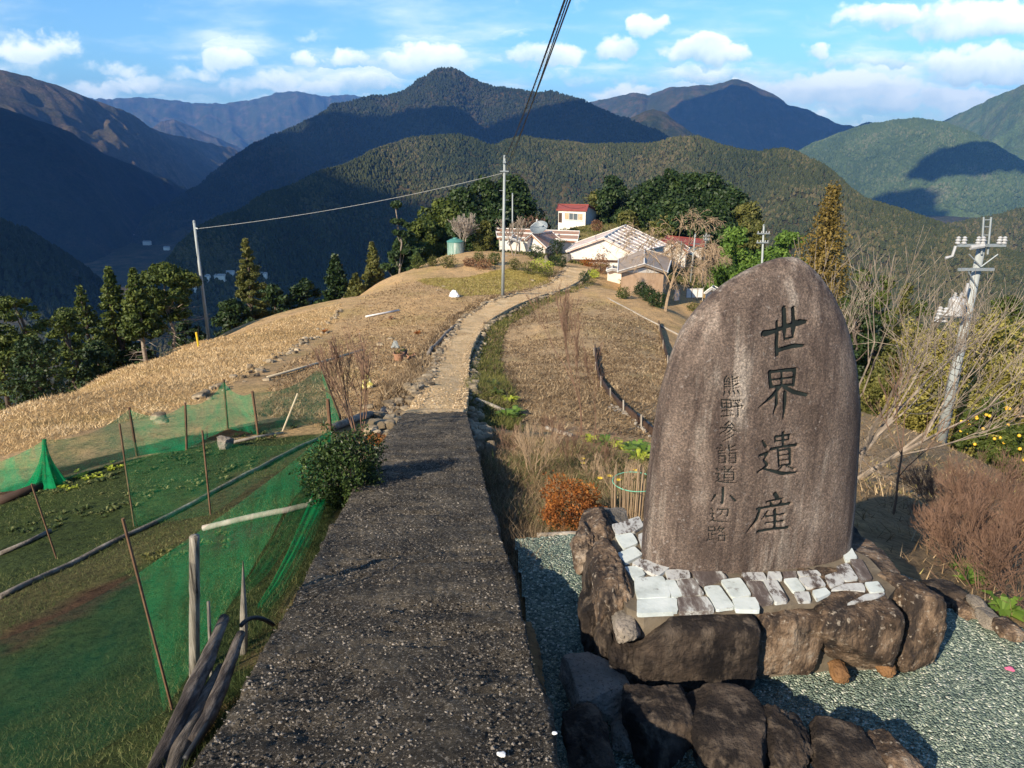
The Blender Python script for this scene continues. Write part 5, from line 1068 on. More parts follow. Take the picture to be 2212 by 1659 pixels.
def bare(name, label, base, H, spread, seed=0, stems=1, levels=5, r0=.05, mat=None, lean=(0, 0), kids=(3, 4), ratio=.68, droop=0, group=None, cat='tree', rise=.35, flare=.25, minr=.004, twig=None):
    rg = np.random.default_rng(seed); base = np.array(base, float); root = thing(name, label, cat, base, group=group); A = []; B = []
    def go(p, d, L_, r, lv):
        n = 3; 
        for i in range(n):
            q = p + d * L_ / n; r2 = max(minr * .6, r * .86); (A if lv <= 1 else B).append((p, q, r, r2)); d = d + rg.normal(0, .10, 3) + np.array([0, 0, (.06 if not droop else -droop * lv * .12)]); d /= np.linalg.norm(d); p = q; r = r2
            if lv < levels and i > 0:
                for _ in range(rg.integers(1, kids[0])):
                    e = d + rg.normal(0, spread, 3); e[2] += rise * .3; e /= np.linalg.norm(e); go(p, e, L_ * ratio * rg.uniform(.7, 1.15), r * .62, lv + 1)
        if lv < levels:
            e = d + rg.normal(0, spread * .4, 3); e /= np.linalg.norm(e); go(p, e, L_ * ratio, r * .85, lv + 1)
    for s in range(stems):
        a = 6.28 * s / stems + rg.uniform(-.5, .5); fl = flare if stems > 1 else 0; d = np.array([math.cos(a) * fl + lean[0], math.sin(a) * fl + lean[1], 1.0]); d /= np.linalg.norm(d); go(base + np.array([math.cos(a), math.sin(a), 0]) * r0 * (stems > 1) - np.array([0, 0, .05]), d, H * (1 - ratio) / (1 - ratio ** (levels)) * 1.05, r0 * rg.uniform(.7, 1), 1)
    for nme, S in (('trunk', A), ('branches', B)):
        if S: v, f = tubes_np([(a, b, max(r, minr), max(q, minr * .7)) for a, b, r, q in S], 5 if nme == 'trunk' else 3); npmesh(nme, v, f, mat or M_BARKP, parent=root)
    return root
def shrub(name, label, base, R_, H, seed, mat, nl=2500, leaf=.03, stemmat=None, cat='shrub', group=None, stems=14, flat=1.0, kind='dome'):
    """leafy shrub: stems fan from the base and carry the leaves"""
    rg = np.random.default_rng(seed); base = np.array(base, float); root = thing(name, label, cat, base, group=group); sg = []; tips = []
    for i in range(stems):
        a = rg.uniform(0, 6.28); e = rg.uniform(.15, 1); t = base + np.array([math.cos(a) * R_ * .8 * e, math.sin(a) * R_ * .8 * e, H * .55 * math.sqrt(1 - .55 * e * e)]); m_ = (base + t) / 2 + np.array([0, 0, H * .1]); sg += [(base - [0, 0, .05], m_, R_ * .03, R_ * .02), (m_, t, R_ * .02, R_ * .008)]; tips.append(t)
    v, f = tubes_np(sg, 4); npmesh('stems', v, f, stemmat or M_BARK, parent=root)
    d = rg.normal(size=(nl, 3)); d /= np.linalg.norm(d, axis=1)[:, None]; rr = rg.uniform(.25, 1, nl) ** .4; P = d * rr[:, None]; lump = 1 + fbm(d * 2.3 + seed, seed, 4) * .85; P *= lump[:, None]; P = P * np.array([R_, R_, H * .55]); P[:, 2] += H * .48; P = P[P[:, 2] > .01 * H]; V, F = quads_at(P + base, leaf, rg, .6, .3, d[:len(P)] * .5)
    npmesh('foliage', V, F, mat, parent=root, tint=rg.uniform(0, 1, len(P))); return root
def blades(name, label, cat, poly, n, h, w, mat, seed, d0=8, lean=.5, clump=0, cs=1.0, excl=None):
    rg = np.random.default_rng(seed); P = np.array(poly); lo, hi = P.min(0), P.max(0); X = []; Y = []; tot = 0
    while tot < n:
        x = rg.uniform(lo[0], hi[0], n * 2); y = rg.uniform(lo[1], hi[1], n * 2); d = np.hypot(x, y); k = (rg.random(n * 2) < np.clip((d0 / d) ** 2, 0, 1)) & _inpoly(x, y, poly)
        for ex in (excl or []): k &= ~_inpoly(x, y, ex)
        if clump: k &= (n2(x, y, cs, seed, 3) + rg.normal(0, .15, n * 2)) > clump - 1
        X.append(x[k]); Y.append(y[k]); tot += k.sum()
        if len(X) > 60: break
    x = np.concatenate(X)[:n]; y = np.concatenate(Y)[:n]; n = len(x); z = G(x, y) - .01; d = np.hypot(x, y); sf = np.clip(d / 12, .35, 3)
    hh = rg.uniform(h[0], h[1], n); ww = w * sf * rg.uniform(.6, 1.4, n); a = rg.uniform(0, 6.28, n); l = rg.normal(0, lean, (n, 2)) * hh[:, None]
    V = np.empty((n, 3, 3)); V[:, 0] = np.stack([x - np.cos(a) * ww, y - np.sin(a) * ww, z], 1); V[:, 1] = np.stack([x + np.cos(a) * ww, y + np.sin(a) * ww, z], 1); V[:, 2] = np.stack([x + l[:, 0], y + l[:, 1], z + hh], 1)
    npmesh(name, V.reshape(-1, 3), np.arange(3 * n).reshape(n, 3), mat, tint=rg.uniform(0, 1, n), kind='stuff', label=label, cat=cat)
ZD = {}
for nme, P in ZP: ZD.setdefault(nme, []).append(P)
def wpoly(*pts): return [wp(*q) for q in pts]
# ground cover
blades('dry_grass', 'tall golden dry grass covering the left slope', 'dry grass', ZD['straw'][0], 170000, (.02, .10), .0065, L_STRAW, 1, 24, .8)
blades('dry_grass', 'flattened pale litter and stubble on the bare slope beside the track', 'litter', wpoly((540,900),(600,800),(740,690),(850,610),(1000,600),(1100,600),(1190,620),(1000,690),(930,760),(870,880),(720,930)), 26000, (.02, .09), .012, L_LITTER, 2, 14, 1.0)
blades('garden_grass', 'short patchy green grass between the rows of the netted garden', 'grass', ZD['garden'][0], 90000, (.008, .035), .0045, L_GRASS, 3, 4.5, .8, .85, 1.2, excl=ZD['soilrow'])
blades('lawn_grass', 'yellowish short lawn around the tall slim pole', 'grass', ZD['lawn'][0], 14000, (.03, .09), .012, L_LAWN, 4, 50, .6)
blades('stubble', 'dark and tan stubble of the bare vegetable field right of the track', 'stubble', ZD['field'][0], 45000, (.02, .10), .010, L_STUB, 5, 16, 1.0, .75, .9)
blades('weeds', 'tangled brown and green weeds in the bed between the ramp and the stone', 'weeds', ZD['bed'][0], 34000, (.02, .12), .0045, L_LITTER, 6, 6, .9)
blades('weeds', 'low green weeds under the brown tangle of the bed', 'weeds', ZD['bed'][0], 12000, (.03, .12), .006, L_GRASS, 7, 6, .8, 1.0, .8)
blades('dry_grass', 'brown grass and fallen leaves on the slope behind the engraved stone', 'dry grass', ZD['kaki'][0], 52000, (.03, .15), .009, L_LITTER, 8, 9, .9)
blades('weeds', 'sparse green grass patches on the slope under the right hand pole', 'weeds', ZD['kaki'][0], 14000, (.04, .14), .009, L_LAWN, 9, 9, .8, 1.0, .5)
blades('knoll_grass', 'green and brown grass on the knoll around the cottage', 'grass', [(-8, 70), (30, 66), (34, 120), (20, 140), (-6, 120)], 30000, (.08, .3), .03, L_OLIV, 10, 90, .6)

SLP = [(float(l[0]) - .30, float(l[1])) for l, r in SE[1:9]] + [(float(l[0]) + .01, float(l[1])) for l, r in SE[1:9][::-1]]
blades('verge_grass', 'dark grass and weeds creeping along the left edge of the ramp', 'grass', SLP, 16000, (.02, .09), .004, L_GRASS, 12, 3, .8, 1.1, 2)
SRP = [(float(r[0]) - .02, float(r[1])) for l, r in SE[5:9]] + [(float(r[0]) + .30, float(r[1])) for l, r in SE[5:9][::-1]]
blades('verge_grass', 'dark weeds and dead leaves along the right edge of the ramp', 'grass', SRP, 9000, (.03, .14), .005, L_STUB, 13, 5, .8, 1.1, 2)
TLP = [(float(l[0]) - .75, float(l[1])) for l, r in DE] + [(float(l[0]) + .05, float(l[1])) for l, r in DE[::-1]]
blades('verge_grass', 'dry grass between the stones of the left track edge', 'grass', TLP, 12000, (.04, .16), .010, L_STUB, 14, 16, .8)
TRP = [(float(r[0]) - .05, float(r[1])) for l, r in DE] + [(float(r[0]) + 1.0, float(r[1])) for l, r in DE[::-1]]
blades('verge_grass', 'green and dry grass below the right track edge', 'grass', TRP, 14000, (.04, .18), .010, L_OLIV, 15, 16, .8)
# trees beyond the crest on the left
GL = 'conifers beyond the dry grass crest'
for i, (px, py, f, w, kd, lb, kw) in enumerate([
  (48,622,27,140,'broad','loose topped conifer nearest the left edge with a bare leaning trunk', dict(h0=.42, dead=16, nl=7000, lean=(-.08,0))),
  (-20,690,26,150,'broad','low conifer half cut off by the left edge of the picture', dict(h0=.2, nl=6000)),
  (170,610,36,130,'cone','dark narrow topped conifer second from the left, behind the leaning one', dict(h0=.25, dead=6, nl=6000)),
  (232,572,38,130,'cone','tallest green conifer of the left hand group', dict(h0=.3, dead=10, nl=8000)),
  (285,577,36,100,'cone','green conifer touching the right side of the tallest one', dict(h0=.48, dead=20, nl=7000, bark=M_BARKP)),
  (352,568,39,150,'broad','bright green conifer with a clean trunk and dead twigs, left of the white pole', dict(h0=.50, dead=26, nl=9000, bark=M_BARKP, tr=.11)),
  (135,660,31,120,'broad','olive conifer low between the leaning conifer and the tallest one', dict(h0=.3, dead=10, nl=6000)),
  (398,690,44,80,'broad','dark small tree between the bright conifer and the white pole', dict(h0=.2, mat=L_DRK, nl=5000)),
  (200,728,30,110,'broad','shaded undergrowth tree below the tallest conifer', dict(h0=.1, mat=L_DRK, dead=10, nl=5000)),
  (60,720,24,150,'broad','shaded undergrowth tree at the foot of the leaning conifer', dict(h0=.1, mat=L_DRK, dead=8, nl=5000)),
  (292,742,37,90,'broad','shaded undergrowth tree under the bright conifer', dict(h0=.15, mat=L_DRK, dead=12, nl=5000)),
  (528,512,49,100,'cone','golden green pointed cypress right of the white pole', dict(h0=.12, nl=10000, mat=L_OLIV, nb=44)),
  (500,640,47,90,'broad','dark bushy tree at the left foot of the pointed cypress', dict(h0=.1, mat=L_DRK, nl=5000)),
  (590,610,56,120,'broad','dim grey green tree right of the pointed cypress', dict(h0=.1, mat=L_DRK, nl=6000)),
  (660,600,58,90,'broad','dim dark tree midway between the pointed cypress and the sparse pine', dict(h0=.1, mat=L_DRK, nl=5000)),
  (722,548,62,95,'cone','dark rounded cypress by the dark end of the dry grass', dict(h0=.1, mat=L_DRK, nl=7000)),
  (803,520,66,60,'cone','small yellow green cypress at the crest below the sparse pine', dict(h0=.1, mat=L_OLIV, nl=5000)),
  (768,590,60,60,'cone','small olive cypress bush at the corner of the crest', dict(h0=.05, mat=L_OLIV, nl=4000))]):
    k_ = dict(seed=500 + i, nb=84, leaf=.0026 * f, group=GL, flat=.5, bscale=.62); k_.update(kw)
    tree_px('conifer', lb, px, py, f, w * 1.12, kind=kd, **k_)
tree_px('pine_tree', 'tall sparse dark pine with a pale crooked trunk, left of the water tank', 857, 424, 80, 85, kind='pine', seed=531, nb=22, nl=6500, leaf=.24, mat=L_DRK, bark=M_BARKP, h0=.12, flat=.5, limbs=16, tr=.16)
GD = 'dark evergreens beyond the farmhouse'
for i, (px, py, f, w, lb, m_) in enumerate([(1048,376,96,90,'left top of the great dark evergreen behind the slim pole', L_DRK), (1108,374,98,105,'tallest great dark evergreen behind the slim pole', L_DRK), (1000,412,93,90,'dark evergreen stepping down left of the great one', L_DRK),
    (955,428,90,80,'rounded green evergreen left of the dark stepped one', L_GRN), (915,470,86,70,'low green evergreen just right of the sparse pine', L_GRN), (880,500,82,50,'lowest evergreen clump against the sparse pine', L_DRK), (1080,440,92,120,'lower dark skirt tree under the great evergreen', L_DRK), (1010,470,88,90,'dark skirt tree above the grey bare shrub', L_DRK)]):
    tree_px('evergreen_tree', lb, px, py, f, w * 1.45, kind='column' if i in (0, 1, 6) else 'broad', seed=560 + i, nb=60, nl=12000, leaf=.26, mat=m_, h0=.05, group=GD, tight=1.05)
GR = 'trees of the dark grove right of the cottage'
for i, (px, py, f, w, kd, lb, m_) in enumerate([(1330,380,128,95,'pine','broad dark pine between the cottage and the grove', L_DRK), (1292,415,132,60,'broad','small dim tree left of the broad dark pine', L_OLIV), (1450,354,120,85,'pine','highest dark tree of the grove', L_DRK), (1420,392,118,80,'broad','dark rounded tree on the left of the highest one', L_DRK), (1490,375,118,80,'broad','dark tree right of the highest one', L_DRK),
    (1535,380,116,85,'broad','second peak of the dark grove', L_DRK), (1580,410,112,80,'broad','dark tree on the right shoulder of the grove', L_DRK), (1612,440,108,70,'broad','olive brown tree at the right end of the grove', L_OLIV), (1470,430,112,100,'broad','lower dark tree in the middle of the grove', L_DRK), (1540,450,108,100,'broad','lower dark tree above the red roofs', L_DRK), (1405,440,116,60,'broad','lower dark tree at the left end of the grove', L_DRK),
    (1355,458,116,40,'broad','round olive bush tree left of the grove', L_OLIV), (1440,470,110,50,'broad','small brownish tree under the grove shed', L_OLIV)]):
    tree_px('grove_tree', lb, px, py, f, w * 1.3, kind=kd, seed=590 + i, nb=56, nl=10000 if w > 60 else 3500, leaf=.30, mat=m_, h0=.06, group=GR, tight=1.08)
GS = 'bright cedars right of the hamlet'
for i, (px, py, f, w, lb, m_) in enumerate([(1590,484,72,90,'bright green cedar nearest the twin poles', L_SUGI), (1572,530,70,60,'lower bright green cedar at the left of its clump', L_SUGI), (1640,478,76,60,'olive cedar just left of the twin armed pole', L_OLIV), (1710,484,68,90,'bright green cedar between the armed pole and golden cypress', L_SUGI), (1660,530,66,100,'bright cedar directly above the engraved stone', L_SUGI), (1615,560,66,80,'lowest bright cedar behind the shoulder of the stone', L_SUGI)]):
    tree_px('cedar_tree', lb, px, py, f, w * 1.5, kind='column' if w > 70 else 'cone', seed=620 + i, nb=44, nl=10000, leaf=.17, mat=m_, h0=.04, group=GS, tight=1.05)
tree_px('golden_cypress', 'tall pointed golden brown cypress rising behind the top of the engraved stone', 1803, 388, 52, 205, kind='cone', seed=640, nb=110, nl=22000, leaf=.11, mat=L_GOLD, h0=.03, tight=1.05)
for i, (px, py, f, w, lb, m_) in enumerate([(1885,545,40,95,'green tree just right of the golden cypress', L_GRN), (1920,580,38,70,'green tree with a dark right side, behind the bare branches', L_GRN), (1865,620,36,70,'shaded green tree close behind the stone edge', L_DRK), (2000,640,48,60,'small green tree in the hollow left of the transformer pole', L_GRN), (1965,600,55,50,'small pale green tree beyond the bare branches', L_OLIV), (2185,612,40,80,'dark green round tree at the right edge beside the transformer pole', L_GRN)]):
    tree_px('evergreen_tree', lb, px, py - 8, f, w * 1.5, kind='broad' if i > 1 else 'column', seed=650 + i, nb=40, nl=9000, leaf=.10, mat=m_, h0=.05, group='green trees around the transformer pole')
GB = 'bamboo clumps on the right hand slope'
for i, (px, py, f, w) in enumerate([(1960,690,40,110),(2020,705,38,110),(2085,690,36,120),(2150,665,36,130),(2215,680,34,130),(2000,760,34,120),(2075,770,32,130),(2150,760,31,140),(2225,770,30,140),(1930,740,36,100),(2110,840,29,110),(1900,800,34,80),(1990,830,32,110)]):
    lb = ['bamboo clump behind the bare branches, highest on the left', 'bamboo clump left of the transformer pole top', 'bamboo clump just right of the transformer box', 'tall feathery bamboo clump right of the transformer pole', 'bamboo clump leaving the picture at the right edge', 'yellow bamboo in the middle of the bare branches', 'bamboo directly behind the transformer pole shaft', 'yellow bamboo right of the pole at mid height', 'lower bamboo at the right edge', 'bamboo close to the right side of the engraved stone', 'low bamboo near the pole foot', 'lowest bamboo beside the engraved stone', 'low bamboo left of the pole foot'][i]
    tree_px('bamboo', lb, px, py, f, w * 1.3, kind='broad', seed=670 + i, nb=50, nl=9000, leaf=.085, mat=L_BAMB if i not in (9, 11) else L_OLIV, bark=M_BARKT, h0=.05, group=GB, cat='bamboo', limbs=20, flat=1.1)
# citrus with yellow fruit and bushes by the pole foot
def citrus(px, py, f, w, lb, seed):
    r = tree_px('citrus_tree', lb, px, py, f, w, kind='broad', seed=seed, nb=26, nl=6000, leaf=.06, mat=L_GRN, h0=.08, group='citrus trees on the right'); rg = np.random.default_rng(seed); b = np.array(r.location); q = at(px, py, f); H = q[2] - b[2]; Rr = w / 2 * f / FX; 
    for k in range(16):
        a = rg.uniform(0, 6.28); h = rg.uniform(.3, .9); rad = Rr * rg.uniform(.75, 1.0) * math.sqrt(max(.05, 1 - (2 * h - 1) ** 2)); V, F = SG[4]; V = V / np.linalg.norm(V, axis=1)[:, None] * .05; p = b + np.array([math.cos(a) * rad, -abs(math.sin(a)) * rad, h * H])
        npmesh('fruit', V + p, F, M_FRUIT, parent=r, smooth=True)
M_FRUIT = plain('yellow_fruit', (.80, .48, .04), .45)
citrus(2150,858,22,100,'green citrus tree with yellow fruit low at the right edge', 701); citrus(2205,900,20,90,'citrus tree cut off by the right edge, lower than its neighbour', 702); citrus(2100,880,24,60,'small citrus tree nearest the pole foot', 703)
for i, (px, py, w, h, m_, lb) in enumerate([(2052,955,20,45,L_GRN,'small dark green bush at the right foot of the transformer pole'),(2085,975,40,60,L_OLIV,'dry olive bush right of the pole foot'),(2110,990,50,45,L_OLIV,'low yellowish bush on the slope below the citrus'),(2165,1018,60,45,L_OLIV,'wide low dry bush near the right edge')]):
    b = hit(px, py, 8, 60); s = b[1] / FX / .93; shrub('bush', lb, b, w / 2 * s, h * s * .8, 710 + i, m_, 1500, .05, group='bushes by the transformer pole')
# bare trees
b = at(1838, 985, 9.2); b[2] = g1(b[0], b[1])
bare('bare_tree', 'big leafless tree spreading its branches to the right behind the engraved stone', b, 3.3, .42, seed=805, stems=5, levels=5, r0=.045, mat=M_BARKP, lean=(.50, .0), ratio=.74, flare=.60, minr=.0032, kids=(3, 4))
b = at(1790, 930, 10.5); b[2] = g1(b[0], b[1])
bare('bare_tree', 'leafless tree whose twigs stand against the golden cypress above the stone', b, 3.9, .34, seed=811, stems=2, levels=5, r0=.040, mat=M_BARKP, lean=(-.05, .0), ratio=.74, flare=.2, minr=.0035, kids=(2, 4))
b = hit(1930, 1110, 5, 20); bare('bare_sapling', 'thin dark leafless sapling on the slope right of the stone', b, 1.5, .3, seed=815, stems=1, levels=4, r0=.014, mat=M_BARKR, minr=.003)
b = hit(1437, 672, 30, 80); bare('weeping_tree', 'leafless weeping tree in front of the tan storehouse wall', b, 6.6, .5, seed=821, stems=1, levels=6, r0=.11, mat=M_BARKT, ratio=.70, droop=.55, minr=.012, rise=.9, lean=(.1, 0), kids=(3, 4))
b = at(1490, 640, 66); b[2] = g1(b[0], b[1]); bare('weeping_tree', 'second leafless weeping tree, behind the first towards the twin poles', b, 5.2, .55, seed=823, stems=2, levels=6, r0=.09, mat=M_BARKT, ratio=.72, droop=.5, minr=.012, rise=.9, kids=(3, 4))
b = hit(1110, 552, 40, 100); bare('white_barked_tree', 'small leafless white barked tree on the lawn edge by the thin pale pole', b, 3.6, .4, seed=825, stems=2, levels=5, r0=.09, mat=M_BARKP, minr=.018)
b = hit(1000, 545, 40, 100); bare('grey_bare_shrub', 'grey leafless shrub tree just right of the water tank', b, 3.4, .4, seed=827, stems=5, levels=5, r0=.05, mat=M_DEAD, minr=.016)
b = hit(955, 548, 40, 100); bare('grey_bare_shrub', 'low grey brushwood thicket just left of the water tank', b, 1.8, .5, seed=829, stems=7, levels=4, r0=.04, mat=M_DEAD, minr=.02, flare=.7)
b = at(1140, 505, 92); b[2] = g1(b[0], b[1]); bare('bare_tree', 'leafless brownish tree against the dark evergreen above the farmhouse roof', b, 5, .45, seed=831, stems=3, levels=5, r0=.08, mat=M_BARKR, minr=.02)
tree_px('osmanthus_tree', 'yellow green bushy tree between the water tank and the slim pole', 1046, 474, 70, 52, kind='column', seed=641, nb=30, nl=6000, leaf=.11, mat=L_OLIV, h0=.0, zb=hit(1046, 553, 40, 90)[2])
b = hit(1255, 945, 6, 30); bare('bare_fruit_tree', 'slender upright leafless tree standing in the bed below the field', b, 3.1, .10, seed=835, stems=1, levels=5, r0=.022, mat=M_BARKR, minr=.0028, flare=.06, ratio=.76, kids=(3, 4), rise=.9)
b = hit(1285, 950, 6, 30); bare('bare_sapling', 'second thinner leafless sapling right of the slender upright one', b, 1.9, .2, seed=836, stems=1, levels=4, r0=.012, mat=M_BARKR, minr=.004)
b = hit(775, 948, 5, 20); bare('twiggy_shrub', 'reddish leafless twiggy shrub behind the dark green bush', b, 1.45, .16, seed=837, stems=6, levels=4, r0=.014, mat=M_BARKR, flare=.30, minr=.0035, rise=.5)
GT = 'leafless twiggy shrubs of the bed'
for i, (px, py, H, st, m_, lb) in enumerate([(1155,1030,.62,9,M_BARKT,'pale fan shaped twiggy shrub in the bed beside the ramp'),(1230,1000,.5,7,M_BARKR,'brown twiggy shrub in the middle of the bed'),(1340,1075,.40,5,M_BARKT,'forked pale stems beside the yellow flowers'),(1100,985,.45,6,M_BARKR,'small twiggy shrub close to the edge of the ramp'),(1190,960,.5,7,M_BARKR,'thin reddish twigs at the top of the bed'),(1300,1010,.5,6,M_BARKR,'reddish twigs below the slender upright tree'),(1280,1040,.35,5,M_BARKT,'short pale twigs left of the yellow flowers')]):
    b = hit(px, py, 2, 20); bare('twiggy_shrub', lb, b, H, .28, seed=840 + i, stems=st, levels=4, r0=.006, mat=m_, flare=.6, minr=.0015, group=GT, cat='shrub')
for i, (px, py, H, lb) in enumerate([(2100,1180,.9,'reddish brown twig thicket at the middle of the right slope'),(2170,1230,1.0,'dense reddish twig thicket beside the right edge'),(2200,1130,.9,'upper twig thicket at the right edge'),(2120,1280,.7,'lowest reddish twig thicket above the edging stones'),(2040,1130,.7,'leftmost reddish twig thicket on the right slope'),(2215,1330,.6,'twig thicket at the right edge just above the gravel'),(2060,1230,.6,'low twig thicket near the plinth corner')]):
    b = hit(px, py, 2, 30); bare('twig_thicket', lb, b, H, .34, seed=860 + i, stems=12, levels=5, r0=.005, mat=M_BARKR, flare=.8, minr=.0013, group='reddish twig thickets on the right slope', cat='shrub')
b = hit(1366, 1128, 2, 20); rg = np.random.default_rng(9); sg = [(b + np.array([q[0], q[1], -.03]), b + np.array([q[0] * 1.15, q[1] * 1.1, rg.uniform(.3, .5)]), .004, .0025) for q in rg.uniform(-.14, .14, (46, 2))]
root = thing('dry_stalks', 'bundle of dry upright stalks left of the engraved stone, tied with green string', 'stalks', b); v, f = tubes_np(sg, 4); npmesh('stalks', v, f, M_BARKT, parent=root); mb = MB(); mb.tube([b + np.array([math.cos(w) * .16, math.sin(w) * .16, .33]) for w in np.linspace(0, 6.28, 20)], .003, 4); mb.build('string', plain('green_string', (.15,.50,.35), .6), root)
# shrubs
b = hit(752, 1088, 2, 20); shrub('round_bush', 'dense dark green bush beside the left edge of the ramp', b, .30, .62, 881, L_BUSH, 12000, .014, stems=20)
b = hit(1235, 1140, 2, 20); shrub('rusty_bush', 'rusty orange low bush at the far corner of the gravel court', b, .26, .34, 883, L_ORNG, 6500, .010)
b = hit(810, 962, 3, 20); shrub('rusty_plant', 'small rusty red plant between the bush and the ramp edge', b, .13, .16, 884, L_ORNG, 900, .012)
def yard(lst, group):
    for i, (px, py, w, h, m_, n_, lb) in enumerate(lst):
        b = hit(px, py, 30, 110); s = b[1] / FX / .98; shrub('garden_shrub', lb, b, w / 2 * s, h * s, 900 + int(px), m_, n_, .045 * (s / .035), group=group)
yard([(838,590,26,24,L_OLIV,900,'leftmost round shrub on the crest of the lawn'),(870,585,34,22,L_GRN,1200,'second round shrub along the crest'),(903,580,34,26,L_GRN,1200,'green rounded shrub left of the water tank'),(935,575,26,20,L_OLIV,900,'small olive shrub left of the tank foot'),(968,578,34,26,L_OLIV,1200,'yellowish shrub in front of the water tank'),(1015,575,30,18,L_REDB,1000,'reddish brown low shrub right of the tank'),(1045,580,40,20,L_REDB,1200,'reddish brown ground shrub left of the slim pole'),(1068,572,30,28,L_GRN,1200,'green shrub just left of the slim pole'),(1035,566,26,20,L_OLIV,900,'olive shrub under the yellow green tree'),
 (1112,583,30,24,L_OLIV,1000,'first olive shrub right of the slim pole'),(1145,592,38,26,L_OLIV,1200,'second olive shrub right of the slim pole'),(1168,590,50,30,L_YEL,1600,'bright yellow green leafy plants beside the track'),(1182,598,36,24,L_OLIV,1000,'olive shrub below the bright leafy plants'),(1158,560,34,30,L_DRK,1500,'dark slanting clipped shrub by the stones'),(1202,552,32,36,L_DRK,1500,'dark round clipped tree shrub left of the barn wall'),(1195,574,24,22,L_DRK,900,'small dark shrub under the clipped one'),(1214,578,22,26,L_DRK,900,'small dark shrub where the track passes the barn'),
 (1298,590,44,30,L_REDB,1500,'straw coloured clump under the round brown shrub'),(1298,572,36,40,L_REDB,2500,'round brown leafless shrub against the white barn wall'),(1270,575,30,16,L_ORNG,900,'orange brown plants at the foot of the barn wall'),(1335,600,28,22,L_GRN,1000,'green bush at the left foot of the tan storehouse'),(1350,625,26,26,L_GRN,1200,'round green bush on the slope by the storehouse'),(1345,645,28,24,L_GRN,1200,'lower round green bush left of the hedge'),(1283,600,22,18,L_YEL,500,'yellow flowering tuft at the bend of the track'),(1500,672,34,18,L_OLIV,900,'olive tuft right of the weeping tree foot'),(1262,612,22,26,L_DRK,700,'dark bush on the edge wall at the end of the track')], 'garden shrubs around the hamlet')
yard([(1240,497,18,9,L_GRN,500,'small green shrub before the cottage'),(1215,505,24,12,L_GRN,500,'green vegetable clump left of the cottage path'),(1300,520,26,12,L_OLIV,500,'shrub on the knoll above the barn ridge'),(1385,500,30,14,L_OLIV,600,'dry shrub below the grove shed'),(1340,505,24,12,L_GRN,500,'green row of vegetables on the knoll'),(1290,478,26,24,L_REDB,900,'reddish bush right of the cottage'),(1545,570,44,40,L_REDB,1500,'rusty brown bush between the twin poles and the cedars')], 'shrubs on the knoll')
# hedge along the storehouse foot
hp = [hit(x, y, 30, 90) for x, y in [(1368,628),(1385,640),(1402,652),(1420,664)]]
for i, b in enumerate(hp): s = b[1] / FX; shrub('hedge_bush', ['hedge bush at the upper end of the row below the tan wall', 'second hedge bush below the tan wall', 'third hedge bush below the tan wall', 'lowest hedge bush next to the weeping tree'][i], b, .5, .9, 930 + i, L_DRK, 1500, .05, group='hedge below the tan storehouse')
# leafy plants and flowers in the bed
def rosette(name, label, b, R_, n, mat, seed, cat='plant', group=None, wd=.16, h=.5):
    rg = np.random.default_rng(seed); V = []; F = []
    for i in range(n):
        a = rg.uniform(0, 6.28); L_ = R_ * rg.uniform(.6, 1.1); d = np.array([math.cos(a), math.sin(a), 0]); s = np.array([-d[1], d[0], 0]) * L_ * wd; k = len(V); z = np.array([0, 0, 1]) * L_ * h * rg.uniform(.5, 1.4)
        V += [b, b + d * L_ * .5 + z + s, b + d * L_ * .5 + z - s, b + d * L_ + z * .9]; F.append((k, k + 1, k + 3, k + 2))
    return npmesh(name, np.array(V), np.array(F), mat, tint=rg.uniform(.2, 1, len(F)), label=label, cat=cat, group=group, origin=b)
for i, (px, py, r, m_, lb) in enumerate([(1092,905,.28,L_SUGI,'dark green leafy plant right of the end of the ramp'),(1110,900,.26,L_SUGI,'neighbouring leafy plant, slightly further right'),(1102,868,.24,L_YEL,'yellowish leafy plant on the field edge'),(1075,855,.24,L_GRN,'green spiky plant in the shade of the track'),(1065,835,.2,L_GRN,'smaller green spiky plant further along the track'),
   (1275,955,.2,L_YEL,'yellow green leafy plants at the foot of the slender tree'),(1310,965,.24,L_SUGI,'leafy green vegetables in the middle of the bed edge'),(1340,972,.24,L_YEL,'yellow green vegetables on the bed edge'),(1370,978,.26,L_SUGI,'green vegetables left of the engraved stone'),(1395,990,.26,L_SUGI,'leafy clump touching the engraved stone'),(1290,958,.2,L_SUGI,'small green clump right of the slender tree'),(1380,1000,.2,L_YEL,'yellowish low clump by the stone'),
   (2165,1325,.14,L_SUGI,'small green tuft at the edge of the gravel court'),(2105,1262,.14,L_SUGI,'green tuft beside the dark corner stone'),(2080,1235,.14,L_SUGI,'green tuft on the slope above the edging stones')]):
    b = hit(px, py, 2, 30); rosette('leafy_plant', lb, b, r, 34, m_, 950 + i, group='leafy plants')
M_PETAL = plain('yellow_petals', (.85,.58,.04), .6)
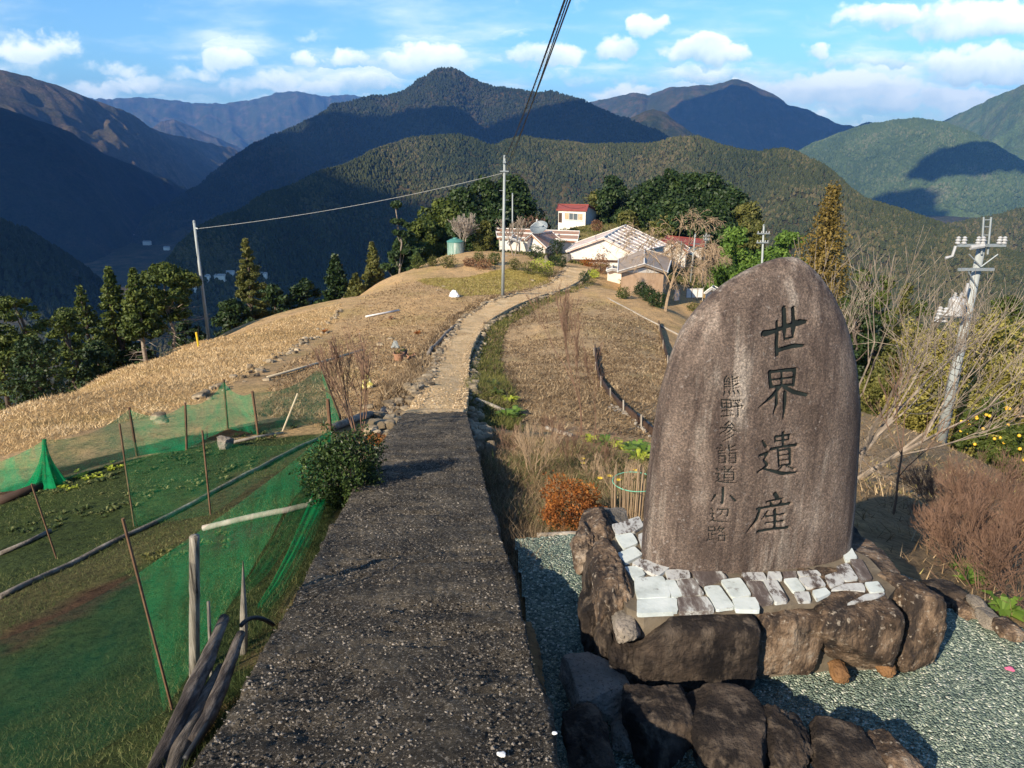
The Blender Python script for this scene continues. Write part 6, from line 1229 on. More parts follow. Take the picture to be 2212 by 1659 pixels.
for i, (px, py, lb) in enumerate([(1296,1048,'largest yellow flower cluster in the bed'),(1316,1043,'yellow flower cluster right of the largest'),(1335,1052,'flat yellow flower nearest the dry stalks'),(1258,1004,'single pale yellow flower higher in the bed'),(1258,1014,'pale yellow flower just below the single one'),(1372,1030,'yellow flower beside the engraved stone')]):
    b = hit(px, py, 2, 20) + np.array([0, 0, .07]); rt = thing('flower', lb, 'flower', b, group='yellow flowers in the bed'); mb = MB()
    rg = np.random.default_rng(i + 5)
    for k in range(8): w = k * .785; c = np.array([math.cos(w), math.sin(w), .35]) * .03; s = np.array([-math.sin(w), math.cos(w), 0]) * .012; mb.add([b, b + c * .6 + s, b + c * 1.1, b + c * .6 - s, b + c * .6 + [0, 0, .004]], [(0, 1, 4), (1, 2, 4), (2, 3, 4), (3, 0, 4)])
    mb.build('petals', M_PETAL, rt); mb = MB(); mb.tube([b - [0, 0, .12], b], .0025, 4); mb.build('stem', plain('green_stem', (.06,.10,.03), .6), rt)
# ------------------------------------------------------------------ edges, garden, small things
def stone_line(name, label, pts, n, s0, s1, mat, seed, jit=.06, up=.25, cat='stone edging'):
    rg = np.random.default_rng(seed); P = np.array(pts); t = np.r_[0, np.cumsum(np.linalg.norm(np.diff(P, axis=0), axis=1))]; VV = []; FF = []; nb = 0
    for k in range(n):
        u = rg.uniform(0, t[-1]); c = np.array([np.interp(u, t, P[:, j]) for j in range(3)]); c[:2] += rg.normal(0, jit, 2); s = rg.uniform(s0, s1); c[2] = max(g1(c[0], c[1]), c[2] - .25) + s * up * rg.uniform(0, 1.3)
        V, F = rock_geo(c, (s * rg.uniform(.7, 1.4), s * rg.uniform(.6, 1.1), s * rg.uniform(.5, .9)), int(rg.integers(1e6)), n=4, pw=4, rough=.14, rz=rg.uniform(0, 3), facets=3); VV.append(V); FF.append(F + nb); nb += len(V)
    if n <= 100:
        rt = thing(name, label, cat, pts[0]); nb = 0
        for V, F in zip(VV, FF): npmesh('stone', V, F - nb, mat, parent=rt); nb += len(V)
        return
    npmesh(name, np.concatenate(VV), np.concatenate(FF), mat, label=label, cat=cat, origin=pts[0])
M_EDGE = nm('field_stone', [(.34, (.08,.06,.038)), (.48, (.22,.17,.11)), (.64, (.44,.36,.25))], 1.7, 9, .9, bs=14, bstr=.8, bdist=.03)
LE = [l for l, r in DE]; RE = [r for l, r in DE]
stone_line('stone_edging', 'row of rough stones along the left edge of the dirt track', [np.array(SE[8][0])] + LE[:], 900, .07, .22, M_EDGE, 11, .07)
stone_line('stone_edging', 'row of rough stones along the right edge of the dirt track', [np.array(SE[8][1]) + [.05, 0, 0]] + [r + np.array([.08, 0, -.05]) for r in RE], 950, .07, .22, M_EDGE, 13, .08)
stone_line('stone_edging', 'thin line of stones between the dry grass and the bare slope', [hit(*q) for q in [(430,865),(500,830),(560,797),(640,748),(700,705),(735,672)]], 100, .08, .22, M_EDGE, 15, .15)
stone_line('stone_edging', 'broken stone wall along the crest left of the lawn', [hit(*q) for q in [(742,655),(760,640),(790,615),(820,603)]], 80, .2, .45, M_EDGE, 17, .2)
stone_line('stone_edging', 'short curved line of stones left of the track just beyond the ramp', [hit(*q) for q in [(805,905),(850,878),(880,850),(900,835)]], 90, .08, .2, M_EDGE, 19, .08)
rt = thing('stone_pile', 'stones lying around the foot of the twiggy shrub beside the ramp', 'stones', hit(805,935))
for k, (px, py) in enumerate([(802,938),(815,930),(828,926),(842,915),(850,905),(836,930),(812,942),(860,902)]):
    p = hit(px, py); s_ = (.2, .26, .16, .22)[k % 4]; rock('stone', p + [0, 0, s_ * .25], (s_, s_ * .8, s_ * .7), 3000 + k, M_EDGE, rt, n=8)
stone_line('stone_edging', 'pale rubble line along the lower edge of the field', [hit(*q) for q in [(1335,880),(1370,905),(1412,935)]], 90, .04, .10, M_PALEWOOD, 23, .12)
GRK = 'loose stones on the bare slope'
for i, (px, py, s, lb) in enumerate([(432,860,.30,'flat pale stone at the edge of the dry grass'),(340,905,.28,'pale stone by the far corner of the garden'),(348,915,.22,'smaller pale stone right beside it, under the net'),(820,746,.28,'tan stone above the basket pots'),(958,620,.25,'pale stone on the lawn left of the slim pole'),(945,628,.2,'smaller pale stone below it on the lawn'),(795,882,.2,'single stone left of the twiggy shrub'),(1150,607,.3,'stone on the lawn right of the slim pole'),(843,733,.22,'small stone beside the tan one'),(575,822,.2,'stone near the lying bamboo end')]):
    p = hit(px, py, 3, 80); rock('loose_stone', p + [0, 0, s * .15], (s, s * .8, s * .5), 1000 + i, M_EDGE, n=8, label=lb, cat='stone', group=GRK)
for i, (px, py, w, h, m_, lb) in enumerate([(1180,572,10,22,M_ROCKG,'upright pale standing stone among the dark clipped shrubs'),(1222,566,24,18,M_ROCKG,'rounded garden boulder left of the barn wall'),(1190,560,16,14,M_ROCKD,'dark garden boulder behind the standing stone')]):
    p = hit(px, py, 30, 90); s = p[1] / FX; rock('garden_boulder', p + [0, 0, h * s * .45], (w * s, w * s * .7, h * s), 1030 + i, m_, n=8, label=lb, cat='boulder', group='boulders beside the barn')
def lying(name, label, cat, pts, r, mat, n=8, up=1.0, group=None, parent=None, sub=1, taper=1.0):
    P = [hit(*q) for q in pts]
    if sub > 1:
        Q = []
        for a, b in zip(P[:-1], P[1:]):
            for t in np.linspace(0, 1, sub, endpoint=False): q = a * (1 - t) + b * t; q[2] = g1(q[0], q[1]); Q.append(q)
        P = Q + [P[-1]]
    P = [p + np.array([0, 0, r * up]) for p in P]; mb = MB(); mb.tube(P, [r * (1 - (1 - taper) * i / (len(P) - 1)) for i in range(len(P))], n); return mb.build(name, mat, parent, label=label, cat=cat, group=group, origin=P[0], smooth=True)
M_BAMBP = nm('dry_bamboo_pole', [(.3, (.42,.34,.22)), (.7, (.62,.53,.38))], 5, 5, .6)
M_LOG = nm('grey_old_log', [(.3, (.075,.06,.048)), (.5, (.19,.165,.14)), (.7, (.36,.33,.29))], 7, 9, .9, bs=22, bstr=1, bdist=.02)
lying('lying_pole', 'long thin pale bamboo pole lying on the bare slope above the net', 'pole', [(578,818),(700,783),(785,757)], .035, M_BAMBP)
lying('lying_pole', 'short white pole lying on the slope below the white bag', 'pole', [(790,686),(862,672)], .05, M_CREAMW)
lying('lying_pole', 'pale pole lying along the right edge of the field from the track bend', 'pole', [(1264,622),(1330,655),(1395,690),(1465,725)], .05, M_PALEWOOD)
lying('garden_log', 'long grey log bounding the middle row of the netted garden', 'log', [(0,1295),(150,1225),(300,1150),(420,1090),(560,1015),(705,942)], .022, M_LOG, sub=5)
lying('garden_log', 'thin grey stick lying at the left end of the garden', 'log', [(0,1200),(60,1175),(110,1150)], .02, M_LOG)
lying('garden_plank', 'weathered pale plank on the soil, ending under the green fold', 'plank', [(440,1147),(520,1128),(620,1108),(702,1090)], .026, M_PALEWOOD, sub=3)
lying('garden_plank', 'pale plank beside the white stone in the garden', 'plank', [(505,958),(560,946),(612,938)], .02, M_PALEWOOD)
lying('garden_plank', 'dark board at the far left of the garden', 'plank', [(0,1090),(50,1072),(110,1050)], .05, M_DKWOOD)
lying('edge_log', 'grey log running along the left side of the track below the stones', 'log', [(925,770),(945,745),(965,722),(985,706)], .07, M_LOG, sub=3)
lying('edge_log', 'dark root like log between the garden corner and the ramp', 'log', [(715,935),(745,922),(790,905),(830,890)], .06, M_LOG, sub=4)
lying('black_hose', 'black hose looping beside the left edge of the track', 'hose', [(830,905),(870,880),(905,845),(915,800),(905,780),(935,735),(960,712)], .022, M_WIRE, sub=5)
lying('curb_plank', 'old grey plank along the far edge of the gravel court', 'plank', [(1160,1168),(1200,1166),(1250,1164)], .03, M_PALEWOOD, sub=2)
lying('field_board', 'pale board end on the edge of the field right of the ramp', 'board', [(1028,868),(1060,880),(1090,893)], .05, M_PALEWOOD, sub=3)
lying('field_board', 'pale board lying past the dark leafy plants', 'board', [(1180,928),(1235,945)], .04, M_PALEWOOD, sub=2)
lying('field_board', 'grey board in the vegetables left of the engraved stone', 'board', [(1365,982),(1420,1002)], .035, M_PALEWOOD, sub=2)
# board edging in the field
def terrace(label, pts, h, seed):
    P = [hit(*q) for q in pts]; root = thing('board_edging', label, 'edging', P[0])
    for i, (a, b) in enumerate(zip(P[:-1], P[1:])):
        mb = MB(); mb.add([a - [0, 0, .2], b - [0, 0, .2], b + [0, 0, h], a + [0, 0, h]] + [p + np.array([.04, .02, 0]) for p in (a - [0, 0, .2], b - [0, 0, .2], b + [0, 0, h], a + [0, 0, h])], [(0, 1, 2, 3), (7, 6, 5, 4), (0, 4, 5, 1), (1, 5, 6, 2), (2, 6, 7, 3), (3, 7, 4, 0)]); mb.build('board', M_DKWOOD, root)
        m_ = (a + b) / 2; mb = MB(); mb.tube([m_ - [0.02, .03, .2], m_ + [-.05, -.03, h + .15]], .018, 5); mb.build('stake', M_PALEWOOD, root)
terrace('dark board edging curving through the middle of the field', [(1284,752),(1286,785),(1292,820),(1310,850),(1335,880),(1365,905),(1412,945)], .16, 1)
terrace('dark low edging at the right end of the field', [(1422,700),(1428,730),(1440,775),(1448,800)], .2, 2)
# bags and pots
def bag(name, label, p, s, mat, seed, cat='bag'):
    rg = np.random.default_rng(seed); V, F = SG[8]; V = V / (np.abs(V) ** 3).sum(1)[:, None] ** (1 / 3); V = V * (1 + rg.normal(0, .10, len(V)))[:, None]; V[:, :2] *= (1.05 - .55 * np.clip(V[:, 2:], -1, 1)) * .75; V = V + V * (fbm(V * 2 + seed, seed, 4) * .35)[:, None]; V[:, 2] += np.abs(fbm(V * 3 + 4, seed + 3, 3)) * .5; V = V * np.array(s) / 2; return npmesh(name, V + p + [0, 0, s[2] * .4], F, mat, smooth=False, label=label, cat=cat, origin=p)
M_BAGW = plain('white_plastic', (.80,.80,.79), .45); M_BAGY = nm('yellow_plastic_bag', [(.42, (.62,.54,.12)), (.55, (.80,.74,.35)), (.65, (.85,.82,.62))], 14, 5, .5)
def sheet_bag(name, label, px, py, w, h, mat, seed):
    p = hit(px, py, 3, 80); s = p[1] / FX / .96; bag(name, label, p, (w * s * .8, w * s * .5, h * s * 1.1), mat, seed)
sheet_bag('white_bag', 'white crumpled plastic bag on the lawn left of the slim pole', 981, 641, 24, 14, M_BAGW, 3)
sheet_bag('yellow_bag', 'bright yellow plastic bag standing on the slope behind the twiggy shrub', 793, 838, 28, 29, M_BAGY, 5)
p = hit(487, 968, 3, 30); rock('white_stone', p + [0, 0, .07], (.2, .16, .2), 77, M_ROCKG, n=22, label='white angular stone holding down the net in the garden', cat='stone', facets=7)
sheet_bag('clear_bag', 'crumpled grey plastic on the slope behind the pots', 854, 752, 20, 16, plain('grey_plastic', (.28,.30,.29), .4), 9)
M_TERRA = nm('basket_brown', [(.3, (.24,.12,.07)), (.7, (.42,.24,.15))], 20, 4, .8)
for i, (px, py, w, h, m_, lb) in enumerate([(862,779,24,16,M_TERRA,'brown ribbed pot, left of the two on the slope'),(888,775,20,9,M_TERRA,'lower brown pot, right of the two on the slope'),(873,771,16,14,plain('black_plastic', (.03,.03,.04), .5),'black plastic pot between the two brown ones')]):
    p = hit(px, py, 3, 60); s = p[1] / FX / .96; r = w / 2 * s; H = h * s * 1.1; rt = thing('pot', lb, 'pot', p, group='pots on the slope'); mb = MB(); mb.lathe(p, [(r * .75, -.02), (r * .95, H * .9), (r * 1.05, H * .9), (r * 1.05, H), (r * .9, H), (r * .7, H * .3)], 20); mb.build('pot_body', m_, rt)
    V = quads_at(p + np.array([0, 0, H]) + np.random.default_rng(i).normal(0, .06, (60, 3)), .03, np.random.default_rng(i)); npmesh('plant', V[0], V[1], L_OLIV, parent=rt, tint=np.random.default_rng(i).random(60))
for i, (px, py, lb) in enumerate([(812,742,'red brown dead plant tuft on the slope left'),(903,728,'red brown dead plant tuft above the pots')]): pass
for i, (px, py, lb, m_) in enumerate([(702,718,'small red brown dead plant on the bare slope, left one',L_ORNG),(903,722,'small red brown dead plant above the pots',L_ORNG),(845,690,'patch of rusty dead leaves below the white lying pole',L_REDB)]):
    p = hit(px, py, 3, 60); rosette('dead_plant', lb, p, .22, 40, m_, 40 + i, group='dead plants on the slope')
# scraps near the camera
for i, (px, py, s, m_, lb) in enumerate([(1083,1633,.02,M_BAGW,'white scrap lying on the ramp at the bottom edge'),(1198,1588,.012,M_BAGW,'tiny white scrap at the right edge of the ramp'),(2180,1448,.028,plain('pink_plastic', (.70,.16,.28), .5),'pink scrap on the gravel at the right edge')]):
    d = ray(px, py)
    if px > 2000: p = atz(px, py, GZ + .01)
    else:
        f = 1.9; 
        for _ in range(12): f = np.interp(f, SLY, SLZ) / d[2] * d[1]
        p = d * (f / d[1])
    rock('scrap', p + [0, 0, .008], (s * 1.4, s, s * .5), 60 + i, m_, n=8, label=lb, cat='scrap')
# posts and logs at the near left edge of the ramp
def post(name, label, base, top, r, mat, n=14, pointed=False, rough=.08, f=None, cat='post', group=None):
    b = hit(*base) if f is None else at(base[0], base[1], f); t = at(top[0], top[1], b[1] * 1.0); mb = []; pts = [b * (1 - k) + t * k for k in np.linspace(-.05, 1, 16)]; rg = np.random.default_rng(int(base[0]))
    V = []; 
    for i, q in enumerate(pts):
        k = i / 15; rr = r * (1 - .12 * k) * ((1 - max(0, k - .45) / .55 * .85) if pointed else 1)
        for j in range(n): w = 2 * math.pi * j / n; g_ = 1 + rough * math.sin(5 * w + 1) * .8 + rg.normal(0, rough * .3); V.append(q + np.array([math.cos(w), math.sin(w), 0]) * rr * g_)
    m = len(pts); F = [(i * n + j, i * n + (j + 1) % n, (i + 1) * n + (j + 1) % n, (i + 1) * n + j) for i in range(m - 1) for j in range(n)]
    V.append(t + np.array([0, 0, .004])); mbx = MB(); mbx.add(V, F + [((m - 1) * n + j, (m - 1) * n + (j + 1) % n, len(V) - 1) for j in range(n)]); return mbx.build(name, mat, None, label=label, cat=cat, group=group, origin=b, smooth=True)
M_POST = nm('silvered_post', [(.36, (.04,.032,.025)), (.45, (.20,.175,.14)), (.7, (.42,.38,.32))], 48, 9, .9, bs=60, bstr=1, bdist=.012, stretch=(1, 1, .05))
M_OLD = nm('dark_old_timber', [(.34, (.012,.010,.009)), (.5, (.060,.048,.042)), (.66, (.20,.17,.145))], 40, 9, .9, bs=50, bstr=1, bdist=.015, stretch=(1, .16, .3))
M_OLD2 = nm('grey_split_timber', [(.34, (.022,.018,.015)), (.5, (.12,.10,.082)), (.66, (.32,.28,.235))], 40, 9, .9, bs=50, bstr=1, bdist=.015, stretch=(1, .16, .3))
post('wooden_post', 'thick silvery grey post with a split top beside the near logs', (420,1455), (420,1158), .024, M_POST)
post('wooden_post', 'thin pale lath standing between the thick post and the logs', (457,1465), (450,1300), .008, M_POST)
post('wooden_post', 'pointed grey stake at the edge of the ramp, right of the logs', (527,1412), (525,1212), .018, M_POST, pointed=True)
def log(label, pts, rs, mat, seed, name='old_log', cat='log'):
    """pts: px, py, fwd"""
    P = [at(*q) for q in pts]; n = 14; m = 26; rg = np.random.default_rng(seed); t = np.linspace(0, 1, len(P)); tt = np.linspace(0, 1, m); Q = np.stack([np.interp(tt, t, [p[k] for p in P]) for k in range(3)], 1); r = np.interp(tt, t, rs); mb = MB(); mb.tube(list(Q), list(r), n)
    V = np.array(mb.v); c = np.repeat(Q, n, 0); d = V - c; V = c + d * (1 + fbm(V * np.array([16, 4, 10]) + seed, seed, 4) * .55)[:, None]; mb.v = [tuple(v) for v in V]; return mb.build(name, mat, None, label=label, cat=cat, origin=P[0], smooth=True)
log('dark weathered log with a broken upper end, leftmost along the ramp', [(485,1335,2.75),(440,1440,2.42),(385,1560,2.1),(320,1700,1.82)], [.022,.030,.030,.028], M_OLD, 3)
log('grey split log lying between the dark log and the ramp', [(478,1440,2.5),(440,1520,2.26),(395,1610,2.0),(350,1720,1.8)], [.018,.032,.036,.034], M_OLD2, 5)
log('brown broken timber under the pointed stake', [(520,1370,2.65),(490,1450,2.42),(455,1540,2.16),(420,1600,2.0)], [.02,.026,.024,.02], M_OLD, 7)
def hose(label, pts, r): 
    P = np.array([at(*q) for q in pts]); t = np.linspace(0, 1, len(P)); tt = np.linspace(0, 1, 40); co = [np.polyfit(t, P[:, k], min(4, len(P) - 1)) for k in range(3)]; mb = MB(); mb.tube([[np.polyval(c, s) for c in co] for s in tt], r, 8); mb.build('black_hose', M_WIRE, None, label=label, cat='hose', origin=P[0], smooth=True)
hose('thick black hose lying along the near logs', [(515,1400,2.55),(490,1450,2.42),(470,1510,2.25),(440,1575,2.05),(400,1640,1.9)], .011)
hose('short black hose end arching into the side of the ramp', [(520,1352,2.75),(545,1335,2.82),(570,1338,2.86),(590,1350,2.9)], .010)
# stakes of the garden net
M_RUSTY = nm('rusty_bar', [(.3, (.10,.05,.028)), (.7, (.20,.12,.07))], 20, 5, .8)
GST = 'stakes of the garden net'
STK = [((372,1532),(265,1120),.0075,'nearest tall rusty stake of the net, leaning left'),((455,1112),(437,930),.011,'dark stake in the middle of the garden'),((290,1136),(258,915),.011,'dark stake left of the middle one'),((122,1206),(68,1045),.010,'rusty stake near the left edge of the picture'),
 ((736,906),(691,790),.016,'leaning stake at the far right corner of the net'),((558,940),(545,845),.014,'back row stake above the middle of the net'),((492,925),(483,820),.014,'back row stake left of the centre, where the net peaks'),((403,972),(400,870),.014,'greenish back row stake above the white stone'),((296,985),(279,880),.014,'rusty back row stake near the pale stones'),((715,946),(708,862),.022,'thick brown and blue stake at the corner by the dark bush'),((100,1052),(95,948),.014,'stake inside the bunched green net at the left')]
SP_ = []
for i, (b_, t_, r, lb) in enumerate(STK):
    b = hit(*b_); t = at(t_[0], t_[1], b[1] * (1.0)); mb = MB(); mb.tube([b - (t - b) * .1, t], r * (b[1] / 6 if i > 3 else 1) * .8, 7); mb.build('net_stake', M_RUSTY, None, label=lb, cat='stake', group=GST, origin=b); SP_.append((b, t))
b = hit(610, 932); mb = MB(); mb.tube([b, at(643, 850, b[1] + .3)], .012, 6); mb.build('bamboo_cane', M_BAMBP, None, label='thin pale bamboo cane leaning behind the net', cat='cane', origin=b)
# green net
def netmat(name, a, col=(.02,.38,.13)):
    m = bpy.data.materials.new(name); m.use_nodes = True; nt = m.node_tree; nt.nodes.clear(); o = nt.nodes.new('ShaderNodeOutputMaterial'); d = nt.nodes.new('ShaderNodeBsdfDiffuse'); t = nt.nodes.new('ShaderNodeBsdfTranslucent'); tr = nt.nodes.new('ShaderNodeBsdfTransparent')
    for q in (d, t): q.inputs[0].default_value = (*col, 1)
    x = nt.nodes.new('ShaderNodeMixShader'); x.inputs[0].default_value = .5; nt.links.new(d.outputs[0], x.inputs[1]); nt.links.new(t.outputs[0], x.inputs[2]); y = nt.nodes.new('ShaderNodeMixShader'); nt.links.new(tr.outputs[0], y.inputs[1]); nt.links.new(x.outputs[0], y.inputs[2])
    nz = tnoise(nt, 2.6, 7, .7, (1, 1, 2)); c = ramp(nt, nz, [(.35, (a * .45,) * 3), (.65, (min(1, a * 1.7),) * 3)]); nt.links.new(c, y.inputs[0]); nt.links.new(y.outputs[0], o.inputs[0]); return m
NETM = netmat('green_net', .27, (.015,.30,.11)); NETF = netmat('green_net_folded', .6, (.015,.42,.13)); NETB = netmat('green_net_bunched', .72, (.015,.34,.13))
net = thing('garden_net', 'fine green net hung around the vegetable garden on stakes', 'net', SP_[9][0])
def netsheet(tops, bots, sag, seed, mat=NETM, name='net_panel', n=40, m=14, bulge=.04):
    VV = []; FF = []; nb = 0
    for i in range(len(tops) - 1):
        s = np.linspace(0, 1, n); r = np.linspace(0, 1, m); S, Rr = np.meshgrid(s, r, indexing='ij'); a, b, c, d = tops[i], tops[i + 1], bots[i], bots[i + 1]
        top = a[None, None] * (1 - S[..., None]) + b[None, None] * S[..., None]; top[..., 2] -= 4 * sag * S * (1 - S); bot = c[None, None] * (1 - S[..., None]) + d[None, None] * S[..., None]
        gz = G(bot[:, 0, 0], bot[:, 0, 1], False); bot[..., 2] = np.maximum(gz[:, None] - .02, bot[..., 2] - .1); P = top * (1 - Rr[..., None]) + bot * Rr[..., None]
        P[..., 1] += (fbm(np.stack([P[..., 0].ravel() * 2.5, P[..., 2].ravel() * 1.2, P[..., 1].ravel()], 1), seed, 3).reshape(S.shape)) * bulge; idx = np.arange(n * m).reshape(n, m) + nb; FF.append(np.stack([idx[:-1, :-1].ravel(), idx[1:, :-1].ravel(), idx[1:, 1:].ravel(), idx[:-1, 1:].ravel()], 1)); VV.append(P.reshape(-1, 3)); nb += n * m
    npmesh(name, np.concatenate(VV), np.concatenate(FF), mat, parent=net, smooth=True)
order = [10, 8, 7, 6, 5, 4]; tops = [SP_[k][1] * .97 + SP_[k][0] * .03 for k in order]; bots = [SP_[k][0] for k in order]
tops = [at(-120, 1010, 9.5)] + tops + [SP_[9][1]]; bots = [hit(-100, 1080, 3, 20)] + bots + [SP_[9][0]]
netsheet(tops, bots, .12, 5, mat=netmat('green_net_far', .38, (.02,.36,.15)))
# near panel: from the corner post to the nearest stake and on to the left
C0 = SP_[9][0]; S0, S1 = SP_[0]; e = at(-250, 1480, 2.6); q = S0.copy()
hemc = at(712, 925, C0[1]); hems = at(297, 1240, S0[1]); heme = at(-160, 1440, 1.95)
gb = lambda p: np.array([p[0], p[1], g1(p[0], p[1]) - .02])
netsheet([hemc, hems], [gb(hemc), gb(hems)], .05, 7, n=80, bulge=.03); netsheet([hems, heme], [gb(hems), gb(heme)], .03, 8, bulge=.03)
# upper drape seen across the garden, from the back row to the middle stakes
netsheet([SP_[2][1] * .9 + SP_[2][0] * .1, SP_[1][1] * .9 + SP_[1][0] * .1, hemc], [SP_[2][0], SP_[1][0], SP_[9][0]], .15, 9, mat=netmat('green_net_thin', .14, (.02,.26,.10)))
def ribbon(pts, ws, name, mat, seed):
    """hanging fold of net: centre line px,py,height above ground and width in px"""
    L_ = []; R2 = []
    for (px, py, h), w in zip(pts, ws): b = hit(px, py + 20, 1.5, 30); f = b[1] * .985; L_.append(at(px - w / 2, py, f)); R2.append(at(px + w / 2, py, f))
    L_ = np.array(L_); R2 = np.array(R2); t = np.linspace(0, 1, len(L_)); tt = np.linspace(0, 1, 60); L3 = np.stack([np.interp(tt, t, L_[:, k]) for k in range(3)], 1); R3 = np.stack([np.interp(tt, t, R2[:, k]) for k in range(3)], 1); m = 12; s = np.linspace(0, 1, m); P = L3[:, None] * (1 - s)[None, :, None] + R3[:, None] * s[None, :, None]; P[..., 1] += .02 * np.sin(s * 12)[None]; idx = np.arange(60 * m).reshape(60, m); npmesh(name, P.reshape(-1, 3), np.stack([idx[:-1, :-1].ravel(), idx[1:, :-1].ravel(), idx[1:, 1:].ravel(), idx[:-1, 1:].ravel()], 1), mat, parent=net, smooth=True)
ribbon([(713,930,0),(710,985,0),(694,1060,0),(662,1130,0),(628,1200,0),(596,1258,0),(560,1310,0)], [8,22,34,28,22,18,12], 'net_fold', NETF, 1)
ribbon([(708,940,0),(690,1010,0),(655,1085,0),(610,1165,0),(560,1240,0),(510,1290,0)], [8,30,44,40,34,24], 'net_fold', netmat('green_net_double', .28, (.015,.24,.08)), 2)
ribbon([(700,1080,0),(672,1150,0),(640,1215,0),(605,1275,0),(570,1320,0)], [12,22,24,20,14], 'net_fold', NETM, 3)
# bunched net at the left
def bunch():
    b, t = SP_[10]; n, m = 60, 24; V = []; rg = np.random.default_rng(3)
    for i in range(m):
        k = i / (m - 1); c = t * (1 - k) + b * k; r = .02 + .17 * k ** 1.9
        for j in range(n): w = 2 * math.pi * j / n; g_ = 1 + .28 * math.sin(7 * w + 2 * k) * k + .15 * math.sin(13 * w) * k; V.append(c + np.array([math.cos(w) * r * g_ * (1.25 if math.cos(w) > 0 else 1), math.sin(w) * r * g_ * .7, 0]))
    idx = np.arange(n * m).reshape(m, n); i2 = np.roll(idx, -1, 1); npmesh('net_bunch', np.array(V), np.stack([idx[:-1].ravel(), i2[:-1].ravel(), i2[1:].ravel(), idx[1:].ravel()], 1), NETB, parent=net)
bunch()
# rows of vegetables in the garden: a low carpet of leaves each
rg = np.random.default_rng(77)
for r_, (a, b, n_, m_, lb) in enumerate([((60,1075),(640,925),60,L_GRASS,'dark leafy greens of the back row under the net'),((130,1050),(260,1010),22,L_YEL,'bright green salad plants at the left of the back row'),((40,1150),(560,1000),60,L_GRASS,'leafy greens of the second garden row'),((320,1215),(500,1160),26,L_OLIV,'yellowing plants along the brown soil patch')]):
    V = []; F = []
    for k in range(n_):
        t = (k + rg.uniform(-.3, .3)) / n_; p = hit(a[0] * (1 - t) + b[0] * t + rg.normal(0, 14), a[1] * (1 - t) + b[1] * t + rg.normal(0, 9), 2, 20); R_ = rg.uniform(.03, .06) * (p[1] / 6) ** .5
        for i in range(18):
            w = rg.uniform(0, 6.28); L_ = R_ * rg.uniform(.6, 1.1); d = np.array([math.cos(w), math.sin(w), 0]); s_ = np.array([-d[1], d[0], 0]) * L_ * .2; k2 = len(V); z = np.array([0, 0, 1]) * L_ * .5 * rg.uniform(.5, 1.4); V += [p, p + d * L_ * .5 + z + s_, p + d * L_ * .5 + z - s_, p + d * L_ + z * .9]; F.append((k2, k2 + 1, k2 + 3, k2 + 2))
    npmesh('vegetable_row', np.array(V), np.array(F), m_, tint=rg.uniform(0, 1, len(F)), kind='stuff', label=lb, cat='vegetables')

# grit lying on the ramp and the court
def chips(name, label, x, y, z, s0, s1, mat, seed):
    rg = np.random.default_rng(seed); n = len(x); s = s0 + (s1 - s0) * rg.random(n) ** 3; O = np.array([[1,0,0],[0,1,0],[-1,0,0],[0,-1,0],[0,0,1],[0,0,-1]], float); T = np.array([(0,1,4),(1,2,4),(2,3,4),(3,0,4),(1,0,5),(2,1,5),(3,2,5),(0,3,5)])
    V = O[None] * s[:, None, None] * rg.uniform(.6, 1.2, (n, 6, 1)); V[..., 2] *= .6; a = rg.uniform(0, 6.28, n); c, q = np.cos(a)[:, None], np.sin(a)[:, None]; X = V[..., 0] * c - V[..., 1] * q; Y = V[..., 0] * q + V[..., 1] * c; V = np.stack([X + x[:, None], Y + y[:, None], V[..., 2] + (z + s * .25)[:, None]], 2)
    npmesh(name, V.reshape(-1, 3), (np.arange(n)[:, None, None] * 6 + T[None]).reshape(-1, 3), mat, tint=np.repeat(rg.random(n), 8), kind='stuff', label=label, cat='gravel')
L_GRIT = leafmat('grit', (.035,.030,.027), (.11,.095,.078), (.33,.29,.245), .9, 0, 3)
L_GRITT = leafmat('tan_grit', (.16,.11,.06), (.42,.30,.17), (.70,.56,.38), .9, 0, 3)
L_GRAV = leafmat('court_stones', (.05,.075,.065), (.19,.24,.20), (.55,.58,.48), .9, 0, 3)
rg = np.random.default_rng(4)
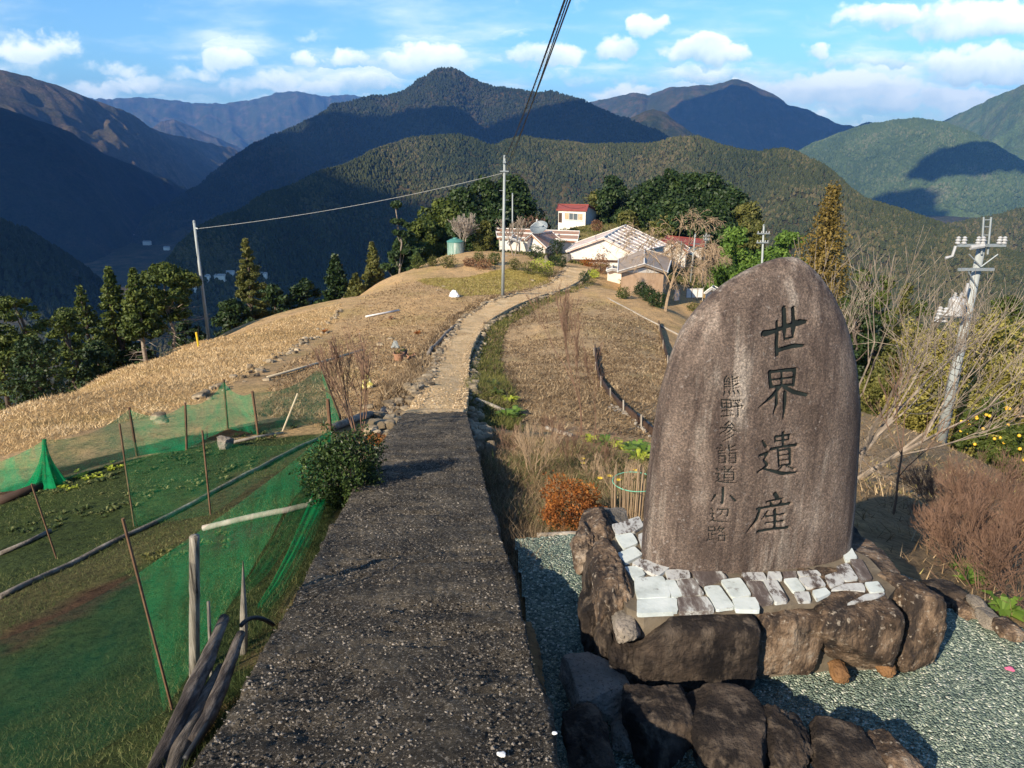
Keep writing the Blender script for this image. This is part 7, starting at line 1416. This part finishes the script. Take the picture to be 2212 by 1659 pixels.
def on_slab(n, y0, y1, pw):
    y = y0 + (y1 - y0) * rg.random(n) ** pw; t = rg.random(n); ly = np.array([l[1] for l, r in SE]); xl = np.interp(y, ly, [l[0] for l, r in SE]); xr = np.interp(y, ly, [r[0] for l, r in SE]); return xl + (xr - xl) * (.01 + .98 * t), y, np.interp(y, SLY, SLZ)
x, y, z = on_slab(26000, 1.2, 11.5, 1.9); chips('grit', 'coarse aggregate and grit standing out of the dark ramp surface', x, y, z, .0015, .0085, L_GRIT, 5)
y = 12.9 - np.abs(rg.normal(0, 1.0, 6000)); x, _y, z = on_slab(6000, 0, 1, 1); t = rg.random(6000); ly = np.array([l[1] for l, r in SE]); x = np.interp(y, ly, [l[0] for l, r in SE]) * (1 - t) + np.interp(y, ly, [r[0] for l, r in SE]) * t; z = np.interp(y, SLY, SLZ); chips('grit', 'tan earth and pebbles scattered over the far end of the ramp', x, y, z, .003, .016, L_GRITT, 6)
x = rg.uniform(.1, 4.4, 60000); y = rg.uniform(1.2, 4.15, 60000); k = _inpoly(x, y, PAD) & (rg.random(60000) < np.clip(5 / (x * x + y * y), .3, 1)); x, y = x[k][:32000], y[k][:32000]; chips('gravel', 'loose greenish stones of the gravel court', x, y, np.full(len(x), GZ), .003, .0095, L_GRAV, 7)
x, y, z = on_slab(1, 2, 3, 1); P = np.array(DE[0][0]); n = 9000; t = rg.random(n); ii = rg.random(n) * 9; li = ii.astype(int); f_ = ii - li; LA = np.array([l for l, r in DE]); RA = np.array([r for l, r in DE]); A = LA[li] * (1 - f_)[:, None] + LA[li + 1] * f_[:, None]; B = RA[li] * (1 - f_)[:, None] + RA[li + 1] * f_[:, None]; e = np.where(rg.random(n) < .7, np.where(rg.random(n) < .5, t * .22, 1 - t * .22), t); Q = A + (B - A) * e[:, None]
chips('grit', 'small pebbles along both sides of the trodden dirt track', Q[:, 0], Q[:, 1], np.maximum(G(Q[:, 0], Q[:, 1]) + .05, (A[:, 2] + B[:, 2]) / 2 + .03), .006, .034, L_GRITT, 8)
